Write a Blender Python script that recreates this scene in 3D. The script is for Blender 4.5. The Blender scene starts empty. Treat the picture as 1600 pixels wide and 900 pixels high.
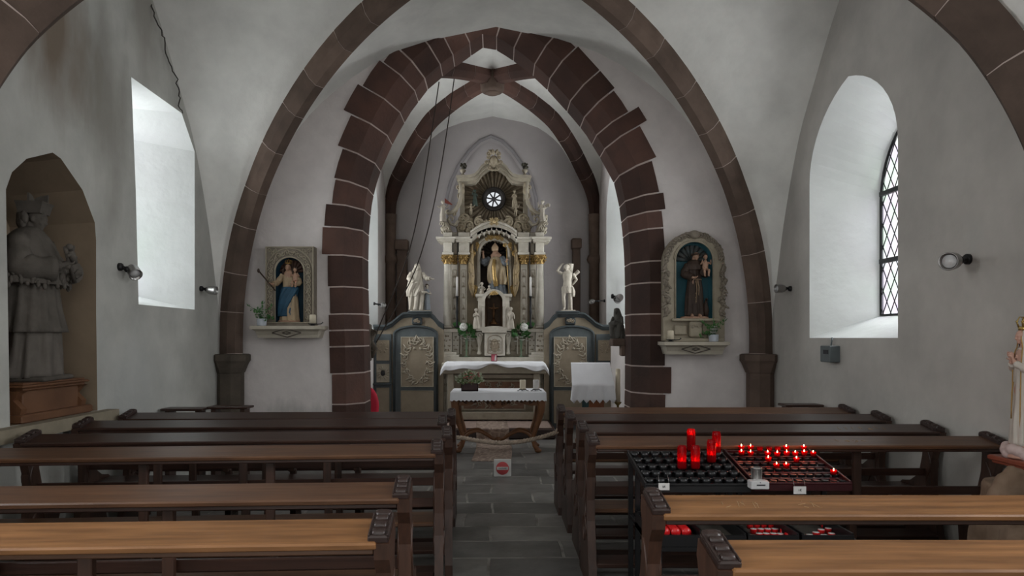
import bpy, bmesh, math, random
from mathutils import Vector, Matrix, noise
random.seed(7)
PI = math.pi
# ------------------------------------------------------------------ camera, world, lights, exposure
SC = bpy.context.scene
COL = SC.collection
EYE, FPX, VX, VY = 1.6, 1100.0, 775.0, 528.0
cam_data = bpy.data.cameras.new('camera')
cam = bpy.data.objects.new('camera', cam_data)
COL.objects.link(cam)
cam.location = (0, 0, EYE)
cam.rotation_euler = (PI/2, 0, 0)
cam_data.sensor_width = 36
cam_data.lens = FPX/1600*36
cam_data.shift_x = (800-VX)/1600
cam_data.shift_y = (VY-450)/1600
cam_data.clip_start = 0.05
SC.camera = cam
SC.view_settings.view_transform = 'Standard'
SC.view_settings.look = 'None'
SC.view_settings.gamma = 1
SC.view_settings.use_curve_mapping = False
SC.view_settings.exposure = 0.62
world = bpy.data.worlds.new('sky')
SC.world = world
world.use_nodes = True
wn = world.node_tree.nodes['Background']
wn.inputs[0].default_value = (0.99, 0.985, 0.965, 1)
wn.inputs[1].default_value = 0.85

def area(name, loc, rot, sx, sy, power, color=(0.97, 0.995, 0.985)):
    l = bpy.data.lights.new(name, 'AREA'); l.shape = 'RECTANGLE'; l.size = sx; l.size_y = sy
    l.energy = power; l.color = color
    o = bpy.data.objects.new(name, l); COL.objects.link(o)
    o.location = loc; o.rotation_euler = rot
    return o
# daylight outside each window, the rear pair being added fill light (left = -X side, right = +X side)
area('daylight_window_right', (4.35, 6.45, 2.75), (0, PI/2, 0), 2.2, 1.3, 66)
area('daylight_window_left', (-4.35, 7.0, 2.95), (0, -PI/2, 0), 2.3, 1.2, 44)
area('fill_window_right_rear', (4.35, 1.4, 2.75), (0, PI/2, 0), 2.2, 1.3, 170)  # added fill light, outside an unseen window behind the camera
area('fill_window_left_rear', (-4.35, 1.4, 2.75), (0, -PI/2, 0), 2.2, 1.3, 150)  # its left-hand counterpart, also added as fill
area('daylight_chancel_right', (3.15, 11.6, 2.95), (0, PI/2, 0), 2.6, 1.3, 95)
area('daylight_chancel_left', (-3.25, 11.6, 2.95), (0, -PI/2, 0), 2.6, 1.3, 95)

# ------------------------------------------------------------------ helpers
def P(px, py, y):
    "real point seen at pixel px,py when it stands y metres in front of the door"
    return Vector(((px-VX)*y/FPX, y, EYE-(py-VY)*y/FPX))

def pchip(xs, ys):
    n = len(xs); h = [xs[i+1]-xs[i] for i in range(n-1)]; d = [(ys[i+1]-ys[i])/h[i] for i in range(n-1)]
    m = [d[0]]+[0 if d[i-1]*d[i] <= 0 else 2*d[i-1]*d[i]/(d[i-1]+d[i]) for i in range(1, n-1)]+[d[-1]]
    def f(x):
        x = max(xs[0], min(xs[-1], x)); i = 0
        while i < n-2 and x > xs[i+1]: i += 1
        t = (x-xs[i])/h[i]
        return ((1+2*t)*(1-t)**2*ys[i]+t*(1-t)**2*h[i]*m[i]+t*t*(3-2*t)*ys[i+1]+t*t*(t-1)*h[i]*m[i+1])
    return f

class B:
    "collects shapes into ONE mesh"
    def __init__(s): s.bm = bmesh.new(); s.mi = 0; s.M = Matrix()
    def v(s, p): return s.bm.verts.new(s.M @ Vector(p))
    def f(s, vs, smooth=False):
        try: fc = s.bm.faces.new(vs)
        except ValueError: return None
        fc.material_index = s.mi; fc.smooth = smooth; return fc
    def box(s, c, d, rot=(0, 0, 0), bev=0.0, taper=1.0):
        from mathutils import Euler
        R = Euler(rot).to_matrix(); c = Vector(c); x, y, z = d[0]/2, d[1]/2, d[2]/2
        b = min(bev, x*.9, y*.9, z*.9)
        if b <= 0:
            vs = []
            for sz in (-1, 1):
                k = taper if sz > 0 else 1
                for sx, sy in ((-1, -1), (1, -1), (1, 1), (-1, 1)): vs.append(s.v(c+R@Vector((sx*x*k, sy*y*k, sz*z))))
            for q in ((0, 3, 2, 1), (4, 5, 6, 7), (0, 1, 5, 4), (1, 2, 6, 5), (2, 3, 7, 6), (3, 0, 4, 7)): s.f([vs[i] for i in q])
        else:
            rings = []
            for zz, k in ((-z, b), (-z+b, 0), (z-b, 0), (z, b)):
                ex, ey = x-k, y-k
                kk = taper if zz > 0 else 1
                r = []
                for sx, sy in ((-1, -1), (1, -1), (1, 1), (-1, 1)):
                    bb = b*.6
                    if sx*sy > 0: pts = [(sx*ex, sy*(ey-bb)), (sx*(ex-bb), sy*ey)]
                    else: pts = [(sx*(ex-bb), sy*ey), (sx*ex, sy*(ey-bb))]
                    if sx < 0 and sy < 0: pts = [(-ex, -(ey-bb)), (-(ex-bb), -ey)]
                    if sx > 0 and sy < 0: pts = [(ex-bb, -ey), (ex, -(ey-bb))]
                    if sx > 0 and sy > 0: pts = [(ex, ey-bb), (ex-bb, ey)]
                    if sx < 0 and sy > 0: pts = [(-(ex-bb), ey), (-ex, ey-bb)]
                    r += [s.v(c+R@Vector((a*kk, q*kk, zz))) for a, q in pts]
                rings.append(r)
            n = 8
            for a, q in zip(rings, rings[1:]):
                for i in range(n): s.f([a[i], a[(i+1) % n], q[(i+1) % n], q[i]])
            s.f(rings[0][::-1]); s.f(rings[-1])
        return s
    def loft(s, rings, closed=True, caps=True, smooth=True):
        R = [[s.v(p) for p in r] for r in rings]; n = len(R[0]); m = n if closed else n-1
        for a, q in zip(R, R[1:]):
            for i in range(m): s.f([a[i], a[(i+1) % n], q[(i+1) % n], q[i]], smooth)
        if caps and closed:
            s.f(R[0][::-1], False); s.f(R[-1], False)
        return s
    def tube(s, pts, r, n=8, caps=True, flat=1.0):
        pts = [Vector(p) for p in pts]; k = len(pts)
        rr = r if isinstance(r, (list, tuple)) else [r]*k
        rings = []; up = None
        for i, p in enumerate(pts):
            t = (pts[min(i+1, k-1)]-pts[max(i-1, 0)])
            if t.length < 1e-9: t = Vector((0, 0, 1))
            t.normalize()
            if up is None: up = Vector((0, 1, 0)) if abs(t.y) < .9 else Vector((1, 0, 0))
            a = t.cross(up)
            if a.length < 1e-6: a = t.cross(Vector((1, 0, .1)))
            a.normalize(); c = a.cross(t).normalized(); up = c
            rings.append([p+a*math.cos(2*PI*j/n)*rr[i]+c*math.sin(2*PI*j/n)*rr[i]*flat for j in range(n)])
        return s.loft(rings, True, caps)
    def lathe(s, prof, c=(0, 0, 0), n=24, sx=1, sy=1, smooth=True, rot=None, a0=0, a1=2*PI, caps=True):
        c = Vector(c); full = abs(a1-a0-2*PI) < 1e-6; rings = []
        m = n if full else n+1
        for r, z in prof:
            q = [Vector((math.cos(a0+(a1-a0)*j/n)*r*sx, math.sin(a0+(a1-a0)*j/n)*r*sy, z)) for j in range(m)]
            rings.append([c+(rot@p if rot else p) for p in q])
        return s.loft(rings, full, full and caps, smooth)
    def ell(s, c, r, rot=None, n=16, m=10):
        if not isinstance(r, (tuple, list)): r = (r, r, r)
        c = Vector(c); rings = []
        for i in range(m+1):
            a = -PI/2+PI*i/m; k = max(math.cos(a), .02)
            ring = [Vector((math.cos(2*PI*j/n)*k*r[0], math.sin(2*PI*j/n)*k*r[1], math.sin(a)*r[2])) for j in range(n)]
            rings.append([c+(rot@p if rot else p) for p in ring])
        return s.loft(rings)
    def prism(s, poly, fn0, fn1, smooth=False, caps=True):
        "poly of 2D points, fn0/fn1 map a 2D point to the two 3D ends"
        a = [s.v(fn0(*p)) for p in poly]; q = [s.v(fn1(*p)) for p in poly]; n = len(poly)
        for i in range(n): s.f([a[i], a[(i+1) % n], q[(i+1) % n], q[i]], smooth)
        if caps: s.f(a[::-1]); s.f(q)
        return s
    def xz(s, poly, y0, y1): return s.prism(poly, lambda x, z: (x, y0, z), lambda x, z: (x, y1, z))
    def yz(s, poly, x0, x1): return s.prism(poly, lambda y, z: (x0, y, z), lambda y, z: (x1, y, z))
    def xy(s, poly, z0, z1): return s.prism(poly, lambda x, y: (x, y, z0), lambda x, y: (x, y, z1))
    def grid(s, fn, nu, nv, smooth=True):
        G = [[s.v(fn(i/nu, j/nv)) for j in range(nv+1)] for i in range(nu+1)]
        for i in range(nu):
            for j in range(nv): s.f([G[i][j], G[i+1][j], G[i+1][j+1], G[i][j+1]], smooth)
        return s
    def holed(s, outer, holes, fn):
        "flat face with holes, fn maps 2D to 3D"
        edges = []
        for loop in [outer]+holes:
            vs = [s.v(fn(*p)) for p in loop]
            for i in range(len(vs)): edges.append(s.bm.edges.new((vs[i], vs[(i+1) % len(vs)])))
        r = bmesh.ops.triangle_fill(s.bm, use_beauty=True, use_dissolve=False, edges=edges)
        for g in r['geom']:
            if isinstance(g, bmesh.types.BMFace): g.material_index = s.mi
        return s

def part(name, b, mats, parent=None, weld=True, world=False, normals=True):
    if normals: bmesh.ops.recalc_face_normals(b.bm, faces=b.bm.faces)
    me = bpy.data.meshes.new(name); b.bm.to_mesh(me); b.bm.free()
    if world and parent:
        me.transform(Matrix.Translation(-Vector(parent.location)))
    for m in (mats if isinstance(mats, (list, tuple)) else [mats]): me.materials.append(m)
    o = bpy.data.objects.new(name, me); COL.objects.link(o)
    if parent: o.parent = parent
    return o
def thing(name, label, cat, loc=(0, 0, 0), rz=0, group=None):
    o = bpy.data.objects.new(name, None); COL.objects.link(o); o.empty_display_size = .1
    o.location = loc; o.rotation_euler = (0, 0, rz); o['label'] = label; o['category'] = cat
    if group: o['group'] = group
    return o
def tag(o, label, cat, group=None, kind=None):
    o['label'] = label; o['category'] = cat
    if group: o['group'] = group
    if kind: o['kind'] = kind
    return o
def solo(name, b, mats, label, cat, group=None, loc=None):
    "a thing that is one mesh; world coordinates, origin moved to loc"
    o = part(name, b, mats)
    if loc is not None:
        o.data.transform(Matrix.Translation(-Vector(loc))); o.location = loc
    return tag(o, label, cat, group)
def struct(name, b, mats, parent=None, normals=True):
    o = part(name, b, mats, parent, normals=normals)
    if not parent: o['kind'] = 'structure'
    return o
def remesh(o, size, smooth=2):
    m = o.modifiers.new('fuse', 'REMESH'); m.mode = 'VOXEL'; m.voxel_size = size; m.use_smooth_shade = True
    if smooth:
        q = o.modifiers.new('soften', 'SMOOTH'); q.iterations = smooth; q.factor = .5
    return o
def dup(root, loc, rz=None, label=None, group=None):
    r = root.copy(); COL.objects.link(r); r.location = loc
    if rz is not None: r.rotation_euler = (0, 0, rz)
    if label: r['label'] = label
    if group: r['group'] = group
    for ch in list(root.children):
        c = ch.copy(); COL.objects.link(c); c.parent = r
        for g in list(ch.children):
            d = g.copy(); COL.objects.link(d); d.parent = c
    return r

# ------------------------------------------------------------------ materials
def mat(name, col, rough=.7, var=.12, scale=6, bump=.15, bscale=30, stretch=(1, 1, 1), metal=0, col2=None, spec=.3, island=0, dist=.01, detail=6, coat=0):
    m = bpy.data.materials.new(name); m.use_nodes = True; nt = m.node_tree; N = nt.nodes; L = nt.links
    p = N['Principled BSDF']; p.inputs['Roughness'].default_value = rough; p.inputs['Metallic'].default_value = metal
    p.inputs['Specular IOR Level'].default_value = spec
    if coat: p.inputs['Coat Weight'].default_value = coat; p.inputs['Coat Roughness'].default_value = .25
    tc = N.new('ShaderNodeTexCoord'); mp = N.new('ShaderNodeMapping'); mp.inputs['Scale'].default_value = stretch
    L.new(tc.outputs['Object'], mp.inputs['Vector'])
    n1 = N.new('ShaderNodeTexNoise'); n1.inputs['Scale'].default_value = scale; n1.inputs['Detail'].default_value = detail; n1.inputs['Roughness'].default_value = .6
    L.new(mp.outputs[0], n1.inputs['Vector'])
    r = N.new('ShaderNodeValToRGB'); r.color_ramp.elements[0].position = .3; r.color_ramp.elements[1].position = .7
    c2 = col2 if col2 else tuple(c*(1+var) for c in col)
    c1 = col if col2 else tuple(c*(1-var) for c in col)
    r.color_ramp.elements[0].color = (*c1, 1); r.color_ramp.elements[1].color = (*c2, 1)
    L.new(n1.outputs[0], r.inputs[0]); out = r.outputs[0]
    if island:
        g = N.new('ShaderNodeNewGeometry'); mr = N.new('ShaderNodeMapRange')
        mr.inputs['To Min'].default_value = 1-island; mr.inputs['To Max'].default_value = 1+island
        L.new(g.outputs['Random Per Island'], mr.inputs[0])
        mm = N.new('ShaderNodeMix'); mm.data_type = 'RGBA'; mm.blend_type = 'MULTIPLY'; mm.inputs[0].default_value = 1
        L.new(out, mm.inputs[6]); L.new(mr.outputs[0], mm.inputs[7]); out = mm.outputs[2]
    L.new(out, p.inputs['Base Color'])
    if bump:
        n2 = N.new('ShaderNodeTexNoise'); n2.inputs['Scale'].default_value = bscale; n2.inputs['Detail'].default_value = 5
        L.new(mp.outputs[0], n2.inputs['Vector'])
        bp = N.new('ShaderNodeBump'); bp.inputs['Strength'].default_value = bump; bp.inputs['Distance'].default_value = dist
        L.new(n2.outputs[0], bp.inputs['Height']); L.new(bp.outputs[0], p.inputs['Normal'])
    m['out'] = 0
    return m
def overlay(m, build):
    "build(nodes, links, tex_vector_socket, old_colour_socket) -> new colour socket"
    nt = m.node_tree; N = nt.nodes; L = nt.links; p = N['Principled BSDF']
    old = p.inputs['Base Color'].links[0].from_socket
    tc = [n for n in N if n.type == 'TEX_COORD'][0]
    L.new(build(N, L, tc.outputs['Object'], old), p.inputs['Base Color'])
def stain(m, centre, size, colour, strength=.6, nscale=3.0):
    def bld(N, L, vec, old):
        mp = N.new('ShaderNodeMapping'); mp.vector_type = 'POINT'
        mp.inputs['Location'].default_value = tuple(-c/s for c, s in zip(centre, size)); mp.inputs['Scale'].default_value = tuple(1/s for s in size)
        L.new(vec, mp.inputs['Vector'])
        ln = N.new('ShaderNodeVectorMath'); ln.operation = 'LENGTH'; L.new(mp.outputs[0], ln.inputs[0])
        nz = N.new('ShaderNodeTexNoise'); nz.inputs['Scale'].default_value = nscale; nz.inputs['Detail'].default_value = 7
        mp2 = N.new('ShaderNodeMapping'); mp2.inputs['Scale'].default_value = (1, 1, .35); L.new(vec, mp2.inputs['Vector']); L.new(mp2.outputs[0], nz.inputs['Vector'])
        ad = N.new('ShaderNodeMath'); ad.operation = 'MULTIPLY_ADD'; ad.inputs[1].default_value = 1.6
        L.new(nz.outputs[0], ad.inputs[0]); ad.inputs[2].default_value = -.8
        sb = N.new('ShaderNodeMath'); sb.operation = 'ADD'; L.new(ln.outputs['Value'], sb.inputs[0]); L.new(ad.outputs[0], sb.inputs[1])
        mr = N.new('ShaderNodeMapRange'); mr.inputs['From Min'].default_value = .2; mr.inputs['From Max'].default_value = 1.0
        mr.inputs['To Min'].default_value = strength; mr.inputs['To Max'].default_value = 0
        L.new(sb.outputs[0], mr.inputs[0])
        mx = N.new('ShaderNodeMix'); mx.data_type = 'RGBA'; mx.blend_type = 'MIX'
        L.new(mr.outputs[0], mx.inputs[0]); L.new(old, mx.inputs[6]); mx.inputs[7].default_value = (*colour, 1)
        return mx.outputs[2]
    overlay(m, bld)
def emit(name, col, strength):
    m = bpy.data.materials.new(name); m.use_nodes = True; N = m.node_tree.nodes; L = m.node_tree.links
    e = N.new('ShaderNodeEmission'); e.inputs[0].default_value = (*col, 1); e.inputs[1].default_value = strength
    L.new(e.outputs[0], N['Material Output'].inputs[0]); return m
def clearmat(name, col, trans=.7, rough=.05, spread=None):
    "coloured see-through glass that lets light through"
    m = bpy.data.materials.new(name); m.use_nodes = True; N = m.node_tree.nodes; L = m.node_tree.links
    t = N.new('ShaderNodeBsdfTransparent'); t.inputs[0].default_value = (*col, 1)
    p = N['Principled BSDF']; p.inputs['Base Color'].default_value = (*(spread or col), 1); p.inputs['Roughness'].default_value = rough
    tl = N.new('ShaderNodeBsdfTranslucent'); tl.inputs[0].default_value = (*(spread or col), 1)
    a = N.new('ShaderNodeMixShader'); a.inputs[0].default_value = .5; L.new(tl.outputs[0], a.inputs[1]); L.new(p.outputs[0], a.inputs[2])
    mx = N.new('ShaderNodeMixShader'); mx.inputs[0].default_value = trans
    L.new(a.outputs[0], mx.inputs[1]); L.new(t.outputs[0], mx.inputs[2]); L.new(mx.outputs[0], N['Material Output'].inputs[0])
    return m

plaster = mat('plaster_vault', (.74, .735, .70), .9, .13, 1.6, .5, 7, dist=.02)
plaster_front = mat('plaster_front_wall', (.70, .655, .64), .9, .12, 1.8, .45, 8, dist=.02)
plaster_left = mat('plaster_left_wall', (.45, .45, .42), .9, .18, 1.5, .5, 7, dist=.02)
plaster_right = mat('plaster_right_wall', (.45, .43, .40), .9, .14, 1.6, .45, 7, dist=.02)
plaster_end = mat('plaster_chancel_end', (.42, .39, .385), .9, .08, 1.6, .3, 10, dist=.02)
plaster_mould = mat('plaster_grey_moulding', (.26, .245, .25), .9, .1, 3, .2, 20)
stain(plaster_front, (-2.45, 8.6, .62), (.55, 3, .28), (.40, .40, .38), .7, 9)
plaster_jamb = mat('plaster_window_reveal', (.74, .76, .75), .9, .05, 2.5, .35, 8, dist=.02)
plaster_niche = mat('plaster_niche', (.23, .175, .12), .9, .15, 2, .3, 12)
stain(plaster_left, (-3.3, 5.30, 3.95), (3, .60, .85), (.17, .12, .08), .85)
stain(plaster_left, (-3.3, 5.95, 3.6), (3, .40, 1.2), (.20, .185, .155), .65)
stain(plaster_left, (-3.3, 6.7, 4.7), (3, .6, .8), (.22, .20, .17), .6)
stain(plaster_left, (-3.3, 6.35, 1.1), (3, 1.1, .7), (.42, .44, .44), .4)
sand = mat('red_sandstone', (.050, .032, .027), .85, .3, 1.3, .5, 30, island=.45, dist=.012, col2=(.115, .058, .044))
sand_dark = mat('dark_sandstone', (.120, .084, .066), .85, .25, 4, .35, 40, island=.3)
sand_grey = mat('weathered_sandstone', (.085, .07, .055), .9, .25, 5, .35, 40)
mortar = mat('mortar', (.50, .41, .37), .95, .1, 20, .2, 60)
stone_pale = mat('pale_stone', (.42, .38, .31), .85, .12, 8, .25, 50)
black_metal = mat('black_metal', (.012, .012, .013), .45, .1, 20, 0, metal=.3, spec=.5)
steel = mat('brushed_steel', (.35, .34, .33), .32, .1, 20, .05, 60, metal=.9)
crackm = mat('crack_line', (.05, .045, .04), 1, .1, 20, 0)  # dark tone of the crack itself

# floor slabs
floor_m = mat('stone_floor', (.15, .146, .14), .45, .3, 3.0, .3, 18, spec=.35)
def _fl(N, L, vec, old):
    nz = N.new('ShaderNodeTexNoise'); nz.inputs['Scale'].default_value = 1.3
    L.new(vec, nz.inputs['Vector'])
    ms = N.new('ShaderNodeVectorMath'); ms.operation = 'SCALE'; ms.inputs['Scale'].default_value = .09; L.new(nz.outputs['Color'], ms.inputs[0])
    ad = N.new('ShaderNodeVectorMath'); ad.operation = 'ADD'; L.new(vec, ad.inputs[0]); L.new(ms.outputs[0], ad.inputs[1])
    br = N.new('ShaderNodeTexBrick'); br.inputs['Scale'].default_value = 1; br.inputs['Brick Width'].default_value = .66; br.inputs['Row Height'].default_value = .43
    br.inputs['Mortar Size'].default_value = .013; br.inputs['Mortar Smooth'].default_value = .3; br.offset = .37; br.squash = 1.3; br.squash_frequency = 3
    br.inputs['Color1'].default_value = (.75, .75, .75, 1); br.inputs['Color2'].default_value = (1.5, 1.48, 1.45, 1); br.inputs['Mortar'].default_value = (1.0, .95, .9, 1)
    L.new(ad.outputs[0], br.inputs['Vector'])
    mx = N.new('ShaderNodeMix'); mx.data_type = 'RGBA'; mx.blend_type = 'MULTIPLY'; mx.inputs[0].default_value = 1
    L.new(old, mx.inputs[6]); L.new(br.outputs['Color'], mx.inputs[7])
    m2 = N.new('ShaderNodeMix'); m2.data_type = 'RGBA'
    nz2 = N.new('ShaderNodeTexNoise'); nz2.inputs['Scale'].default_value = 4; L.new(vec, nz2.inputs['Vector'])
    mu = N.new('ShaderNodeMath'); mu.operation = 'MULTIPLY'; L.new(br.outputs['Fac'], mu.inputs[0])
    mr = N.new('ShaderNodeMapRange'); mr.inputs['From Min'].default_value = .35; mr.inputs['From Max'].default_value = .65; L.new(nz2.outputs[0], mr.inputs[0])
    L.new(mr.outputs[0], mu.inputs[1])
    L.new(mu.outputs[0], m2.inputs[0]); L.new(mx.outputs[2], m2.inputs[6]); m2.inputs[7].default_value = (.36, .345, .32, 1)
    bp = [n for n in N if n.type == 'BUMP'][0]
    b2 = N.new('ShaderNodeBump'); b2.invert = True; b2.inputs['Strength'].default_value = .5; b2.inputs['Distance'].default_value = .008
    L.new(br.outputs['Fac'], b2.inputs['Height']); L.new(bp.outputs[0], b2.inputs['Normal']); L.new(b2.outputs[0], N['Principled BSDF'].inputs['Normal'])
    return m2.outputs[2]
overlay(floor_m, _fl)
# ------------------------------------------------------------------ the room
W, YF, Y0, YB, YE = 3.3, 8.6, 3.6, -0.9, 13.8      # nave half width, chancel arch wall, bay line, back, chancel end wall
YC = 6.225
CXL, CXR, YA = -2.14, 2.00, 9.2
CCX, CCY = -.06, 11.5
E = EYE

def pointed(y0, y1, z0, zs, za, n=10, ya=None):
    "outline (a, z) of a pointed opening, starting at bottom"
    ya = (y0+y1)/2 if ya is None else ya
    pts = [(y0, z0), (y0, zs*.5+z0*.5), (y0, zs)]
    for i in range(1, n+1):
        a = i/n; pts.append((y0+(ya-y0)*(1-math.cos(a*PI/2*.8))/(1-math.cos(PI/2*.8)), zs+(za-zs)*math.sin(a*PI/2*.8)/math.sin(PI/2*.8)))
    for i in range(n-1, -1, -1):
        a = i/n; pts.append((y1+(ya-y1)*(1-math.cos(a*PI/2*.8))/(1-math.cos(PI/2*.8)), zs+(za-zs)*math.sin(a*PI/2*.8)/math.sin(PI/2*.8)))
    pts += [(y1, zs*.5+z0*.5), (y1, z0)]
    return pts

def tunnel(b, outA, xA, outB, xB):
    A = [b.v((xA, y, z)) for y, z in outA]; C = [b.v((xB, y, z)) for y, z in outB]; n = len(A)
    for i in range(n): b.f([A[i], A[(i+1) % n], C[(i+1) % n], C[i]], False)

# left wall: window + niche + unseen rear window added for fill light
winR_in = pointed(5.78, 7.41, E+.0, E+1.62, E+2.45); winR_gl = pointed(5.98, 7.03, E+.22, E+1.35, E+2.1)
def flat_head(y0, y1, z0, z1, ch, dz):
    return [(y0, z0), (y0, (z0+z1)/2), (y0, z1), ((y0+y1)/2, z1), (y1-ch, z1), (y1, z1-dz), (y1, (z0+z1)/2), (y1, z0)]
winL_in = flat_head(6.50, 7.71, E+.31, E+2.36, .32, .32)
winL_in[1] = (6.45, winL_in[1][1]); winL_in[2] = (6.37, winL_in[2][1])
winL_gl = flat_head(6.62, 7.42, E+.48, E+2.36, .25, .25)
winRr_in = [(y-5.0, z) for y, z in winR_in]; winRr_gl = [(y-5.0, z) for y, z in winR_gl]  # rear-bay openings, out of view, put in to let fill light through
niche = [(4.78, 1.0), (4.76, 1.8), (4.74, E+1.00), (4.80, E+1.13), (4.95, E+1.26), (5.24, E+1.38), (5.34, E+1.36), (5.62, E+1.18), (5.79, E+.95), (5.81, E+.8), (5.81, 1.8), (5.83, 1.0)]
YS = -2.6
def side_wall(x, holes): 
    b = B()
    b.holed([(YS, 0), (YF+.1, 0), (YF+.1, E+3.9), (YS, E+3.9)], holes, lambda y, z: (x, y, z)); return b
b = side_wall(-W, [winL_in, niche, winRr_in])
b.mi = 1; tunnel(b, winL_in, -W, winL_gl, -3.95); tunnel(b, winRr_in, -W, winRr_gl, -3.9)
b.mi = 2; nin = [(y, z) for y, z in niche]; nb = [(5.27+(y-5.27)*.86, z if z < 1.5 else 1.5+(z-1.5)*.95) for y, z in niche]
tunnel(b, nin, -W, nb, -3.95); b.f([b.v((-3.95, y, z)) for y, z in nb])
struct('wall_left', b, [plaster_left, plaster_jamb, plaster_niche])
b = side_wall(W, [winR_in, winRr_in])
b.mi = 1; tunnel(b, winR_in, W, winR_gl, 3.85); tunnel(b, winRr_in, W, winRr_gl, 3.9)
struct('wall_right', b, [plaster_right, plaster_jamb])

# windows: leaded glass
glassm = bpy.data.materials.new('leaded_glass'); glassm.use_nodes = True
def _g():
    N = glassm.node_tree.nodes; L = glassm.node_tree.links
    tc = N.new('ShaderNodeTexCoord'); mp = N.new('ShaderNodeMapping'); L.new(tc.outputs['Object'], mp.inputs[0])
    mp.inputs['Rotation'].default_value = (0, 0, 0)
    sx = N.new('ShaderNodeSeparateXYZ'); L.new(mp.outputs[0], sx.inputs[0])
    # diamonds: a = y*k + z*m, b = y*k - z*m
    def lin(a, c, k, m):
        u = N.new('ShaderNodeMath'); u.operation = 'MULTIPLY'; L.new(a, u.inputs[0]); u.inputs[1].default_value = k
        w = N.new('ShaderNodeMath'); w.operation = 'MULTIPLY_ADD'; L.new(c, w.inputs[0]); w.inputs[1].default_value = m; L.new(u.outputs[0], w.inputs[2]); return w.outputs[0]
    A = lin(sx.outputs[1], sx.outputs[2], 7.5, 4.6); C = lin(sx.outputs[1], sx.outputs[2], 7.5, -4.6)
    def fl(x, op):
        u = N.new('ShaderNodeMath'); u.operation = op; L.new(x, u.inputs[0]); return u.outputs[0]
    cx = N.new('ShaderNodeCombineXYZ'); L.new(fl(A, 'FLOOR'), cx.inputs[0]); L.new(fl(C, 'FLOOR'), cx.inputs[1])
    wn_ = N.new('ShaderNodeTexWhiteNoise'); L.new(cx.outputs[0], wn_.inputs['Vector'])
    r = N.new('ShaderNodeValToRGB'); r.color_ramp.interpolation = 'CONSTANT'
    cols = [(.95, .97, .95), (.86, .80, .95), (.80, .95, .84), (.95, .85, .93), (.9, .93, .98)]
    r.color_ramp.elements[0].color = (*cols[0], 1); r.color_ramp.elements[1].position = .2; r.color_ramp.elements[1].color = (*cols[1], 1)
    for i in (2, 3, 4):
        e = r.color_ramp.elements.new(.2*i); e.color = (*cols[i], 1)
    L.new(wn_.outputs['Value'], r.inputs[0])
    t = N.new('ShaderNodeBsdfTransparent'); L.new(r.outputs[0], t.inputs[0])
    p = N['Principled BSDF']; p.inputs['Roughness'].default_value = .15; L.new(r.outputs[0], p.inputs['Base Color'])
    mx = N.new('ShaderNodeMixShader'); mx.inputs[0].default_value = .9
    L.new(p.outputs[0], mx.inputs[1]); L.new(t.outputs[0], mx.inputs[2])
    L.new(mx.outputs[0], N['Material Output'].inputs[0])
_g()
lead = mat('lead', (.03, .03, .033), .6, .1, 10, 0, metal=.3)
def window(n, outline, x, bars):
    out = 1 if x > 0 else -1
    b = B(); b.f([b.v((x+.02*out, y, z)) for y, z in outline])
    g = struct('window_%d' % n, b, [glassm])
    g['label'] = 'leaded diamond glass window'
    ys = [p[0] for p in outline]; zs = [p[1] for p in outline]; y0, y1, z0, z1 = min(ys), max(ys), min(zs), max(zs)
    def inside(y, z):
        c = False; m = len(outline)
        for i in range(m):
            (a, q), (d, e) = outline[i], outline[(i+1) % m]
            if (q > z) != (e > z) and y < (d-a)*(z-q)/(e-q)+a: c = not c
        return c
    b = B()
    # diagonal lead cames following the diamonds
    for sgn in (1, -1):
        k0 = math.floor(7.5*y0-4.6*abs(z1))-1; k1 = math.ceil(7.5*y1+4.6*z1)+1
        for k in range(k0, k1+1):
            seg = []
            for i in range(0, 121):
                z = z0+(z1-z0)*i/120; y = (k-sgn*4.6*z)/7.5
                if y0 < y < y1 and inside(y, z): seg.append((x, y, z))
                elif seg:
                    if len(seg) > 1: b.tube([seg[0], seg[-1]], .006, 4)
                    seg = []
            if len(seg) > 1: b.tube([seg[0], seg[-1]], .006, 4)
    part('lead_cames', b, lead, g)
    b = B(); b.tube([(x, y, z) for y, z in outline]+[(x, *outline[0])], .02, 6)
    for z in bars: b.box((x-.01*out, (y0+y1)/2, z), (.03, y1-y0, .045))
    part('window_frame', b, black_metal, g)
    return g
window(1, winL_gl, -3.95, (E+1.1, E+1.75))
window(2, winR_gl, 3.85, (E+.76, E+1.43))
window(3, winRr_gl, -3.9, (E+.76, E+1.43))  # unseen left rear window, added for the fill lamp
window(4, winRr_gl, 3.9, (E+.76, E+1.43))  # unseen right rear window, added for the fill lamp

# floor
b = B(); b.grid(lambda u, v: (-4+8*u, YS+(YE+.4-YS)*v, 0), 8, 20, False); struct('floor', b, floor_m)

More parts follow.
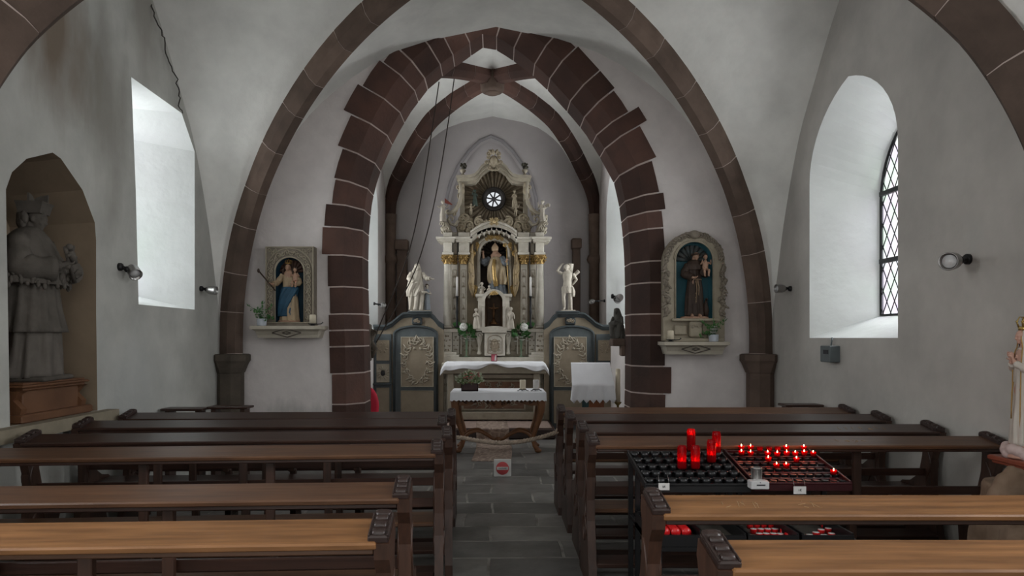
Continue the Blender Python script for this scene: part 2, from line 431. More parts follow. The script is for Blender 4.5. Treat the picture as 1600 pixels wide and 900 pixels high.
# ---- nave vault
rib_z = lambda t: 3.83*math.sqrt(max(0, 1-(1-t)**2))-.2
def inv(fn, z, n=40):
    a, c = 0.0, 1.0
    for _ in range(n):
        m = (a+c)/2
        if fn(m) < z: a = m
        else: c = m
    return (a+c)/2
side_arch = pchip([0, .05, .13, .22, .403, .53, .76, 1], [-.2, .05, .62, 1.3, 2.22, 2.6, 3.22, 3.68])
front_arch = pchip([0, .03, .112, .35, .68, 1], [-.2, .7, 1.63, 2.86, 3.56, 3.80])
def vault(b, xl, xr, ya, yb, cx, cy, ribf, sidef, ffA, ffB, z0, dome=.07, n=26, m=8):
    "ruled webs between diagonal ribs and wall arches; ffA belongs to wall y=ya, ffB to y=yb"
    for sx, xw in ((-1, xl), (1, xr)):
        for yw, ff in ((ya, ffA), (yb, ffB)):
            def rib(z): t = inv(ribf, z); return Vector((xw+(cx-xw)*t, yw+(cy-yw)*t, E+z))
            def side(z): t = inv(sidef, z); return Vector((xw, yw+(cy-yw)*t, E+z))
            def front(z): t = inv(ff, z); return Vector((xw+(cx-xw)*t, yw, E+z))
            for arch in (side, front):
                fa = sidef if arch is side else ff
                def fn(u, v):
                    uu = u**1.0
                    za = z0+(ribf(1)-z0)*uu; zb = z0+(fa(1)-z0)*uu
                    p = rib(za).lerp(arch(zb), v)
                    if u >= 1: p = Vector((cx, cy, E+ribf(1))).lerp(Vector((xw, cy, E+fa(1))) if arch is side else Vector((cx, yw, E+fa(1))), v)
                    p.z += dome*math.sin(PI*v)*u
                    return p
                b.grid(fn, n, m)
b = B()
vault(b, -W, W, YF, Y0, 0, YC, rib_z, side_arch, front_arch, front_arch, -.2)
vault(b, -W, W, Y0, YB, 0, (Y0+YB)/2, rib_z, side_arch, front_arch, front_arch, -.2)
ceil = struct('ceiling', b, plaster)

def sweep(b, pts, prof, upf):
    rings = []
    for i, p in enumerate(pts):
        t = (pts[min(i+1, len(pts)-1)]-pts[max(i-1, 0)]).normalized(); u = upf(i); s_ = t.cross(u).normalized(); u2 = s_.cross(t).normalized()
        rings.append([p+s_*a+u2*c for a, c in prof])
    b.loft(rings, True, True, False)
def rib_mesh(path, prof, upv, block=.55, gap=.012):
    "separate stones along path with a mortar core"
    b = B()
    d = [0]
    for p, q in zip(path, path[1:]): d.append(d[-1]+(q-p).length)
    L_ = d[-1]
    def at(s):
        i = 0
        while i < len(d)-2 and d[i+1] < s: i += 1
        f_ = (s-d[i])/(d[i+1]-d[i]); return path[i].lerp(path[i+1], f_)
    s = 0
    while s < L_:
        ln = block*random.uniform(.8, 1.2); e = min(s+ln, L_)
        if L_-e < .15: e = L_
        k = max(2, int((e-s)/.09)); sub = [at(s+gap/2+(e-s-gap)*i/k) for i in range(k+1)]
        sweep(b, sub, prof, lambda i: upv); s = e
    b.mi = 1
    sweep(b, [at(L_*i/60) for i in range(61)], [(a*.955, c*.965-.002 if c < 0 else c) for a, c in prof], lambda i: upv)
    return b
def rib_path(x0, y0, cx, cy, f, n=60, lift=0, ts=0.0):
    pts = []
    for i in range(n+1):
        t = ts+(1-ts)*(i/n)**1.9; pts.append(Vector((x0+(cx-x0)*t, y0+(cy-y0)*t, E+f(t)+lift)))
    return pts
rp = [(-.105, .06), (-.105, -.09), (-.055, -.18), (.055, -.18), (.105, -.09), (.105, .06)]
trim_n = [0]
def trim(b, m):
    trim_n[0] += 1; return struct('trim_%d' % trim_n[0], b, m)
for x in (-W, W):
    for (yw, yc) in ((YF, YC), (Y0, YC), (Y0, (Y0+YB)/2), (YB, (Y0+YB)/2)):
        sx = 1 if x < 0 else -1
        hx = Vector((0-x, yc-yw, 0)).normalized(); upv = (Vector((0, 0, 1))-hx*.9).normalized()
        pth = rib_path(x, yw, 0, yc, rib_z, ts=.0)
        for q_ in pth: q_.x += sx*.10*max(0, 1-(q_.z-E+.2)/2.0); q_.y += (yc-yw)/abs(yc-yw)*.14*max(0, 1-(q_.z-E+.2)/2.0)
        trim(rib_mesh(pth, rp, upv), [sand_dark, mortar])
# crack along the left wall arch
b = B()
ck = [P(232, 5, 6.72), P(243, 33, 6.75), P(252, 60, 6.88), P(262, 90, 7.02), P(272, 118, 7.15), P(279, 142, 7.22), P(277, 165, 7.26), P(282, 182, 7.3)]
b2 = []
for p, q in zip(ck, ck[1:]):
    for k in range(4):
        r = p.lerp(q, k/4); b2.append(r+Vector((random.uniform(0, .03), random.uniform(-.02, .02), random.uniform(-.015, .015))))
# pillars in the corners, with capitals
def pilaster(x, y, m):
    b = B()
    oc = lambda r, z: [(x+math.cos(PI/8+k*PI/4)*r, y+math.sin(PI/8+k*PI/4)*r, z) for k in range(8)]
    b.loft([oc(.185, 0), oc(.185, .25), oc(.16, .3), oc(.16, E-.42), oc(.17, E-.41), oc(.215, E-.30), oc(.235, E-.27), oc(.235, E-.20), oc(.21, E-.19)], True, True, False)
    return trim(b, m)
pilaster(-3.18, 8.42, sand_grey); pilaster(3.16, 8.42, sand_dark)
for x in (-3.16, 3.16): pilaster(x, Y0, sand_dark)

# ---- wall with the chancel arch
inner_px = [(577, 640), (577, 600), (576, 560), (575, 520), (574, 480), (573, 440), (573, 400), (574, 360), (578, 320), (583.5, 291.5), (593, 263), (606.7, 231), (617, 210), (640, 171), (667, 135), (700, 107), (731, 85), (752, 69), (766, 67), (788, 80), (809, 94), (831, 112), (855.5, 135), (891, 174), (916, 204), (941, 245), (962, 284), (970, 320), (975, 360), (978, 400), (979, 440), (979, 480), (979, 520), (979, 560), (979, 600), (978, 640)]
inn = [Vector(((x-VX)*9.1/FPX, E-(y-VY)*9.1/FPX)) for x, y in inner_px]
inn = [Vector((inn[0].x, 0)), Vector((inn[0].x, .3))]+inn+[Vector((inn[-1].x, .3)), Vector((inn[-1].x, 0))]
dl = [0]
for p, q in zip(inn, inn[1:]): dl.append(dl[-1]+(q-p).length)
def ipt(s):
    i = 0
    while i < len(dl)-2 and dl[i+1] < s: i += 1
    f_ = (s-dl[i])/(dl[i+1]-dl[i]); return inn[i].lerp(inn[i+1], f_)
def inrm(s):
    t = (ipt(min(s+.12, dl[-1]))-ipt(max(s-.12, 0))).normalized(); return Vector((-t.y, t.x))
ILEN = dl[-1]
b = B()
s = 0; cuts = [0]
while s < ILEN:
    s += random.choice((.20, .26, .33, .38, .27)); cuts.append(min(s, ILEN))
if cuts[-1]-cuts[-2] < .12: cuts.pop(-2)
thick = []
for i in range(len(cuts)-1):
    thick.append(random.choice((.42, .47, .40, .50, .56, .45)) if .33*ILEN < cuts[i] < .68*ILEN else random.choice((.36, .38, .37, .43, .45, .36)))
thick = [t*1.0 for t in thick]
def arch_sec(p, n, T):
    # section from outer front corner to intrados back
    o = p+n*T; m_ = p+n*.19
    return [(o.x, YF-.02, o.y), (m_.x, YF-.02, m_.y), (p.x, YF+.20, p.y), (p.x, YA+.02, p.y), ((p+n*.3).x, YA+.02, (p+n*.3).y), (o.x, YF+.05, o.y)]
for i in range(len(cuts)-1):
    a, c = cuts[i]+.009, cuts[i+1]-.009
    k = 2
    b.loft([arch_sec(ipt(a+(c-a)*j/k), inrm(a+(c-a)*j/k), thick[i]) for j in range(k+1)], True, True, False)
b.mi = 1
def arch_core(p, n, T):
    p = p+n*.006; o = p+n*T; m_ = p+n*.185
    return [(o.x, YF-.012, o.y), (m_.x, YF-.012, m_.y), (p.x, YF+.205, p.y), (p.x, YA+.01, p.y), ((p+n*.3).x, YA+.01, (p+n*.3).y), (o.x, YF+.05, o.y)]
b.loft([arch_core(ipt(ILEN*i/80), inrm(ILEN*i/80), .35) for i in range(81)], True, True, False)
trim(b, [sand, mortar])
hole = [tuple(ipt(ILEN*i/60)+inrm(ILEN*i/60)*.24) for i in range(61)]
hole[0] = (hole[0][0], 0); hole[-1] = (hole[-1][0], 0)
outl = [(-W-.1, 0)]+hole+[(W+.1, 0), (W+.1, E+4), (-W-.1, E+4)]
b = B()
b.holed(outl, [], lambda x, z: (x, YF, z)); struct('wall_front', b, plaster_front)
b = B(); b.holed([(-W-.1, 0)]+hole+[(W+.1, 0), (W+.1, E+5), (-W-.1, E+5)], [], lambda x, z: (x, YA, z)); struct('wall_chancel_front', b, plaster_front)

# ---- chancel
winC_in = pointed(10.6, 12.75, 1.75, E+2.2, E+3.1); winC_gl = pointed(11.0, 12.2, 2.0, E+2.0, E+2.8)
b = B(); b.holed([(YA-.05, 0), (YE+.05, 0), (YE+.05, E+5), (YA-.05, E+5)], [winC_in], lambda y, z: (CXR, y, z)); b.mi = 1; tunnel(b, winC_in, CXR, winC_gl, CXR+.65)
struct('wall_chancel_right', b, [plaster_front, plaster_jamb])
b = B(); b.holed([(YA-.05, 0), (YE+.05, 0), (YE+.05, E+5), (YA-.05, E+5)], [winC_in], lambda y, z: (CXL, y, z)); b.mi = 1; tunnel(b, winC_in, CXL, winC_gl, CXL-.65)
struct('wall_chancel_left', b, [plaster_front, plaster_jamb])
window(5, winC_gl, CXR+.65, (E+1.2, E+2)); window(6, winC_gl, CXL-.65, (E+1.2, E+2))
# end wall with a shallow pointed recess (walled-up window)
lan = [P(x, y, YE) for x, y in ((697, 560), (697, 430), (697, 350), (698, 310), (704, 285), (716, 260), (733, 236), (750, 220), (767, 213), (784, 220), (801, 236), (818, 260), (831, 285), (838, 312), (840, 350), (840, 430), (840, 560))]
rec = [(p.x, p.z) for p in lan]
cxr = sum(p[0] for p in rec)/len(rec)
rec2 = [(cxr+(x-cxr)*.93, z-.045 if z > 3 else z) for x, z in rec]
b = B()
b.holed([(CXL-.05, 0), (CXR+.05, 0), (CXR+.05, E+5), (CXL-.05, E+5)], [rec], lambda x, z: (x, YE, z))
A_ = [b.v((x, YE, z)) for x, z in rec]; C_ = [b.v((x, YE+.16, z)) for x, z in rec2]
for i in range(len(A_)-1): b.f([A_[i], A_[i+1], C_[i+1], C_[i]])
b.f(C_)
struct('wall_chancel_end', b, plaster_end)
b = B(); b.tube([(x, YE-.01, z) for x, z in rec], .035, 8, flat=.7); trim_mould = b
ch_rib = pchip([0, .01, .03, .18, .33, .5, .82, 1], [1.5, 2.2, 2.68, 3.27, 3.69, 4.0, 4.24, 4.30])
ch_side = pchip([0, .02, .06, .2, .4, .65, 1], [1.5, 2.2, 2.65, 3.22, 3.86, 4.19, 4.34])
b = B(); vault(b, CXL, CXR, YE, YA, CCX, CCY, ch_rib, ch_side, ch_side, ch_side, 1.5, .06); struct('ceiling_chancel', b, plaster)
rp2 = [(-.12, .06), (-.12, -.08), (-.06, -.17), (.06, -.17), (.12, -.08), (.12, .06)]
for x in (CXL, CXR):
    for yw in (YE, YA):
        hx = Vector((CCX-x, CCY-yw, 0)).normalized(); upv = (Vector((0, 0, 1))-hx*.9).normalized()
        trim(rib_mesh(rib_path(x, yw, CCX, CCY, ch_rib, ts=.012), rp2, upv, .5), [sand, mortar])
# boss
b = B(); b.lathe([(.05, -.30), (.16, -.29), (.19, -.26), (.2, -.1), (.2, .02)], (CCX, CCY, E+4.30), 20); b.lathe([(.02, -.325), (.10, -.32), (.12, -.30), (.12, -.29)], (CCX, CCY, E+4.30), 16)
trim(b, sand_dark)
# round wall shafts below the chancel ribs
for x, y in ((CXL+.09, YE-.12), (CXR-.09, YE-.12)):
    b = B(); zz = E+1.5
    b.lathe([(.13, 0), (.13, .3), (.10, .36), (.10, zz-.06), (.13, zz-.03), (.15, zz+.02), (.13, zz+.08), (.10, zz+.12), (.11, zz+.7), (.12, zz+.9)], (x, y, 0), 16)
    trim(b, sand_dark)
# dark stone posts of the walled-up opening
for x0, x1, yt in ((618, 638, 375), (893, 908, 373)):
    b = B(); p0 = P(x0, yt, YE-.1); p1 = P(x1, yt, YE-.1); cx_ = (p0.x+p1.x)/2; w_ = p1.x-p0.x
    b.box((cx_, YE-.05, p0.z/2-.05), (w_*.8, .2, p0.z-.1), bev=.02); b.box((cx_, YE-.07, p0.z-.1), (w_*1.05, .26, .2), bev=.02)
    trim(b, sand_dark)
trim(trim_mould, plaster_mould)
crk = B(); crk.tube(b2, .006, 4); part('crack', crk, crackm, ceil)
# ------------------------------------------------------------------ pews
def wood(name, c1, c2, rough, coat=.0, along='x', bump=.15):
    st = {'x': (1, 14, 14), 'z': (14, 14, 1), 'y': (14, 1, 14)}[along]
    return mat(name, c1, rough, 0, 2.2, bump, 5, stretch=st, col2=c2, spec=.45, coat=coat, dist=.004)
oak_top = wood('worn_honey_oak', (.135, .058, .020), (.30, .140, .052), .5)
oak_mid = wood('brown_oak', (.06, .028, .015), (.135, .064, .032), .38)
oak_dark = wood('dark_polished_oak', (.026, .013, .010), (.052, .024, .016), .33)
oak_post = wood('dark_oak_upright', (.026, .013, .009), (.062, .028, .017), .45, along='z')
oak_post_warm = wood('reddish_oak_upright', (.038, .018, .011), (.080, .036, .022), .45, along='z')
oak_cap = mat('carved_oak_cap', (.032, .018, .015), .35, .3, 20, .2, 40, spec=.5)

end_prof = [(-.175, .915), (.03, .955), (.045, .90), (.02, .84), (.03, .72), (.06, .62), (.11, .55), (.19, .50), (.29, .485), (.325, .46), (.33, .42), (.30, .38), (.26, .30), (.25, .20), (.27, .13), (.31, .09), (.32, 0), (-.19, 0), (-.19, .07), (-.175, .11), (-.15, .18), (-.12, .30), (-.085, .42), (-.075, .55), (-.08, .70), (-.115, .80), (-.165, .86)]
def pew(label, x, y, length, side, top_m, low_m, post_m, rz=0, posts=(.25, .5, .75)):
    "side +1 runs to the right from its aisle end, -1 to the left"
    t = thing('church_pew', label, 'pew', (x, y, 0), rz, 'church pews')
    s = side
    # sloping book ledge
    b = B(); sl = math.atan2(.035, .18)
    b.box((s*(length/2), -.085, .926), (length-.06, .195, .026), (sl, 0, 0), .006)
    part('book_ledge', b, top_m, t)
    b = B(); b.box((s*length/2, -.155, .893), (length-.08, .022, .030), (0, 0, 0), .004)
    b.box((s*length/2, -.02, .895), (length-.08, .024, .05), (0, 0, 0), .004); part('back_rail', b, low_m, t)
    b = B(); b.box((s*length/2, .0, .60), (length-.08, .022, .055), (.06, 0, 0), .004); part('lower_back_rail', b, low_m, t)
    b = B(); b.box((s*length/2, .18, .452), (length-.08, .27, .03), (0, 0, 0), .008); part('seat', b, top_m if top_m is not oak_top else oak_mid, t)
    b = B(); b.box((s*length/2, -.10, .165), (length-.08, .15, .03), (.1, 0, 0), .006); part('kneeling_board', b, low_m, t)
    b = B(); b.box((s*length/2, .25, .10), (length-.08, .03, .07), (0, 0, 0), .005); part('stretcher', b, low_m, t)
    for u in (0.012, length-.012):
        b = B(); xx = s*u; b.yz(end_prof, xx-.026, xx+.026)
        # raised scroll on the two faces
        for f in (-1, 1):
            q = [(xx+f*.026, .03-.10*math.cos(a)*(1-a/9), .33+.13*math.sin(a)*(1-a/9)) for a in [k*.35 for k in range(24)]]
            b.tube(q, .009, 5)
            q = [(xx+f*.026, -.045+.03*math.sin(k*.7), .44+k*.035) for k in range(11)]
            b.tube(q, .008, 5)
        e = part('pew_end', b, post_m, t)
        # carved cap lying along the slope of the ledge
        b = B(); xx = s*(u+.012 if u < .5 else u-.012)
        b.box((xx, -.08, .944), (.070, .18, .028), (sl, 0, 0), .006)
        for k in range(3):
            yy = -.145+k*.055; zz = .957+(yy+.08)*.19
            b.lathe([(.002, -.022), (.013, -.021), (.016, -.016), (.016, .016), (.013, .021), (.002, .022)], (xx, yy, zz-.001), 10, rot=Matrix.Rotation(PI/2, 3, 'Y'))
            b.box((xx, yy+.03, zz-.002), (.05, .02, .02), (sl, 0, 0), .004)
        b.lathe([(.002, -.03), (.022, -.028), (.026, -.012), (.026, .012), (.022, .028), (.002, .03)], (xx, .012, .962), 12, rot=Matrix.Rotation(PI/2, 3, 'Y'))
        b.lathe([(.002, -.036), (.011, -.034), (.011, .034), (.002, .036)], (xx, .012, .962), 8, rot=Matrix.Rotation(PI/2, 3, 'Y'))
        for f in (-1, 1): b.box((xx+f*.031, -.08, .958), (.007, .175, .01), (sl, 0, 0), .002)
        part('carved_cap', b, oak_cap, e)
    for u in posts:
        b = B(); b.box((s*length*u, -.045, .66), (.05, .035, .42), (0, 0, 0), .006); b.box((s*length*u, .02, .26), (.05, .05, .40), (0, 0, 0), .006)
        b.box((s*length*u, .02, .03), (.05, .36, .06), (0, 0, 0), .006)
        part('upright', b, post_m, t)
    return t
LA = [(-.364, 6.15, .028, 'front row left of the aisle', 0),
      (-.404, 5.62, .05, 'second row from the front left of the aisle', 0),
      (-.32, 4.92, .075, 'third row from the front left of the aisle', 0),
      (-.335, 4.29, .07, 'fourth row from the front left of the aisle', 1),
      (-.39, 3.15, .055, 'left of the aisle, second closest to the camera', 2),
      (-.377, 2.51, .05, 'closest to the camera left of the aisle', 3)]
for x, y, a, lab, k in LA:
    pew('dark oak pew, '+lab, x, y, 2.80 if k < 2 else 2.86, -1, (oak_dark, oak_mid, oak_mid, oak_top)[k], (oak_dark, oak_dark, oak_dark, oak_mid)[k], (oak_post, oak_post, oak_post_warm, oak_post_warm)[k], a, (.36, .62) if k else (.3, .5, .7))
RA = [(.576, 6.53, 'front row right of the aisle', 1),
      (.60, 5.96, 'second row from the front right of the aisle', 0),
      (.615, 5.26, 'third row from the front right of the aisle', 0),
      (.60, 4.62, 'right of the aisle, directly beyond the candle racks', 1),
      (.615, 2.88, 'right of the aisle, on the camera side of the candle racks', 3),
      (.665, 2.24, 'closest to the camera right of the aisle', 3)]
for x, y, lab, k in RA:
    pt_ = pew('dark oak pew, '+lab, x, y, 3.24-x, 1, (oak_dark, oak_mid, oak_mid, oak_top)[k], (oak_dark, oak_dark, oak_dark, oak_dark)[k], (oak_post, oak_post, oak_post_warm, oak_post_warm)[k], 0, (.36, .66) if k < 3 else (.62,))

# rope across the aisle
def scratch(pw, x0, n, seed):
    b = B(); rr = random.Random(seed)
    for i in range(n):
        cx = x0+i*.055; cy = -.09+rr.uniform(-.01, .01)
        for k in range(rr.choice((2, 3, 3, 4))):
            a = (cx+rr.uniform(-.018, .018), cy+rr.uniform(-.035, .035)); c = (cx+rr.uniform(-.018, .018), cy+rr.uniform(-.035, .035))
            z = lambda y: .9395+(y+.085)*.194
            b.tube([(a[0], a[1], z(a[1])), (c[0], c[1], z(c[1]))], .0014, 4)
    part('scratched_marks', b, mat('pale_scratch', (.36, .24, .13), .8, .1, 20, 0), pw)
def rope(pts, r, m, name, label, cat, strands=3, pitch=.045):
    b = B(); pts = [Vector(p) for p in pts]
    fine = []
    for p, q in zip(pts, pts[1:]):
        n = max(1, int((q-p).length/.006))
        fine += [p.lerp(q, i/n) for i in range(n)]
    fine.append(pts[-1])
    for k in range(strands):
        out = []; s = 0
        for i, p in enumerate(fine):
            t = (fine[min(i+1, len(fine)-1)]-fine[max(i-1, 0)]).normalized()
            a = t.cross(Vector((0, 0, 1))) if abs(t.z) < .9 else t.cross(Vector((1, 0, 0)))
            a.normalize(); c = a.cross(t); an = s/pitch*2*PI/1+k*2*PI/strands
            out.append(p+(a*math.cos(an)+c*math.sin(an))*r*.5)
            if i < len(fine)-1: s += (fine[i+1]-p).length
        b.tube(out[::2]+[out[-1]], r*.58, 6)
    return solo(name, b, m, label, cat, loc=pts[0])
PW = [o for o in COL.objects if o.name.startswith('church_pew') and not o.parent]
PW.sort(key=lambda o: o.name)
scratch(PW[10], .30, 3, 2); scratch(PW[10], .60, 2, 5); scratch(PW[9], 1.6, 4, 6); scratch(PW[8], 1.9, 7, 7)
rope_m = mat('hemp_rope', (.30, .24, .185), .9, .25, 30, .3, 90)
rp_ = [(-.355, 6.12, .735)]
for i in range(1, 20):
    u = i/20; rp_.append((-.34+.95*u, 6.12+.35*u, .745-.085*math.sin(PI*u)**.9+.01*u))
rp_ += [(.575, 6.5, .765), (.66, 6.55, .79)]
rope(rp_, .020, rope_m, 'barrier_rope', 'thick twisted rope hung across the aisle between the two front pews', 'rope', 3, .09)

# no entry sign
t = thing('no_entry_sign', 'white square block with red no entry disc standing on the aisle floor', 'sign', (.075, 8.1, 0))
white_p = mat('white_card', (.58, .57, .55), .6, .04, 8, .05, 30); red_p = mat('sign_red', (.50, .075, .08), .55, .08, 12, 0)
b = B(); b.box((0, .025, .10), (.2, .045, .2), (-.06, 0, 0), .006); bl = part('sign_block', b, white_p, t)
R_ = Matrix.Rotation(PI/2-.06, 3, 'X')
b = B(); b.lathe([(.001, .003), (.072, .003), (.074, 0), (.074, -.004)], (0, -.001, .10), 36, rot=R_); disc = part('red_disc', b, red_p, t)
b = B(); b.box((0, -.006, .10), (.13, .004, .034), (-.06, 0, 0), .001); part('white_bar', b, white_p, disc)
def text(name, s, loc, rot, size, m, parent=None, ext=.0008):
    cu = bpy.data.curves.new(name, 'FONT'); cu.body = s; cu.size = size; cu.extrude = ext; cu.align_x = 'CENTER'; cu.align_y = 'CENTER'
    o = bpy.data.objects.new(name, cu); COL.objects.link(o)
    dg = bpy.context.evaluated_depsgraph_get(); me = bpy.data.meshes.new_from_object(o.evaluated_get(dg))
    bpy.data.objects.remove(o); o = bpy.data.objects.new(name, me); COL.objects.link(o)
    me.materials.clear(); me.materials.append(m); o.location = loc; o.rotation_euler = rot
    if parent: o.parent = parent
    return o
ink = mat('dark_ink', (.03, .03, .035), .6, .1, 20, 0)
text('lettering', 'CLOTURE', (0, -.0095, .10), (PI/2-.06, 0, 0), .021, ink, disc)

# low benches by the side walls, in front of the arch wall
def low_bench(x0, x1, y, z, label):
    t = thing('low_bench', label, 'bench', ((x0+x1)/2, y, 0), 0, 'narrow benches by the walls'); L_ = x1-x0
    b = B(); b.box((0, 0, z-.012), (L_, .2, .024), (0, 0, 0), .005); part('bench_top', b, oak_dark, t)
    for u in (-.36, .36):
        b = B(); b.box((L_*u, 0, (z-.024)/2), (.045, .15, z-.024), (0, 0, 0), .004); part('leg', b, oak_post, t)
    b = B(); b.box((0, 0, .2), (L_*.7, .03, .06), (0, 0, 0), .004); part('stretcher', b, oak_dark, t)
low_bench(-3.27, -2.86, 6.95, .911, 'narrow dark bench against the left wall, nearer the window')
low_bench(-2.84, -2.44, 7.0, .925, 'narrow dark bench in front of the left corner pillar')
low_bench(2.86, 3.24, 7.05, .94, 'narrow dark bench at the right wall beside the corner pillar')
# ------------------------------------------------------------------ votive candle racks between the right-hand pews
blk = mat('black_lacquered_steel', (.010, .010, .011), .35, .1, 20, 0, metal=.2, spec=.5)
rednes = mat('oxblood_steel', (.05, .012, .014), .35, .15, 20, 0, metal=.5, spec=.5)
waxw = mat('white_wax', (.60, .58, .56), .45, .03, 10, 0); waxc = mat('cream_wax', (.62, .55, .42), .5, .04, 10, 0)
redglass = clearmat('red_votive_glass', (.80, .03, .045), .55, .08, (.42, .008, .014))
redplastic = mat('red_plastic', (.62, .012, .014), .3, .05, 20, 0, spec=.5)
flame_m = emit('flame', (1.0, .55, .20), 26)
TB = .185; TA = 1.6-.8-TB*3.86
TA = .8-TB*3.86
def on_tray(px, py, lift=0):
    y = (1.6-lift-TA)/(TB+(py-VY)/FPX); return Vector(((px-VX)*y/FPX, y, TA+TB*y+lift))
def tz(y): return TA+TB*y
tilt = math.atan(TB)
def flame(parent, z, s=1.0, light=.35):
    b = B(); b.lathe([(.0008, 0), (.0028*s, .004*s), (.0034*s, .008*s), (.0022*s, .013*s), (.0005, .019*s)], (0, 0, z), 8)
    f = part('flame', b, flame_m, parent)
    l = bpy.data.lights.new('candle_light', 'POINT'); l.energy = light; l.color = (1, .30, .16); l.shadow_soft_size = .012
    o = bpy.data.objects.new('candle_light', l); COL.objects.link(o); o.parent = parent; o.location = (0, 0, z+.012)
    return f
def rack(name, label, x0, x1, y0, y1, m, cup_rows, cup_cols, cup_r, cup_h):
    t = thing(name, label, 'candle rack', ((x0+x1)/2, (y0+y1)/2, 0)); w = x1-x0; d = y1-y0; zc = tz((y0+y1)/2)
    b = B(); L_ = d/math.cos(tilt)
    for sx in (-1, 1): b.box((sx*w/2, 0, zc-.01), (.012, L_, .035), (tilt, 0, 0), .002)
    for k in range(cup_rows+1):
        v = -.5+k/cup_rows; b.box((0, v*d, zc+v*d*TB-.012), (w, .016, .022 if k in (0, cup_rows) else .006), (tilt, 0, 0), .002)
    b.box((0, -d/2-.004, zc-d/2*TB-.022), (w+.01, .008, .05), (0, 0, 0), .002)
    part('tray_frame', b, m, t)
    b = B()
    b.box((0, 0, zc-.045), (w-.01, L_-.01, .004), (tilt, 0, 0)); part('drip_tray', b, m, t)
    for r in range(cup_rows):
        for c in range(cup_cols):
            v = -.5+(r+.5)/cup_rows; u = -.5+(c+.5)/cup_cols
            b = B(); zz = zc+v*d*TB
            b.lathe([(cup_r*.8, -.03), (cup_r, 0), (cup_r*1.08, cup_h), (cup_r*.95, cup_h), (cup_r*.85, .004), (.001, .003)], (u*w, v*d, zz-.008), 14)
            part('candle_cup', b, blk, t)
    for sx in (-1, 1):
        for sy in (-1, 1):
            yy_ = d/2-.015 if sy > 0 else .03
            z_ = zc+yy_*TB-.03; b = B(); b.box((sx*(w/2-.015), yy_, z_/2), (.028, .028, z_), (0, 0, 0), .003); part('leg', b, blk, t)
        b = B(); b.box((sx*(w/2-.03), -d/2-.19, .25), (.028, .028, .50), (0, 0, 0), .003); part('leg', b, blk, t)
    b = B()
    for sx in (-1, 1): b.box((sx*(w/2-.015), -.10, .5), (.02, d+.2, .025), (0, 0, 0), .002)
    for yy_ in (-d/2-.19, -d/2+.02, d/2-.015): b.box((0, yy_, .5), (w-.03, .02, .025), (0, 0, 0), .002)
    part('shelf_frame', b, blk, t)
    return t
rk1 = rack('candle_rack', 'black steel rack with empty black cups and five tall red glass candles', .82, 1.39, 3.86, 4.38, blk, 5, 9, .024, .02)
rk2 = rack('candle_rack', 'dark steel tealight rack glowing red with small burning tealights', 1.425, 1.955, 3.88, 4.40, rednes, 6, 11, .0175, .004)
# tall red glass candles
def big_candle(px, py, lit, label, h=.135):
    p = on_tray(px, py); t = thing('votive_candle', label, 'candle', (p.x, p.y, p.z+.002), 0, 'tall red glass candles on the black rack')
    b = B(); r = .0265; b.lathe([(.012, 0), (r*.93, .002), (r, .012), (r, h-.02), (r*.97, h-.012), (r*.86, h-.004), (r*.88, h), (r*.82, h), (r*.80, h-.006), (r*.92, h-.018), (r*.92, .008), (.001, .006)], (0, 0, 0), 24)
    part('glass', b, redglass, t)
    b = B(); hw = .10 if lit > 1 else .045
    b.lathe([(.002, .008), (r*.84, .008), (r*.84, hw), (r*.6, hw+.002), (.002, hw-.004)], (0, 0, 0), 18); w_ = part('wax', b, waxc, t)
    flame(t, hw+.002, .9, .05)
big_candle(1079.9, 704.5, 2, 'tall red glass candle at the back of the black rack, rising highest')
big_candle(1119.4, 709, 1, 'tall red glass candle at the back right corner of the black rack')
big_candle(1111.6, 723, 1, 'tall red glass candle just in front of the back right one on the black rack')
big_candle(1065.4, 733, 1, 'front left red glass candle of the pair side by side on the black rack')
big_candle(1086.5, 733, 1, 'front right red glass candle of the pair side by side on the black rack')
# tealights
def tea(px, py, lit, label, group):
    p = on_tray(px, py); t = thing('tealight', label, 'tealight', (p.x, p.y, p.z+.001), 0, group)
    b = B(); r = .0185; b.lathe([(.010, -.004), (r*.85, -.003), (r, .02), (r*1.0, .022), (r*.93, .022), (r*.88, .014)], (0, 0, 0), 18); part('red_glass', b, redglass, t)
    b = B(); b.lathe([(.001, 0), (r*.8, 0), (r*.88, .014), (.001, .0135)], (0, 0, 0), 14); part('wax', b, waxw, t)
    if lit: flame(t, .016, .85, .07)
    return t
Z = 3.4625
rows = {'back row': [(687, 284, 1), (737, 284, 1), (787, 290, 0), (838, 290, 0), (884, 290, 0), (930, 286, 1), (1025, 286, 1)],
        'second row from the back': [(687, 312, 1), (737, 316, 1), (829, 318, 1), (881, 320, 1), (932, 316, 1), (979, 318, 1), (1027, 314, 1), (1076, 318, 1)],
        'third row from the back': [(833, 347, 1), (985, 350, 1)],
        'fourth row from the back': [(877, 382, 1), (929, 382, 1)],
        'front row': [(1186, 418, 1)]}
ordn = ['first', 'second', 'third', 'fourth', 'fifth', 'sixth', 'seventh', 'eighth']
for rn, lst in rows.items():
    for i, (zx, zy, lit) in enumerate(lst):
        lab = ('%s red tealight, %s from left, %s of the rack' % ('burning' if lit else 'unlit', ordn[i], rn.replace('from the back', 'from back'))) if rn != 'front row' else 'lone burning red tealight at the front right corner of the tealight rack'
        tea(960+zx/Z, 620+zy/Z, lit, lab, 'tealights on the rack')
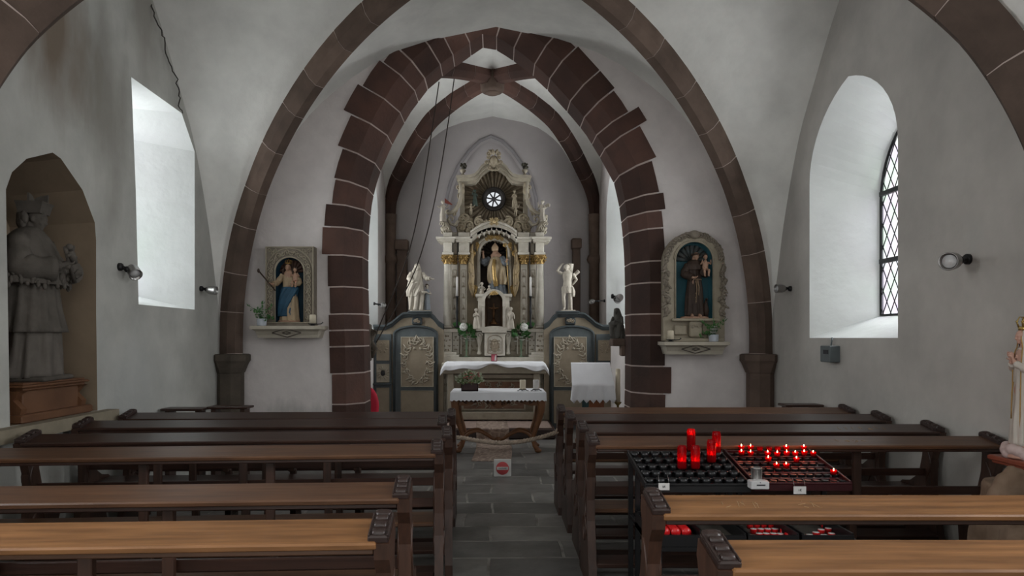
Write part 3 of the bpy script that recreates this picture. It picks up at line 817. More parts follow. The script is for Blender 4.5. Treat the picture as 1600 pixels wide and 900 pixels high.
# coin tin and slot box, price tags
b = B(); p = Vector((1.437, 3.83, .815))
t = thing('coin_box', 'small white metal box with coin slot clipped between the candle racks', 'coin box', tuple(P(1188, 765, 3.79)))
b.box((0, .03, .022), (.098, .06, .044), (0, 0, 0), .004); part('box_body', b, mat('white_enamel', (.50, .50, .50), .4, .05, 10, 0), t)
b = B(); b.box((.004, -.001, .024), (.045, .004, .006)); b.lathe([(.001, 0), (.003, 0), (.003, .002)], (0, 0, .037), 8, rot=Matrix.Rotation(PI/2, 3, 'X')); part('coin_slot', b, ink, t)
pc = P(1182, 751, 3.87)
t = thing('metal_tin', 'ribbed silver metal tin standing beside the coin box', 'tin', tuple(pc))
b = B(); b.lathe([(.001, 0), (.027, 0), (.028, .003), (.027, .006), (.027, .066), (.0285, .068), (.0285, .073), (.026, .073), (.025, .01), (.001, .008)], (0, 0, 0), 28)
for k in range(14): b.box((.0275*math.cos(k*PI/7), .0275*math.sin(k*PI/7), .036), (.003, .003, .052), (0, 0, k*PI/7))
part('tin_body', b, steel, t)
def price_tag(x0, y0, x1, y1, yy, s, label):
    a, c = P(x0, y0, yy), P(x1, y1, yy); w = c.x-a.x; h = a.z-c.z
    t = thing('price_tag', label, 'price tag', ((a.x+c.x)/2, yy, (a.z+c.z)/2))
    b = B(); b.box((0, 0, 0), (w, .002, h), (0, 0, -.02), .0006); cd = part('card', b, white_p, t)
    text('price', s, (0, -.0018, 0), (PI/2, 0, 0), h*.42, ink, cd)
    b = B()
    for sx in (-1, 1): b.tube([(sx*w*.42, 0, h/2-.004), (sx*w*.45, .01, h/2+.022), (sx*w*.40, .03, h/2+.04)], .0012, 5)
    part('hanging_wire', b, steel, t)
price_tag(1029, 755, 1046, 766, 3.83, '5€', 'small white 5 euro price tag hung on the black candle rack')
price_tag(1240, 760, 1259.5, 772, 3.83, '1€', 'small white 1 euro price tag hung on the tealight rack')
# lower shelf with stock
ys0, ys1, zs = 3.66, 4.05, .535
t = thing('stock_box', 'open black box holding spare red candles below the black rack', 'box', (.935, (ys0+ys1)/2, .5145))
b = B(); b.box((0, 0, .018), (.27, .39, .032)); 
for sx in (-1, 1): b.box((sx*.13, 0, .045), (.01, .39, .085))
b.box((0, -.19, .03), (.27, .012, .06)); b.box((0, .19, .045), (.27, .01, .085))
part('box_shell', b, blk, t)
for i in range(4):
    x = .837+i*.0565
    t = thing('spare_candle', 'spare red candle lying in the black box, %s from the left' % ordn[i], 'candle', (x, 3.86, .5385+.034), 0, 'spare red candles in the box')
    b = B(); b.lathe([(.001, -.15), (.024, -.148), (.026, -.14), (.026, .12), (.018, .13), (.018, .14), (.001, .142)], (0, 0, 0), 18, rot=Matrix.Rotation(-PI/2, 3, 'X')); part('candle_body', b, redplastic, t)
grey_tray = mat('grey_tray_bottom', (.10, .09, .075), .5, .15, 10, .05, 20)
def stock_tray(x0, x1, label):
    t = thing('stock_tray', label, 'tray', ((x0+x1)/2, 3.86, .5145)); w = x1-x0
    b = B(); b.box((0, 0, .004), (w, .40, .008)); part('tray_bottom', b, grey_tray, t)
    b = B()
    for sx in (-1, 1): b.box((sx*(w/2-.005), 0, .035), (.01, .40, .07))
    for sy in (-1, 1): b.box((0, sy*.20, .03), (w, .01, .06))
    part('tray_rim', b, blk, t)
stock_tray(1.075, 1.30, 'empty grey tray with black rim beside the spare red candles')
stock_tray(1.31, 1.575, 'black tray crowded with white and red tealights below the rack')
stock_tray(1.59, 1.86, 'black tray with a few loose tealights at its front right')
def flat(px, py, z): y = (1.6-z)*FPX/(py-VY); return ((px-VX)*y/FPX, y, z)
cupp = None
def spare(zx, zy, i, red, g):
    global cupp
    p = flat(960+zx/Z, 620+zy/Z, .545)
    if g == 'crowded tray': rowi = 0 if i < 4 else 1 if i < 8 else 2; ri = (('back', 'middle', 'front')[rowi], ordn[i-4*rowi] if not red else ('back', 'middle', 'front')[i])
    lab = ('upturned red spare tealight at the right side of the crowded tray, %s one of three' % ri[1]) if red else ('white spare tealight, %s from left in %s row of the crowded tray' % (ri[1], ri[0])) if g == 'crowded tray' else 'white spare tealight in the sparse tray, %s' % ('backmost', 'second from the back', 'middle of the inner curve', 'at the front right edge', 'third from the left', 'leftmost', 'front centre')[i]
    if cupp is None:
        t = thing('spare_tealight', lab, 'tealight', (p[0], p[1], .5235), 0, 'spare tealights in the trays')
        b = B(); b.lathe([(.001, 0), (.016, 0), (.0185, .024), (.0185, .026)], (0, 0, 0), 18); part('red_cup', b, redplastic, t)
        b = B(); b.lathe([(.001, .02), (.0172, .02), (.0172, .0272), (.001, .0275)], (0, 0, 0), 18); part('wax', b, waxw, t)
        cupp = t
    else:
        t = dup(cupp, (p[0], p[1], .5235), None, lab)
        if red: t.rotation_euler = (PI, 0, 0); t.location.z += .027
for i, q in enumerate([(733, 690), (770, 690), (808, 690), (846, 690), (753, 718), (792, 718), (830, 718), (868, 718), (783, 743), (821, 743), (860, 743), (897, 745)]): spare(*q, i, 0, 'crowded tray')
for i, q in enumerate([(905, 692), (912, 720), (937, 742)]): spare(*q, i, 1, 'crowded tray')
for i, q in enumerate([(1135, 687), (1157, 715), (1119, 722), (1175, 743), (1091, 737), (1055, 750), (1134, 752)]): spare(*q, i, 0, 'sparse tray')
# ------------------------------------------------------------------ carved figures
def rotm(yaw=0, pitch=0, roll=0):
    return Matrix.Rotation(yaw, 3, 'Z') @ Matrix.Rotation(pitch, 3, 'X') @ Matrix.Rotation(roll, 3, 'Y')
def head(b, c, s, yaw=0, pitch=0, roll=0):
    "face towards -Y; s = head height"
    R = rotm(yaw, pitch, roll); c = Vector(c)
    def pt(x, y, z): return c+R@Vector((x*s, y*s, z*s))
    b.ell(pt(0, .04, .08), (.34*s, .40*s, .40*s), R, 14, 10)
    b.ell(pt(0, -.10, -.16), (.25*s, .25*s, .32*s), R, 12, 8)
    b.ell(pt(0, -.24, -.36), (.11*s, .11*s, .10*s), R, 8, 6)
    b.tube([pt(0, -.33, .06), pt(0, -.43, -.10), pt(0, -.36, -.13)], [.04*s, .065*s, .06*s], 6)
    b.tube([pt(-.22, -.29, .09), pt(0, -.37, .10), pt(.22, -.29, .09)], [.035*s, .05*s, .035*s], 6)
    for f in (-1, 1):
        b.ell(pt(.13*f, -.31, -.005), (.055*s, .04*s, .035*s), R, 8, 6)
        b.ell(pt(.34*f, .05, -.03), (.04*s, .09*s, .12*s), R, 8, 6)
        b.ell(pt(.15*f, -.27, -.15), (.08*s, .08*s, .09*s), R, 8, 6)
    b.tube([pt(-.09, -.31, -.235), pt(0, -.35, -.23), pt(.09, -.31, -.235)], [.015*s, .035*s, .015*s], 6)
def hand(b, w, d, n, s, curl=.5):
    "wrist w, direction d, palm normal n, hand length s"
    w = Vector(w); d = Vector(d).normalized(); n = Vector(n); n = (n-d*n.dot(d)).normalized(); q = d.cross(n)
    b.tube([w-d*s*.1, w+d*s*.25, w+d*s*.5], [s*.15, s*.2, s*.2], 8, flat=.6)
    for i, (o, l) in enumerate(((-.17, .42), (-.06, .5), (.06, .46), (.17, .36))):
        p0 = w+d*s*.42+q*s*o; p1 = p0+d*s*l*.45+n*s*.03*curl; p2 = p1+(d*(1-curl)+n*curl).normalized()*s*l*.35; p3 = p2+(d*(1-curl*1.7)+n*curl*1.6).normalized()*s*l*.25
        b.tube([p0, p1, p2, p3], [s*.06, s*.057, s*.05, s*.04], 6)
    p0 = w+d*s*.15-q*s*.14; b.tube([p0, p0+(d*.6-q+n*.3).normalized()*s*.22, p0+(d*.9-q*.7+n*.5).normalized()*s*.40], [s*.075, s*.065, s*.045], 6)
def drape(b, prof, n=9, amp=.12, seed=0, twist=0.0, res=72, fine=.3, top=True, front=None):
    "robe: prof of (z, rx, ry, cx, cy, fold strength)"
    rnd = random.Random(seed); ph = rnd.uniform(0, 6); ph2 = rnd.uniform(0, 6); ph3 = rnd.uniform(0, 6)
    zs = [p[0] for p in prof]; fs = [pchip(zs, [p[k] for p in prof]) for k in range(1, 6)] if zs[0] < zs[-1] else None
    N = max(14, int(len(prof)*5)); rings = []
    for i in range(N+1):
        z = zs[0]+(zs[-1]-zs[0])*i/N; rx, ry, cx, cy, st = [f(z) for f in fs]; r = []
        for j in range(res):
            a = 2*PI*j/res; tw = twist*(zs[-1]-z)/(zs[-1]-zs[0])
            w = math.sin(n*(a+tw)+ph+1.2*math.sin(2*a+ph2)); w = (abs(w)**.7)*(1 if w > 0 else -1)
            w2 = math.sin((2*n+1)*(a+tw*1.3)+ph3+z*9/(zs[-1]-zs[0]))
            k = 1+amp*st*(w*(1-fine)+w2*fine)
            r.append((cx+math.cos(a)*rx*k, cy+math.sin(a)*ry*k, z))
        rings.append(r)
    b.loft(rings)
def scale_pts(H, pts): return [tuple(c*H for c in p) for p in pts]
class Fig:
    "figure in units of its own height, facing -Y"
    def __init__(s, root, H, vox=.006): s.t = root; s.H = H; s.vox = vox; s.b = B(); s.b.M = Matrix.Scale(H, 4)
    def newb(s): b = B(); b.M = Matrix.Scale(s.H, 4); return b
    def torso(s, cx=0, cy=0, w=.10, lean=0, core=True):
        if core: s.b.tube([(cx, cy, 0), (cx, cy, .25), (cx, cy, .5)], .045, 8)
        s.b.loft([[(cx+math.cos(a)*rx+lean*z, cy+math.sin(a)*ry, z) for a in [2*PI*j/16 for j in range(16)]] for z, rx, ry in ((.46, w*.85, .07), (.52, w*.9, .075), (.62, w*.75, .062), (.72, w*.95, .07), (.80, w*1.0, .062), (.835, w*.6, .045), (.86, .036, .036), (.90, .03, .032))])
    def head(s, c, hh=.125, **k): head(s.b, c, hh, **k)
    def arm(s, sh, el, wr, hd=None, nrm=(0, -1, 0), curl=.5, r=(.034, .028, .019), hs=.085):
        s.b.tube([sh, Vector(sh).lerp(Vector(el), .5), el, Vector(el).lerp(Vector(wr), .4), wr], [r[0], r[0]*.9, r[1], r[1]*.9, r[2]], 10)
        hand(s.b, wr, Vector(hd) if hd else Vector(wr)-Vector(el), nrm, hs, curl)
    def leg(s, hip, kn, an, toe, r=(.055, .036, .022)):
        s.b.tube([hip, Vector(hip).lerp(Vector(kn), .5), kn, Vector(kn).lerp(Vector(an), .35), an], [r[0], r[0]*.88, r[1], r[1]*1.05, r[2]], 10)
        s.b.tube([Vector(an)+Vector((0, .018, -.012)), an, Vector(an).lerp(Vector(toe), .55)+Vector((0, 0, .003)), toe], [.02, .024, .022, .014], 8, flat=.8)
    def done(s, m):
        o = part('body', s.b, m, s.t); remesh(o, s.vox*s.H, 1); s.body = o; return o
    def cloth(s, name, prof, m, **k):
        b = s.newb(); drape(b, prof, **k); return part(name, b, m, s.t)
    def sleeve(s, name, pts, rr, m, seed=1, n=10):
        b = s.newb(); pts = [Vector(p) for p in pts]; fine = []
        for p, q in zip(pts, pts[1:]): fine += [p.lerp(q, i/6) for i in range(6)]
        fine.append(pts[-1]); K = len(fine)-1; rf = pchip([i/(len(rr)-1) for i in range(len(rr))], rr)
        b.tube(fine, [rf(i/K)*(1+.10*math.sin(i*1.7+seed)) for i in range(K+1)], 14)
        return part(name, b, m, s.t)
def small_fig(parent, name, loc, H, m, yaw=0, wings=False, arms='up', robe=True, label=None, robe_m=None):
    "small carved figure as a part of its altar; fused into one mesh"
    b = B(); b.M = Matrix.Translation(Vector(loc)) @ Matrix.Rotation(yaw, 4, 'Z') @ Matrix.Scale(H, 4)
    b.loft([[(math.cos(a)*rx, math.sin(a)*ry, z) for a in [2*PI*j/12 for j in range(12)]] for z, rx, ry in ((.42, .10, .08), (.55, .085, .07), (.68, .105, .075), (.76, .10, .06), (.80, .05, .04), (.84, .04, .04))])
    head(b, (0, -.01, .90), .19, yaw=.2, pitch=.1)
    b.ell((0, .02, .93), (.09, .09, .085), None, 10, 8)
    el = {'up': [(-.20, -.05, .66), (-.16, -.12, .84)], 'front': [(-.15, -.03, .60), (-.04, -.16, .66)], 'out': [(-.22, -.02, .64), (-.34, -.08, .68)], 'down': [(-.16, 0, .58), (-.13, -.1, .46)]}[arms]
    er = {'up': [(.17, -.03, .62), (.10, -.15, .58)], 'front': [(.15, -.03, .60), (.05, -.16, .68)], 'out': [(.2, -.02, .66), (.30, -.05, .82)], 'down': [(.17, 0, .6), (.2, -.08, .5)]}[arms]
    for sh, (e, w) in (((-.10, 0, .74), el), ((.10, 0, .74), er)):
        b.tube([sh, e, w], [.042, .036, .026], 8); hand(b, w, Vector(w)-Vector(e), (0, -1, 0), .10, .4)
    if robe:
        drape(b, [(0.0, .16, .13, .02, 0, 1), (.15, .15, .125, .01, 0, 1), (.35, .13, .11, 0, 0, .8), (.52, .10, .085, 0, 0, .5), (.70, .11, .085, 0, 0, .2)], 6, .16, seed=int(abs(loc[0])*1000) % 97, res=40)
    else:
        for f in (-1, 1):
            b.tube([(.05*f, 0, .46), (.075*f, -.06, .26), (.055*f, .0, .04)], [.065, .05, .03], 8); b.tube([(.055*f, .01, .03), (.06*f, -.09, .015)], [.028, .02], 6)
        b.loft([[(math.cos(a)*.115*(1+.1*math.sin(5*a)), math.sin(a)*.095, z) for a in [2*PI*j/20 for j in range(20)]] for z in (.36, .42, .50)])
    if wings:
        for f in (-1, 1):
            b.loft([[(f*(.06+u*.26), .10+u*.05+o*.02, .70+w+(.18*u if u < .6 else .108-.1*(u-.6))) for o, w in ((-1, -.14*(1-u*.3)), (1, -.14*(1-u*.3)), (1, .06), (-1, .06))] for u in (0, .25, .5, .75, 1)], True, True, False)
    o = part(name, b, m, parent); remesh(o, H*.014, 1)
    if label: o['label'] = label
    return o
# ------------------------------------------------------------------ high altar and side screens
cream = mat('painted_cream_wood', (.48, .44, .37), .6, .12, 9, .15, 40, col2=(.62, .585, .51))
cream_d = mat('aged_cream_paint', (.36, .32, .25), .65, .15, 9, .15, 40)
tan = mat('tan_painted_panel', (.29, .24, .175), .65, .12, 7, .15, 30)
gold = mat('gilding', (.42, .28, .11), .38, .25, 30, .3, 60, metal=.65)
raym = mat('umber_ray_wood', (.10, .078, .052), .6, .3, 12, .2, 40, col2=(.20, .16, .11))
bluegrey = mat('blue_grey_paint', (.090, .105, .110), .6, .14, 6, .15, 30)
bluegrey_d = mat('dark_blue_grey_moulding', (.05, .06, .063), .55, .14, 6, .1, 30)
brown_in = mat('brown_niche_lining', (.075, .045, .025), .6, .3, 12, .2, 30)
dark_in = mat('dark_niche_shell', (.055, .042, .034), .8, .3, 14, .3, 30)
statue_w = mat('white_painted_carving', (.40, .36, .30), .6, .14, 10, .1, 50)
CP = 771.5
drapegold = mat('worn_gilded_drapery', (.25, .20, .13), .5, .3, 9, .3, 40, metal=.15, col2=(.38, .27, .13))
def pb(b, x0, y0, x1, y1, yf, yb, bev=.006, m=False):
    for k in ((0, 1) if m else (0,)):
        a0, a1 = (x0, x1) if k == 0 else (2*CP-x1, 2*CP-x0)
        p = P(a0, y0, yf); q = P(a1, y1, yf); b.box(((p.x+q.x)/2, (yf+yb)/2, (p.z+q.z)/2), (q.x-p.x, yb-yf, p.z-q.z), (0, 0, 0), bev)
def cscroll(b, c, r, a0, turns, y, th, sx=1, dr=1, n=None):
    n = n or max(10, int(turns*14)); pts = []
    for i in range(n+1):
        u = i/n; a = a0+dr*turns*2*PI*u; rr = r*(1-.82*u); pts.append((c[0]+sx*math.cos(a)*rr, y-.3*th*(1-u), c[1]+math.sin(a)*rr))
    b.tube(pts, [th*(1-.35*i/n) for i in range(n+1)], 6); b.ell(pts[-1], th*1.5, None, 6, 5)
def leaf(b, c, d, L_, w, y, th):
    d = Vector((d[0], d[1])).normalized(); n = Vector((-d.y, d.x))
    pts = []
    for i in range(6):
        u = i/5; k = math.sin(PI*min(1, u*.9+.1)); pts.append((c[0]+d.x*L_*u+n.x*.15*L_*u*u, y-th*k, c[1]+d.y*L_*u+n.y*.15*L_*u*u))
    b.tube(pts, [max(.002, w*math.sin(PI*(.12+.83*i/5))) for i in range(6)], 6, flat=.6)
def rocaille(b, cx, cz, w, h, y, th=.007, seed=1, dens=6, fill=0):
    "carved frame of scrolls and leaves, symmetrical about cx"
    rnd = random.Random(seed)
    for sx in (-1, 1):
        for k in range(dens):
            a = -PI/2+PI*(k+.5)/dens; px_ = cx+sx*math.cos(a)*w*.42; pz = cz+math.sin(a)*h*.45
            r = min(w, h)*rnd.uniform(.10, .16); cscroll(b, (px_, pz), r, rnd.uniform(0, 6), 1.15, y, th, sx, rnd.choice((-1, 1)))
            leaf(b, (px_, pz), (sx*math.cos(a+.6), math.sin(a+.6)), r*1.5, th*1.5, y, th)
            leaf(b, (px_, pz), (-sx*math.cos(a-.8), -math.sin(a-.8)), r*1.3, th*1.3, y, th)
        for k in range(fill):
            px_ = cx+sx*rnd.uniform(.03, .25)*w; pz = cz+rnd.uniform(-.4, .4)*h; cscroll(b, (px_, pz), min(w, h)*.1, rnd.uniform(0, 6), 1, y, th*.8, sx)
def frame(b, x0, z0, x1, z1, y, t_, d, arch=0):
    "raised moulding round a panel (world coords)"
    if not arch:
        for (ax, az, bx, bz) in ((x0, z0, x1, z0), (x0, z1, x1, z1)): b.box(((ax+bx)/2, y, az), (bx-ax+t_, d, t_), (0, 0, 0), .003)
        for xx in (x0, x1): b.box((xx, y, (z0+z1)/2), (t_, d, z1-z0), (0, 0, 0), .003)
    else:
        pts = [(x0, y, z0), (x0, y, z1-arch)]+[((x0+x1)/2-(x1-x0)/2*math.cos(PI*i/14), y, z1-arch+arch*math.sin(PI*i/14)) for i in range(1, 14)]+[(x1, y, z1-arch), (x1, y, z0), (x0, y, z0)]
        b.tube(pts, t_*.6, 6)
# platform
b = B(); b.box((.04, 11.78, .0835), (1.80, 1.40, .167), (0, 0, 0), .02); trim(b, oak_dark)
H_ = thing('high_altar', 'tall cream and gold carved baroque high altar against the chancel end wall', 'altar', (-.04, 12.4, .167))
def hp(name, b, m, par=None): return part(name, b, m, par or H_, world=True) if par is None else part_sub(name, b, m, par)
def part_sub(name, b, m, par):
    o = part(name, b, m, None); o.data.transform(Matrix.Translation(-Vector(H_.location))); o.parent = par; return o
# mensa and lower block
b = B(); pb(b, 678, 558, 866, 657, 12.42, 12.9); pb(b, 673, 565, 871, 568.5, 12.36, 12.9, .01); pb(b, 676, 649, 868, 657, 12.38, 12.5); hp('lower_block', b, cream)
b = B()
for s in (0, 1):
    f_ = lambda px: px if s == 0 else 2*CP-px
    p, q = P(f_(681), 575, 12.42), P(f_(696), 645, 12.42); x0, x1 = sorted((p.x, q.x)); frame(b, x0, q.z, x1, p.z, 12.41, .012, .02)
    rocaille(b, (x0+x1)/2, (p.z+q.z)/2+.1, x1-x0+.03, (p.z-q.z)*.55, 12.405, .006, 3, 5)
hp('side_relief', b, cream_d)
b = B(); pb(b, 690, 567, 853, 584, 11.95, 12.45, .01); pb(b, 699, 584, 709, 656, 12.0, 12.3, .01, True); pb(b, 700, 644, 843, 656, 12.05, 12.4, .01); pb(b, 709, 585, 834, 591, 12.1, 12.4, .004)
mens = hp('altar_table', b, cream_d)
b = B(); pb(b, 706, 590, 837, 650, 12.25, 12.3, .0); hp('front_panel', b, tan)
b = B(); pb(b, 723, 595, 820, 640, 12.235, 12.25, .004); p_, q_ = P(723, 595, 12.23), P(820, 640, 12.23)
fp = hp('painted_panel', b, mat('faded_red_panel', (.20, .10, .07), .7, .3, 9, .1, 30, col2=(.30, .19, .13)))
b = B(); frame(b, p_.x, q_.z, q_.x, p_.z, 12.22, .03, .03); hp('panel_moulding', b, cream_d)
b = B(); rocaille(b, (p_.x+q_.x)/2, (p_.z+q_.z)/2, 1.2, .42, 12.225, .008, 5, 7, 3); hp('panel_scrollwork', b, cream_d)
# predella
b = B(); pb(b, 696, 517, 847, 557, 12.62, 12.95, .01); pb(b, 690, 512, 853, 517, 12.5, 12.95, .01)
hp('predella', b, cream_d)
for k_ in (0, 1):
    b = B()
    for a in ((688, 554, 717, 558, 12.42, 12.9), (689, 550, 713, 554, 12.42, 12.9), (691, 519, 706, 551, 12.46, 12.8), (707, 519, 717, 553, 12.55, 12.85), (688, 514, 719, 519, 12.44, 12.85)):
        pb(b, *(a[:4] if k_ == 0 else (2*CP-a[2], a[1], 2*CP-a[0], a[3])), a[4], a[5], .006)
    hp('column_pedestal', b, cream)
b = B()
for s in (1, -1):
    for (px, w, h, yy) in ((698.5, 11, 26, 12.455), (712, 7, 24, 12.545), (728, 12, 28, 12.61), (741, 12, 28, 12.61)):
        px_ = px if s == 1 else 2*CP-px; p = P(px_, 536, yy); k = 12.5/FPX
        rocaille(b, p.x, p.z, w*k, h*k, yy, .005, int(px), 4, 1)
hp('predella_relief', b, tan)
b = B()
for s in (1, -1):
    for px in (720.5, 734.5, 747.5):
        px_ = px if s == 1 else 2*CP-px; p = P(px_, 536, 12.6)
        b.box((p.x, 12.6, p.z), (.02, .05, .40), (0, 0, 0), .005)
    px_ = 749 if s == 1 else 2*CP-749; p = P(px_, 530, 12.5)
    b.lathe([(.03, -.27), (.045, -.25), (.03, -.22), (.022, -.12), (.05, -.02), (.06, .05), (.075, .09), (.07, .13)], (p.x, 12.52, p.z), 14)
    cscroll(b, (p.x, p.z+.07), .06, 0, 1.2, 12.44, .014, s)
hp('console', b, cream)
b = B(); pb(b, 757, 520, 789, 556, 12.38, 12.7, .01); pb(b, 753, 516, 792, 520, 12.34, 12.7, .008); p = P(773, 516, 12.36)
b.xz([(p.x+.26*math.cos(a), p.z+.075*math.sin(a)) for a in [PI*i/14 for i in range(15)]], 12.36, 12.6)
tb_ = hp('tabernacle', b, cream)
b = B(); p, q = P(762, 524, 12.37), P(785, 552, 12.37); frame(b, p.x, q.z, q.x, p.z, 12.375, .01, .015, .08)
c_ = P(773, 540, 12.37); b.ell((c_.x, 12.37, c_.z), (.075, .012, .12), None, 16, 8); b.lathe([(.03, -.06), (.012, -.04), (.01, -.01), (.035, .03), (.04, .06)], (c_.x, 12.355, c_.z), 12); b.ell((c_.x, 12.355, c_.z+.085), .025)
for s in (-1, 1):
    for k in range(4): cscroll(b, (c_.x+s*.075, c_.z-.09+k*.06), .025, k, 1, 12.365, .006, s)
part_sub('tabernacle_door', b, tan, tb_)
# aedicule with crucifix
b = B(); pb(b, 743, 459, 758, 463.5, 12.30, 12.75, .006, True); pb(b, 747, 463.5, 756, 514, 12.36, 12.7, .006, True); pb(b, 744, 511, 799, 517, 12.34, 12.7, .006)
ar = []
cA = P(CP, 470, 12.33)
for rr, yy0 in ((.215, 12.30),):
    outer = [(cA.x+rr*math.cos(a), cA.z+rr*.93*math.sin(a)) for a in [PI*i/20 for i in range(21)]]
    inner = [(cA.x+rr*.72*math.cos(a), cA.z+rr*.66*math.sin(a)) for a in [PI*i/20 for i in range(20, -1, -1)]]
    b.xz(outer+[(cA.x-rr, cA.z-.1), (cA.x-rr*.72, cA.z-.1)]+inner+[(cA.x+rr*.72, cA.z-.1), (cA.x+rr, cA.z-.1)], yy0, 12.6)
for s in (-1, 1): b.box((cA.x+s*.185, 12.42, cA.z-.25), (.05, .14, .42), (0, 0, 0), .006)
aed = hp('aedicule', b, cream)
b = B(); r_ = .155
op = [(cA.x-r_, cA.z-.46)]+[(cA.x-r_*math.cos(PI*i/16), cA.z+r_*.9*math.sin(PI*i/16)) for i in range(17)]+[(cA.x+r_, cA.z-.46)]
A_ = [b.v((x, 12.38, z)) for x, z in op]; C_ = [b.v((cA.x+(x-cA.x)*.75, 12.6, z-.01)) for x, z in op]
for i in range(len(A_)-1): b.f([A_[i], A_[i+1], C_[i+1], C_[i]], True)
b.f(C_); part_sub('brown_niche', b, brown_in, aed)
b = B(); c_ = P(CP, 490, 12.5); b.box((c_.x, 12.5, c_.z), (.02, .02, .36), (0, 0, 0), .002); b.box((c_.x, 12.5, c_.z+.10), (.18, .02, .02), (0, 0, 0), .002)
b.tube([(c_.x, 12.48, c_.z-.1), (c_.x, 12.47, c_.z), (c_.x, 12.475, c_.z+.08)], [.012, .02, .018], 8); b.ell((c_.x, 12.465, c_.z+.115), .018)
for s in (-1, 1): b.tube([(c_.x, 12.475, c_.z+.075), (c_.x+s*.08, 12.48, c_.z+.1)], [.010, .006], 6)
b.lathe([(.09, -.19), (.06, -.16), (.03, -.13), (.02, -.1)], (c_.x, 12.5, c_.z), 12); part_sub('crucifix', b, mat('bronze_crucifix', (.16, .08, .035), .4, .2, 12, 0, metal=.4), aed)
b = B(); sh = P(CP+.5, 459, 12.28)
for k in range(9): leaf(b, (sh.x, sh.z-.02), (math.cos(PI*k/8), math.sin(PI*k/8)+.15), .085, .012, 12.28, .02)
part_sub('gold_shell', b, gold, aed)
c_ = P(CP, 505, 12.4)
def altar_fig(name, px, ybot, ytop, yy, m=None, **k):
    p = P(px, ybot, yy); H = (ybot-ytop)*yy/FPX
    loc = (p.x-H_.location.x, yy-H_.location.y, p.z-H_.location.z)
    return small_fig(H_, name, loc, H, m or statue_w, **k)
altar_fig('carved_saint', 744, 514, 482, 12.33, yaw=.3, arms='front'); altar_fig('carved_saint', 798, 514, 480, 12.33, yaw=-.3, arms='down')
altar_fig('putto', 753, 470, 441, 12.42, yaw=.2, arms='up', robe=False); altar_fig('putto', 764, 466, 446, 12.38, yaw=-.3, arms='front', robe=False)
# columns
for s in (0, 1):
    f_ = lambda px: px if s == 0 else 2*CP-px
    b = B(); p = P(f_(699), 512, 12.55); zt = P(0, 413, 12.55).z-p.z; r = .068
    b.box((p.x, 12.55, p.z+.012), (.17, .17, .03), (0, 0, 0), .004)
    b.lathe([(r*1.2, .025), (r*1.25, .04), (r*1.2, .055), (r*1.02, .065), (r*1.08, .08), (r, .09), (r*1.02, zt*.35), (r*.86, zt-.02), (r*.92, zt-.01), (r*.9, zt)], (p.x, 12.55, p.z), 24)
    c1 = hp('column', b, cream)
    for (px, w, yy) in ((710, 9.5, 12.72), (724.2, 10.5, 12.62)):
        b = B(); pb(b, px-w/2 if s == 0 else 2*CP-px-w/2, 413, px+w/2 if s == 0 else 2*CP-px+w/2, 512, yy, 12.9, .006)
        pl = hp('pilaster', b, cream)
        b = B(); p = P(f_(px), 465, yy)
        frame(b, p.x-.035, p.z-.46, p.x+.035, p.z+.5, yy-.002, .006, .01)
        for zz in (-.38, -.2, 0, .2, .38):
            for q in (-1, 1): cscroll(b, (p.x+q*.014, p.z+zz), .022, PI/2, 1.1, yy-.005, .0045, q)
            leaf(b, (p.x, p.z+zz+.02), (0, 1), .06, .006, yy-.005, .006)
        part_sub('incised_ornament', b, tan, pl)
    for (px, w, yy) in ((699, .16, 12.55), (711, .11, 12.7), (724.2, .15, 12.62)):
        b = B(); p = P(f_(px), 413, yy)
        b.lathe([(w*.42, 0), (w*.46, .012), (w*.42, .024), (w*.44, .05), (w*.5, .10), (w*.62, .135), (w*.66, .145)], (p.x, yy, p.z), 16)
        for row, (z0, rr) in enumerate(((.03, .44), (.08, .52))):
            for k in range(8):
                a = 2*PI*(k+.5*row)/8; dx, dy = math.cos(a), math.sin(a)
                b.tube([(p.x+dx*w*rr, yy+dy*w*rr, p.z+z0), (p.x+dx*w*(rr+.08), yy+dy*w*(rr+.08), p.z+z0+.035), (p.x+dx*w*(rr+.22), yy+dy*w*(rr+.22), p.z+z0+.045), (p.x+dx*w*(rr+.24), yy+dy*w*(rr+.24), p.z+z0+.03)], [.012, .014, .010, .007], 5)
        for q in (-1, 1): cscroll(b, (p.x+q*w*.45, p.z+.125), .026, PI/2, 1.2, yy-w*.55, .009, q)
        b.box((p.x, yy, p.z+.155), (w*1.3, w*1.2, .018), (0, 0, 0), .004)
        hp('gilded_capital', b, gold)
    # entablature
    b = B()
    for a in ((693, 377, 706, 397), (708, 377, 714, 397), (717, 377, 733, 397)):
        yy = {693: 12.47, 708: 12.66, 717: 12.53}[a[0]]; pb(b, *(a if s == 0 else (2*CP-a[2], a[1], 2*CP-a[0], a[3])), yy, 12.9, .006)
    for a, yy in (((691, 394, 708, 397.5), 12.44), ((715, 394, 734, 397.5), 12.50), ((689, 375.5, 709, 378), 12.40), ((713, 375.5, 737, 378), 12.45), ((681, 369.5, 711, 373), 12.30), ((684, 372.5, 710, 376), 12.35), ((711, 369.5, 738.5, 373), 12.36), ((712, 372.5, 737, 376), 12.40), ((693, 363, 706.5, 369.5), 12.50), ((716, 363, 734, 369.5), 12.50), ((706, 364, 716, 370), 12.7)):
        pb(b, *(a if s == 0 else (2*CP-a[2], a[1], 2*CP-a[0], a[3])), yy, 12.9, .005)
    hp('entablature', b, cream)
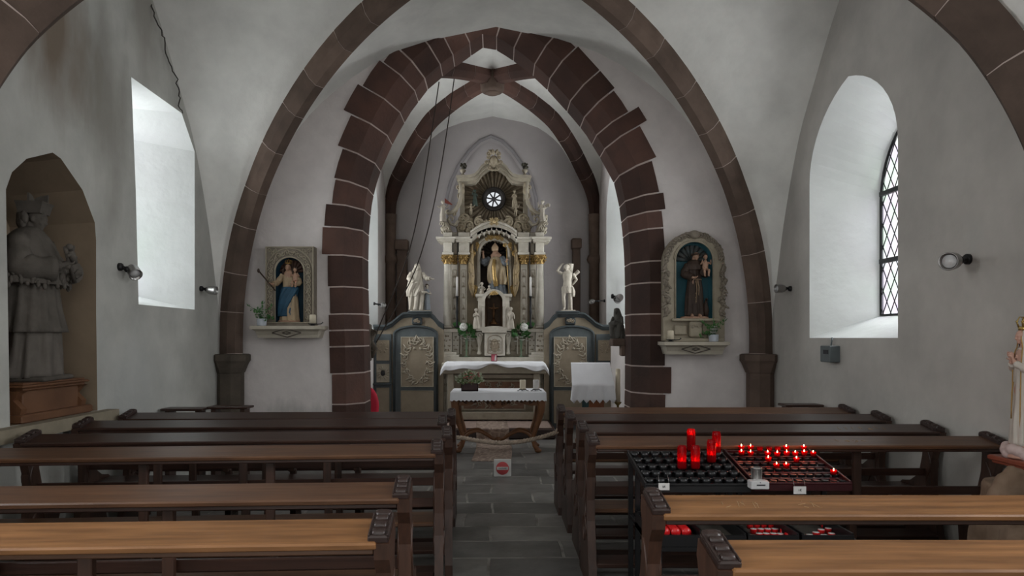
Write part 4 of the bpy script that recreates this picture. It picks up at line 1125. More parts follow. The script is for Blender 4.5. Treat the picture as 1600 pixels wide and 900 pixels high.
# back panel with statue niche
nr = [P(x, y, 12.75) for x, y in ((748, 470), (748, 430), (748, 394))]
spr = P(772, 394, 12.75); hw = spr.x-nr[2].x; hw2 = hw
nout = [(p.x, p.z) for p in nr]+[(spr.x-hw*math.cos(PI*i/16), spr.z+hw*.85*math.sin(PI*i/16)) for i in range(1, 16)]+[(spr.x+hw, spr.z), (spr.x+hw, nr[1].z), (spr.x+hw, nr[0].z)]
p0, p1 = P(705, 515, 12.75), P(838, 363, 12.75)
b = B(); b.holed([(p0.x, p0.z), (p1.x, p0.z), (p1.x, p1.z), (p0.x, p1.z)], [nout], lambda x, z: (x, 12.75, z)); b.box(((p0.x+p1.x)/2, 13.25, (p0.z+p1.z)/2), (p1.x-p0.x, .04, p1.z-p0.z)); hp('retable_back', b, tan)
b = B(); A_ = [b.v((x, 12.75, z)) for x, z in nout]; C_ = [b.v((spr.x+(x-spr.x)*.88, 13.1, z)) for x, z in nout]
for i in range(len(A_)): b.f([A_[i], A_[(i+1) % len(A_)], C_[(i+1) % len(A_)], C_[i]], True)
b.f(C_)
for k in range(7):
    a = PI*(k+.5)/7; b.tube([(spr.x, 13.07, spr.z), (spr.x+hw*.76*math.cos(a), 13.05, spr.z+hw*.66*math.sin(a))], [.01, .035], 6)
nch = hp('statue_niche', b, dark_in)
b = B(); b.tube([(x, 12.72, z) for x, z in nout[:-1]]+[(nout[-1][0], 12.72, nout[-1][1])], .035, 8); b.tube([(x*1.0+(x-spr.x)*.14, 12.70, z+.04) for x, z in nout[2:-2]], .022, 8)
part_sub('niche_frame', b, cream, nch)
b = B()
for k in range(11):
    a = PI*(k+.5)/11; q = (spr.x+hw*.86*math.cos(a), spr.z+hw*.75*math.sin(a)); cscroll(b, q, .024, k, 1, 12.76, .009, 1 if k % 2 else -1)
    leaf(b, q, (math.cos(a+.7), math.sin(a+.7)), .04, .010, 12.76, .01)
part_sub('foliage_garland', b, tan, nch)
b = B(); c_ = P(772.5, 372, 12.6)
for s in (-1, 1):
    for k in range(4): cscroll(b, (c_.x+s*(.03+k*.035), c_.z+.01-.02*(k % 2)), .035, k*1.3, 1.1, 12.6, .010, s); leaf(b, (c_.x+s*k*.03, c_.z), (s*.5, 1), .07, .012, 12.6, .01)
    for (px, py) in ((797, 383), (803, 396), (801, 455), (800, 450)):
        q = P(px if s > 0 else 2*CP-px, py, 12.66)
        for k in range(3): cscroll(b, (q.x, q.z+k*.03-.03), .035, k*2, 1.1, 12.66, .010, s)
        leaf(b, (q.x, q.z), (s*.2, -1), .12, .016, 12.66, .012)
hp('gilded_crest', b, gold)
# curtains
for s in (0, 1):
    f_ = lambda px: px if s == 0 else 2*CP-px
    b = B(); sg = 1 if s == 0 else -1
    rings = []
    for (px, py, w) in ((737, 384, 3), (736, 392, 4), (735.5, 405, 5), (736, 420, 5.5), (737, 428, 5.2), (736.5, 438, 6), (737, 448, 4.5), (739, 456, 3), (739, 462, 1)):
        c = P(f_(px), py, 12.55); W_ = w*.0078
        rings.append([(c.x+math.cos(a)*W_*(1+.25*math.sin(5*a+py*.05)), 12.60+math.sin(a)*.04*(1+.3*math.sin(4*a)), c.z+math.cos(a)*sg*.05) for a in [2*PI*j/24 for j in range(24)]])
    b.loft(rings)
    for k in range(4):
        c = P(f_(736), 393+k*17, 12.53); b.tube([(c.x-.05, 12.57, c.z+sg*.03), (c.x, 12.545, c.z-.01), (c.x+.05, 12.57, c.z-sg*.05)], [.006, .010, .006], 6)
    hp('gilded_curtain', b, drapegold)
# arched pediment with lambrequin
pts = [P(x, y, 12.3) for x, y in ((735, 363), (743, 357), (752, 352), (762, 348.5), (CP, 347.5), (781, 348.5), (791, 352), (800, 357), (808, 363))]
b = B()
for off, yy0, hh in ((0, 12.25, .035), (-.045, 12.30, .045), (-.10, 12.36, .05)):
    top = [(p.x, p.z+off+hh/2) for p in pts]; bot = [(p.x, p.z+off-hh/2) for p in pts][::-1]; b.xz(top+bot, yy0, 12.8)
ped = hp('arched_pediment', b, cream)
b = B(); n = 7
for k in range(n):
    u0, u1 = k/n, (k+1)/n
    def pc(u):
        x = 745+54*u; y = 360-9*math.sin(PI*u); return P(x, y, 12.36)
    a, c = pc(u0), pc(u1); m_ = (a+c)/2; dz = .15 if k % 2 == 0 else .15
    b.xz([(a.x, a.z), (c.x, c.z), (c.x-.006, c.z-.07), (m_.x, m_.z-.165), (a.x+.006, a.z-.07)], 12.36, 12.40)
part_sub('lambrequin', b, cream, ped)
b = B(); c_ = P(772, 346, 12.22)
for s in (-1, 1):
    for k in range(3): cscroll(b, (c_.x+s*.045, c_.z-.05+k*.045), .03, k, 1.1, 12.22, .009, s); leaf(b, (c_.x+s*.02, c_.z), (s*.6, 1-k*.4), .08, .012, 12.22, .01)
b.ell((c_.x, 12.23, c_.z), (.03, .03, .05)); part_sub('pediment_crest', b, mat('pale_gilding', (.42, .32, .17), .45, .2, 20, .2, 50, metal=.4), ped)
# ---- glory
gc = P(771.6, 311, 12.75); Rr = 18*12.75/FPX
bound = [P(x, y, 12.75) for x, y in ((712, 363), (719, 340), (722, 320), (722, 300), (723, 279), (741, 277), (750, 268), (757, 258), (766, 253), (777, 253), (786, 258), (793, 268), (802, 277), (820, 279), (821, 300), (821, 320), (824, 340), (831, 363))]
bd = [(p.x, p.z) for p in bound]
def ray_hit(a):
    d = Vector((math.cos(a), math.sin(a))); best = 9
    m = len(bd)
    for i in range(m):
        p, q = Vector(bd[i]), Vector(bd[(i+1) % m]); e = q-p; o = p-Vector((gc.x, gc.z)); den = d.x*e.y-d.y*e.x
        if abs(den) < 1e-9: continue
        t = (o.x*e.y-o.y*e.x)/den; u = (o.x*d.y-o.y*d.x)/den
        if t > 0 and -.001 <= u <= 1.001: best = min(best, t)
    return best
b = B(); NA = 144; ri, ro = [], []
for i in range(NA):
    a = 2*PI*i/NA; R2 = ray_hit(a); zz = (.0, .035, .045, .012)[i % 4]*(1 if (i//4) % 3 else 1.5)
    ri.append(b.v((gc.x+math.cos(a)*Rr*.95, 12.80-zz*.4, gc.z+math.sin(a)*Rr*.95))); ro.append(b.v((gc.x+math.cos(a)*R2, 12.80-zz, gc.z+math.sin(a)*R2)))
for i in range(NA): b.f([ri[i], ri[(i+1) % NA], ro[(i+1) % NA], ro[i]])
glo = hp('glory_of_rays', b, raym)
b = B(); RX = Matrix.Rotation(PI/2, 3, 'X')
b.lathe([(Rr*.62, -.02), (Rr*.72, .03), (Rr*.9, .06), (Rr*1.02, .05), (Rr*1.06, 0), (Rr*.62, -.04), (Rr*.62, -.02)], (gc.x, 12.76, gc.z), 40, rot=RX, caps=False)
part_sub('dark_ring', b, mat('black_brown_ring', (.018, .014, .012), .6, .3, 14, .2, 40), glo)
b = B(); b.lathe([(.001, 0), (Rr*.66, 0), (Rr*.66, -.01), (.001, -.01)], (gc.x, 12.79, gc.z), 32, rot=RX); part_sub('bright_oculus', b, emit('daylit_oculus', (.92, .96, 1.0), .55), glo)
b = B()
b.lathe([(.001, .02), (Rr*.2, .015), (Rr*.2, 0)], (gc.x, 12.77, gc.z), 20, rot=RX)
for k in range(8):
    a = 2*PI*(k+.5)/8+.2; dx, dz = math.cos(a), math.sin(a); nx, nz = -dz, dx
    b.xz([(gc.x+dx*Rr*.1+nx*.014, gc.z+dz*Rr*.1+nz*.014), (gc.x+dx*Rr*.66+nx*.012, gc.z+dz*Rr*.66+nz*.012), (gc.x+dx*Rr*.66-nx*.012, gc.z+dz*Rr*.66-nz*.012), (gc.x+dx*Rr*.1-nx*.014, gc.z+dz*Rr*.1-nz*.014)], 12.765, 12.78)
part_sub('spokes', b, mat('iron_spokes', (.06, .055, .06), .5, .2, 14, 0), glo)
b = B()
cp = [(713, 276), (722, 275.5), (733, 275), (741, 273), (747, 267), (751, 261), (757, 256), (764, 252), (771.5, 250), (779, 252), (786, 256), (792, 261), (796, 267), (802, 273), (810, 275), (821, 275.5), (830, 276)]
for off, yy0, hh in ((0, 12.50, .05), (-.05, 12.56, .05), (-.095, 12.62, .045)):
    k = 1-abs(off)*.6; pt = [P(CP+(x-CP)*k, y, 12.5) for x, y in cp]
    b.xz([(p.x, p.z+off+hh/2) for p in pt]+[(p.x, p.z+off-hh/2) for p in pt][::-1], yy0, 12.95)
hp('curved_cornice', b, cream_d)
pale_carve = mat('pale_tan_carving', (.33, .28, .20), .6, .2, 12, .2, 50)
b = B(); c_ = P(CP, 250, 12.45)
b.ell((c_.x, 12.48, c_.z-.03), (.085, .04, .12)); b.ell((c_.x, 12.45, c_.z-.02), (.05, .03, .075))
for s in (-1, 1):
    for (dx, dz, r) in ((.10, .05, .045), (.115, -.04, .04), (.09, .12, .05), (.05, .16, .035), (.07, -.13, .045), (.03, -.16, .03)): cscroll(b, (c_.x+s*dx, c_.z+dz), r, dz*20, 1.2, 12.46, .014, s)
    leaf(b, (c_.x+s*.04, c_.z+.1), (s*.5, 1), .1, .022, 12.45, .02)
leaf(b, (c_.x, c_.z+.09), (-.1, 1), .11, .03, 12.45, .02); hp('cartouche', b, pale_carve)
for s in (0, 1):
    f_ = lambda px: px if s == 0 else 2*CP-px; sg = 1 if s == 0 else -1
    b = B(); p = P(f_(723), 274, 12.6); b.lathe([(.05, 0), (.03, .02), (.02, .04), (.05, .07), (.055, .10), (.03, .12)], (p.x, 12.62, p.z), 14); u_ = hp('urn', b, cream_d)
    b = B(); rnd = random.Random(4+s)
    for k in range(14):
        a = rnd.uniform(0, 2*PI); e = rnd.uniform(0, .07); b.ell((p.x+math.cos(a)*e, 12.62+math.sin(a)*e*.6, p.z+.15+rnd.uniform(-.03, .06)), rnd.uniform(.018, .03), None, 7, 5)
    part_sub('flower_bunch', b, mat('dark_carved_flowers', (.06, .055, .04), .7, .3, 20, .3, 50), u_)
    # upright with console head
    b = B(); pb(b, f_(722)-3.5, 280, f_(722)+3.5, 363, 12.68, 12.85, .006)
    hp('side_upright', b, cream_d)
    b = B(); q = P(f_(721), 290, 12.62); b.ell((q.x, 12.62, q.z), (.05, .05, .055)); b.ell((q.x, 12.62, q.z-.1), (.06, .05, .08)); cscroll(b, (q.x-sg*.05, q.z-.04), .05, 0, 1.2, 12.6, .014, sg); cscroll(b, (q.x-sg*.01, q.z-.2), .06, 2, 1.2, 12.6, .016, sg)
    for k in range(5): cscroll(b, (q.x-sg*(.01+.03*k), q.z-.28-k*.055), .04, k*1.2, 1.1, 12.6, .012, sg); leaf(b, (q.x-sg*.03*k, q.z-.25-k*.055), (-sg*.4, -1), .09, .02, 12.6, .02)
    hp('console_head', b, pale_carve)
    # S volute band
    b = B(); vs = [(719, 283), (720, 296), (720, 308), (718, 318), (713, 326), (706, 332), (700, 334), (697, 331), (699, 328), (702, 329)]
    b.tube([P(f_(x), y, 12.6) for x, y in vs], [.03, .032, .034, .036, .038, .038, .032, .026, .02, .02], 8, flat=1.4)
    vs = [(716, 345), (711, 352), (704, 350), (700, 343), (703, 338), (708, 341), (706, 345)]
    b.tube([P(f_(x), y, 12.6) for x, y in vs], [.03, .03, .028, .026, .022, .02, .02], 8, flat=1.3)
    vs = [(690, 336), (692, 345), (698, 354), (703, 361), (694, 362), (690, 355)]
    b.tube([P(f_(x), y, 12.58) for x, y in vs], [.035, .05, .06, .055, .05, .03], 8, flat=1.2)
    for (x, y) in ((692, 343), (690, 350), (697, 357), (694, 362)):
        q = P(f_(x), y, 12.52); cscroll(b, (q.x, q.z), .05, x, 1.2, 12.52, .014, sg)
    hp('volute', b, cream_d)
    # cloud and scroll relief
    b = B(); rnd = random.Random(9)
    for k in range(15):
        x = 716+rnd.random()*42; y = 361-rnd.random()*(24-abs(x-730)*.35); q = P(f_(x), y, 12.66); cscroll(b, (q.x, q.z), rnd.uniform(.05, .1), rnd.uniform(0, 6), 1.25, 12.68, rnd.uniform(.016, .026), sg*rnd.choice((-1, 1)))
    for k in range(12):
        x = 724+rnd.random()*30; y = 360-rnd.random()*20; q = P(f_(x), y, 12.66); b.ell((q.x, 12.73, q.z), rnd.uniform(.04, .07), None, 10, 7)
    hp('cloud_relief', b, pale_carve if s == 0 else pale_carve)
green_p = mat('green_robe_paint', (.05, .068, .055), .6, .3, 12, .1, 30)
altar_fig('glory_figure', 742, 322, 296, 12.66, green_p, yaw=.4, arms='up'); altar_fig('glory_figure', 804, 324, 297, 12.66, pale_carve, yaw=-.3, arms='front')
altar_fig('cloud_cherub', 736, 336, 318, 12.62, pale_carve, robe=False, arms='out'); altar_fig('cloud_cherub', 806, 338, 318, 12.62, pale_carve, robe=False, arms='out', yaw=-.5)
altar_fig('trumpet_angel', 692, 346, 313, 12.5, statue_w, yaw=.6, arms='out', wings=False); altar_fig('trumpet_angel', 847.5, 346, 313, 12.5, statue_w, yaw=-.6, arms='up', wings=True)
b = B(); p = P(693, 318, 12.5)
b.loft([[(p.x+.02+u*.13, 12.53+u*.03+o*.012, p.z+.06-u*.06+w) for o, w in ((-1, -.045*(1-u*.6)), (1, -.045*(1-u*.6)), (1, .04*(1-u)), (-1, .04*(1-u)))] for u in (0, .3, .6, 1)], True, True, False); hp('red_wing', b, mat('red_wing_paint', (.22, .06, .045), .6, .2, 12, .1, 30))

# ---- side screens
def screen(s, label):
    f_ = lambda px: px if s == 0 else 2*CP-px; D = 12.32; sg = 1 if s == 0 else -1
    r = thing('painted_screen', label, 'panelling', (P(f_(640), 0, D).x, D, 0))
    def w(name, b, m, par=None):
        o = part(name, b, m, None); o.data.transform(Matrix.Translation(-Vector(r.location))); o.parent = par or r; return o
    def poly(pts, z0=None): return [(P(f_(x), y, D).x, P(f_(x), y, D).z if y < 700 else .0) for x, y in pts]
    topc = [(584, 509), (602, 509), (613, 504), (622, 496), (630, 490), (640, 489), (672, 489), (678, 494), (685, 503), (693, 508)]
    b = B(); b.xz(poly([(584, 900)]+topc+[(693, 900)]), D, D+.12); w('body', b, tan)
    b = B(); pt = [P(f_(x), y, D) for x, y in topc]
    for off, yy0, hh in ((0, -.08, .035), (-.035, -.045, .035), (-.065, -.02, .03)): b.xz([(p.x, p.z+off+hh/2) for p in pt]+[(p.x, p.z+off-hh/2) for p in pt][::-1], D+yy0, D+.16)
    w('top_moulding', b, bluegrey_d)
    b = B(); q = P(f_(656), 488, D); b.box((q.x, D+.06, q.z+.005), (.40, .30, .035), (0, 0, 0), .008); b.box((q.x, D+.03, q.z-.03), (.34, .22, .03), (0, 0, 0), .008); w('statue_plinth', b, bluegrey_d)
    b = B(); q = P(f_(652), 502, D); b.box((q.x, D-.01, q.z), (.18, .05, .13), (0, 0, 0), .02); w('dark_boss', b, bluegrey_d)
    b = B(); 
    for k in range(3): cscroll(b, (q.x-.03+k*.03, q.z+.01*(k % 2)), .035, k, 1, D-.04, .01, sg)
    w('small_carving', b, tan)
    # arched door
    def arch_poly(x0, x1, ytop, yspr, ybot):
        c = (x0+x1)/2; pts = [(x0, ybot), (x0, yspr)]+[(c-(x1-x0)/2*math.cos(PI*i/12), yspr-(yspr-ytop)*math.sin(PI*i/12)) for i in range(1, 12)]+[(x1, yspr), (x1, ybot)]
        return poly(pts)
    b = B(); b.xz(arch_poly(616, 683, 511, 523, 900), D-.03, D+.02); dr = w('door', b, bluegrey)
    b = B(); o1 = arch_poly(616, 683, 510, 522.5, 900); b.tube([(x, D-.035, z) for x, z in o1], .022, 6); w('door_frame', b, bluegrey_d, dr)
    P1 = [P(f_(x), y, D-.04) for x, y in ((627, 604), (677, 527))]; xa, xb = sorted((P1[0].x, P1[1].x)); za, zb = P1[0].z, P1[1].z
    b = B(); b.box(((xa+xb)/2, D-.038, (za+zb)/2), (xb-xa, .02, zb-za), (0, 0, 0), .006); pn = w('upper_panel', b, tan, dr)
    b = B(); frame(b, xa, za, xb, zb, D-.045, .016, .02); rocaille(b, (xa+xb)/2, (za+zb)/2+.02, (xb-xa)*.95, (zb-za)*.92, D-.05, .010, 11, 8, 0)
    rocaille(b, (xa+xb)/2, zb-.13, (xb-xa)*.55, .16, D-.05, .009, 4, 4, 0); w('panel_carving', b, cream_d, dr)
    P1 = [P(f_(x), y, D-.04) for x, y in ((627, 668), (677, 611))]; za, zb = max(.12, P1[0].z), P1[1].z
    b = B(); b.box(((xa+xb)/2, D-.038, (za+zb)/2), (xb-xa, .02, zb-za), (0, 0, 0), .006); frame(b, xa, za, xb, zb, D-.045, .016, .02); w('lower_panel', b, tan, dr)
    # narrow bay
    b = B(); x0, x1 = sorted((P(f_(585), 0, D).x, P(f_(612), 0, D).x)); zt = P(0, 522, D).z
    b.box(((x0+x1)/2, D-.005, zt/2), (x1-x0, .05, zt), (0, 0, 0), .006); nb_ = w('narrow_bay', b, bluegrey)
    def np_(y0, y1, name, carve):
        p, q = P(f_(589), y1, D-.03), P(f_(608), y0, D-.03); a, c = sorted((p.x, q.x)); z0 = max(p.z, .1)
        b = B(); b.box(((a+c)/2, D-.035, (z0+q.z)/2), (c-a, .02, q.z-z0), (0, 0, 0), .005); frame(b, a, z0, c, q.z, D-.045, .01, .015)
        if carve == 1: rocaille(b, (a+c)/2, (z0+q.z)/2+.05, (c-a)*.7, (q.z-z0)*.45, D-.048, .007, 6, 4)
        if carve == 2:
            m_ = ((a+c)/2, (z0+q.z)/2)
            for k in range(14):
                an = 2*PI*k/14; leaf(b, (m_[0]+.04*math.cos(an), m_[1]+.05*math.sin(an)), (math.cos(an+.4), math.sin(an+.4)), .08, .012, D-.05, .012)
        w(name, b, tan if carve != 2 else cream_d, nb_)
        if carve == 2:
            b = B(); b.ell((m_[0], D-.05, m_[1]), (.04, .015, .05)); w('dark_centre', b, blk, nb_)
    np_(532, 563, 'niche_panel', 1); np_(569, 597, 'pierced_panel', 2); np_(606, 668, 'foot_panel', 0)
    b = B(); q = P(f_(597), 600, D); b.box((q.x, D-.05, q.z), (.36, .10, .03), (0, 0, 0), .008); w('little_ledge', b, bluegrey_d, nb_)
    return r
screen(0, 'blue-grey and tan carved door panelling to the left of the high altar')
screen(1, 'blue-grey and tan carved door panelling to the right of the high altar')
# ------------------------------------------------------------------ chancel furnishings
linen = mat('white_linen', (.80, .81, .84), .8, .03, 6, .12, 18, dist=.006)
carved_oak = mat('carved_walnut', (.12, .052, .022), .5, .3, 6, .15, 30, col2=(.20, .09, .04))
def root_part(r, name, b, m, par=None):
    o = part(name, b, m, None); o.data.transform(Matrix.Translation(-Vector(r.location))); o.parent = par or r; return o
# cloth over the high altar mensa
yy = 11.95; a, c = P(688, 568, yy), P(858, 568, yy); zt = P(0, 567, yy).z+.012
r = thing('altar_cloth', 'wrinkled white cloth spread over the high altar table', 'cloth', ((a.x+c.x)/2, 12.1, zt))
b = B(); NU, NV = 60, 22
def cl(u, v):
    x = a.x+(c.x-a.x)*u; s = v*.62
    if s < .36: y = 12.37-s; z = zt+.004+.002*math.sin(u*40+v*9)
    else:
        d = s-.36; y = 12.01-.07-.012*math.sin(u*37+1)-.02*math.sin(u*11)*d*4; y -= .04*min(1, d*9); drop = d*(.30+.12*math.sin(u*9)+.08*math.sin(u*23)); z = zt-drop*1.2
    e = max(0, abs(u-.5)-.46)/.04
    z -= e*.09*(1+v*.5); x += (1 if u > .5 else -1)*e*(-.03+.03*v)
    return (x, y, z)
b.grid(cl, NU, NV); o = root_part(r, 'linen', b, linen); so = o.modifiers.new('t', 'SOLIDIFY'); so.thickness = .004
# folk altar table
Dt = 9.75
tc = P(779, 610, Dt); r = thing('altar_table', 'carved brown wooden table with curved legs standing before the chancel step', 'table', (tc.x, Dt+.35, 0))
ztop = P(0, 613, Dt).z; x0, x1 = P(709, 0, Dt).x, P(848, 0, Dt).x; yb0, yb1 = Dt, Dt+.62
b = B(); b.box(((x0+x1)/2, (yb0+yb1)/2, ztop-.02), (x1-x0+.04, yb1-yb0+.04, .035), (0, 0, 0), .012); root_part(r, 'table_top', b, carved_oak)
# aprons with wavy lower edge
xm = (x0+x1)/2; w2 = (x1-x0)/2-.05
ap = [(xm-w2, ztop-.04)]+[(xm-w2+2*w2*i/40, ztop-.17-.035*math.cos(2*PI*2*(i/40-.5))-.02*math.cos(PI*6*(i/40-.5))) for i in range(41)]+[(xm+w2, ztop-.04)]
for yk, nm in ((yb0+.03, 'front_apron'), (yb1-.06, 'rear_apron')):
    b = B(); b.xz(ap, yk, yk+.03); fr_ = root_part(r, nm, b, carved_oak)
    if nm == 'front_apron':
        b = B(); b.box((xm, yk+.002, ztop-.10), (.98, .012, .03), (0, 0, 0), .004); rocaille(b, xm, ztop-.11, .42, .13, yk-.004, .010, 8, 5, 5)
        for s in (-1, 1):
            for k in range(5): cscroll(b, (xm+s*(.27+k*.06), ztop-.10-.02*(k % 2)), .035, k*1.4, 1.15, yk-.004, .009, s); leaf(b, (xm+s*(.25+k*.06), ztop-.13), (s, .3), .07, .012, yk-.004, .012)
        root_part(r, 'apron_carving', b, mat('dark_walnut_carving', (.075, .030, .014), .45, .3, 10, .1, 30), fr_)
for xs in (x0+.03, x1-.06):
    b = B(); b.box((xs+.015, (yb0+yb1)/2, ztop-.11), (.03, yb1-yb0-.12, .14), (0, 0, 0), .006); root_part(r, 'side_apron', b, carved_oak)
for sx in (-1, 1):
    for sy in (0, 1):
        xb = xm+sx*(w2+.0); yv = yb0+.06 if sy == 0 else yb1-.06; fy = -1 if sy == 0 else 1
        pts = [(xb+sx*.005, ztop-.05, .055), (xb+sx*.035, ztop-.12, .062), (xb+sx*.03, ztop-.25, .052), (xb-sx*.005, ztop-.40, .042), (xb-sx*.06, ztop-.56, .034), (xb-sx*.085, ztop-.66, .030), (xb-sx*.06, .10, .030), (xb-sx*.025, .05, .036), (xb+sx*.0, .03, .030)]
        b = B(); P3 = []
        rf = [p[2] for p in pts]; 
        b.tube([(p[0], yv+fy*(.02 if i in (1, 2) else 0), p[1]) for i, p in enumerate(pts)], rf, 10)
        cscroll(b, (xb+sx*.02, ztop-.14), .05, 0, 1.2, yv-.055 if sy == 0 else yv, .014, sx)
        b.ell((xb-sx*.01, yv, .032), (.05, .05, .032)); leg = root_part(r, 'leg', b, carved_oak)
# crossed curved stretchers
b = B()
for fy in (-1, 1):
    yc_ = (yb0+yb1)/2
    for sx in (-1, 1):
        pts = [(xm+sx*(w2-.05), yc_+fy*.22, .16), (xm+sx*(w2-.16), yc_+fy*.17, .26), (xm+sx*.30, yc_+fy*.12, .285), (xm+sx*.16, yc_+fy*.07, .22), (xm+sx*.05, yc_+fy*.02, .155), (xm, yc_, .15)]
        pf = []
        fx_ = pchip([i/5 for i in range(6)], [p[2] for p in pts])
        for i in range(21):
            u = i/20; k = min(4, int(u*5)); f_ = u*5-k; p = Vector(pts[k]).lerp(Vector(pts[k+1]), f_); p.z = fx_(u); pf.append(p)
        b.tube(pf, .020, 8)
b.lathe([(.05, .13), (.06, .15), (.05, .17), (.02, .19)], (xm, (yb0+yb1)/2, 0), 16)
root_part(r, 'stretcher', b, carved_oak)
# lace-edged cloth on it
r2 = thing('table_cloth', 'white table cloth with scalloped lace edge lying on the carved table', 'cloth', (xm, Dt+.31, ztop))
b = B(); hx = (x1-x0)/2+.045; hy = .37; ym = (yb0+yb1)/2; NS = 46; zc = ztop+.002
def edge_pts(n, drop, scal):
    pts = []
    per = [((-1, -1), (1, -1)), ((1, -1), (1, 1)), ((1, 1), (-1, 1)), ((-1, 1), (-1, -1))]
    for (p, q) in per:
        for i in range(n):
            u = i/n; pts.append((xm+(p[0]+(q[0]-p[0])*u)*hx*(1+.012*drop*math.sin(i)), ym+(p[1]+(q[1]-p[1])*u)*hy, zc-drop*(.105+(scal if i % 2 else 0))))
    return pts
R0 = [(xm+(x-xm)*.97, ym+(y-ym)*.95, zc+.004) for x, y, z in edge_pts(NS, 0, 0)]; R1 = [(x, y, zc) for x, y, z in edge_pts(NS, 0, 0)]
R2 = edge_pts(NS, .95, .0); R3 = edge_pts(NS, 1.0, .018)
b.loft([R0, R1, R2, R3], True, False, False); b.f([b.v(p) for p in R0]); o = root_part(r2, 'linen', b, linen); so = o.modifiers.new('t', 'SOLIDIFY'); so.thickness = .003
# flower box
q = P(734, 612, Dt+.1); r = thing('flower_box', 'dark box of mixed pink and green flowers on the left of the carved table', 'flowers', (q.x, Dt+.14, ztop+.006))
b = B(); w, h, d = .235, .105, .15
for s in (-1, 1): b.box((s*(w/2-.006), 0, h/2), (.012, d, h), (0, 0, 0), .003); b.box((0, s*(d/2-.006), h/2), (w, .012, h), (0, 0, 0), .003)
b.box((0, 0, .01), (w, d, .02)); b.box((0, 0, h*.8), (w-.02, d-.02, .01)); part('planter_box', b, mat('dark_red_box', (.045, .022, .022), .5, .1, 20, 0), r)
leafm = mat('mixed_green_leaf', (.09, .15, .055), .55, .3, 20, 0, col2=(.24, .32, .15)); leafl = mat('variegated_leaf', (.42, .46, .34), .6, .2, 30, 0); pinkf = mat('pink_petals', (.62, .20, .20), .6, .3, 30, 0); whitef = mat('white_petals', (.66, .66, .62), .6, .05, 30, 0)
dgreen = mat('deep_green_leaf', (.03, .10, .028), .5, .3, 12, 0, col2=(.08, .22, .06))
def leafy(b, rnd, c, rad, n, ls, lw, up=.3):
    for k in range(n):
        th = rnd.uniform(0, 2*PI); ph = rnd.uniform(-.1, PI/2); d = Vector((math.cos(th)*math.cos(ph), math.sin(th)*math.cos(ph), math.sin(ph)))
        p = Vector(c)+Vector((d.x*rad[0], d.y*rad[1], d.z*rad[2]))*rnd.uniform(.6, 1); t = (d+Vector((rnd.uniform(-.5, .5), rnd.uniform(-.5, .5), rnd.uniform(-.3, .6)+up))).normalized()
        s = t.cross(Vector((rnd.uniform(-1, 1), rnd.uniform(-1, 1), .3))).normalized(); L_ = ls*rnd.uniform(.7, 1.3); W_ = lw*rnd.uniform(.7, 1.2); n_ = s.cross(t)*L_*.12
        v = [b.v(p), b.v(p+t*L_*.35+s*W_-n_), b.v(p+t*L_*.75+s*W_*.7), b.v(p+t*L_-n_*1.5), b.v(p+t*L_*.75-s*W_*.7), b.v(p+t*L_*.35-s*W_-n_), b.v(p+t*L_*.5+n_*.6)]
        for i in range(6): b.f([v[6], v[i], v[(i+1) % 6]], True)
def petals(b, rnd, c, r_, n=8, layers=2):
    c = Vector(c)
    for l in range(layers):
        for k in range(n):
            a = 2*PI*(k+.5*l)/n; d = Vector((math.cos(a), math.sin(a)*.9, .35+.5*l)).normalized(); s = Vector((-math.sin(a), math.cos(a), 0)); R_ = r_*(1-.25*l)
            v = [b.v(c), b.v(c+d*R_*.6+s*R_*.33), b.v(c+d*R_+s*R_*.15), b.v(c+d*R_-s*R_*.15), b.v(c+d*R_*.6-s*R_*.33)]
            b.f(v, True)
rnd = random.Random(3)
b = B(); leafy(b, rnd, (0, 0, .11), (.17, .11, .12), 120, .055, .018); part('foliage', b, leafm, r)
b = B(); leafy(b, rnd, (0, 0, .12), (.19, .13, .14), 130, .05, .016); part('pale_foliage', b, leafl, r)
b = B()
for k in range(16):
    a = rnd.uniform(0, 2*PI); petals(b, rnd, (math.cos(a)*.13*rnd.random()+.03, -.11+math.sin(a)*.05, .22+rnd.uniform(-.06, .06)), .026, 6)
part('pink_blooms', b, pinkf, r)['kind'] = 'stuff'
# pillar candles on wrought stands
iron = mat('wrought_iron', (.02, .02, .022), .5, .2, 20, .1, 40, metal=.5)
for px, m, lab in ((817, waxc, 'cream pillar candle on black iron stand, left of the pair on the carved table'), (838, waxw, 'white pillar candle on black iron stand, right of the pair on the carved table')):
    q = P(px, 611, Dt+.06); r = thing('pillar_candle', lab, 'candle', (q.x, Dt+.12, ztop+.006), 0, 'pillar candles on the carved table')
    b = B()
    for k in range(3):
        a = 2*PI*k/3-.5; dx, dy = math.cos(a), math.sin(a); b.tube([(dx*.02, dy*.02, .022), (dx*.05, dy*.05, .024), (dx*.075, dy*.075, .008), (dx*.088, dy*.088, .012)], .006, 6)
    b.lathe([(.001, .016), (.05, .018), (.054, .024), (.05, .028), (.001, .028)], (0, 0, 0), 20); part('candle_stand', b, iron, r)
    b = B(); b.lathe([(.001, .0285), (.040, .0285), (.042, .035), (.042, .155), (.038, .16), (.015, .155), (.001, .154)], (0, 0, 0), 24); w_ = part('wax', b, m, r)
    b = B(); b.tube([(0, 0, .154), (.001, 0, .165), (.003, 0, .172)], .0015, 5); part('wick', b, ink, w_)
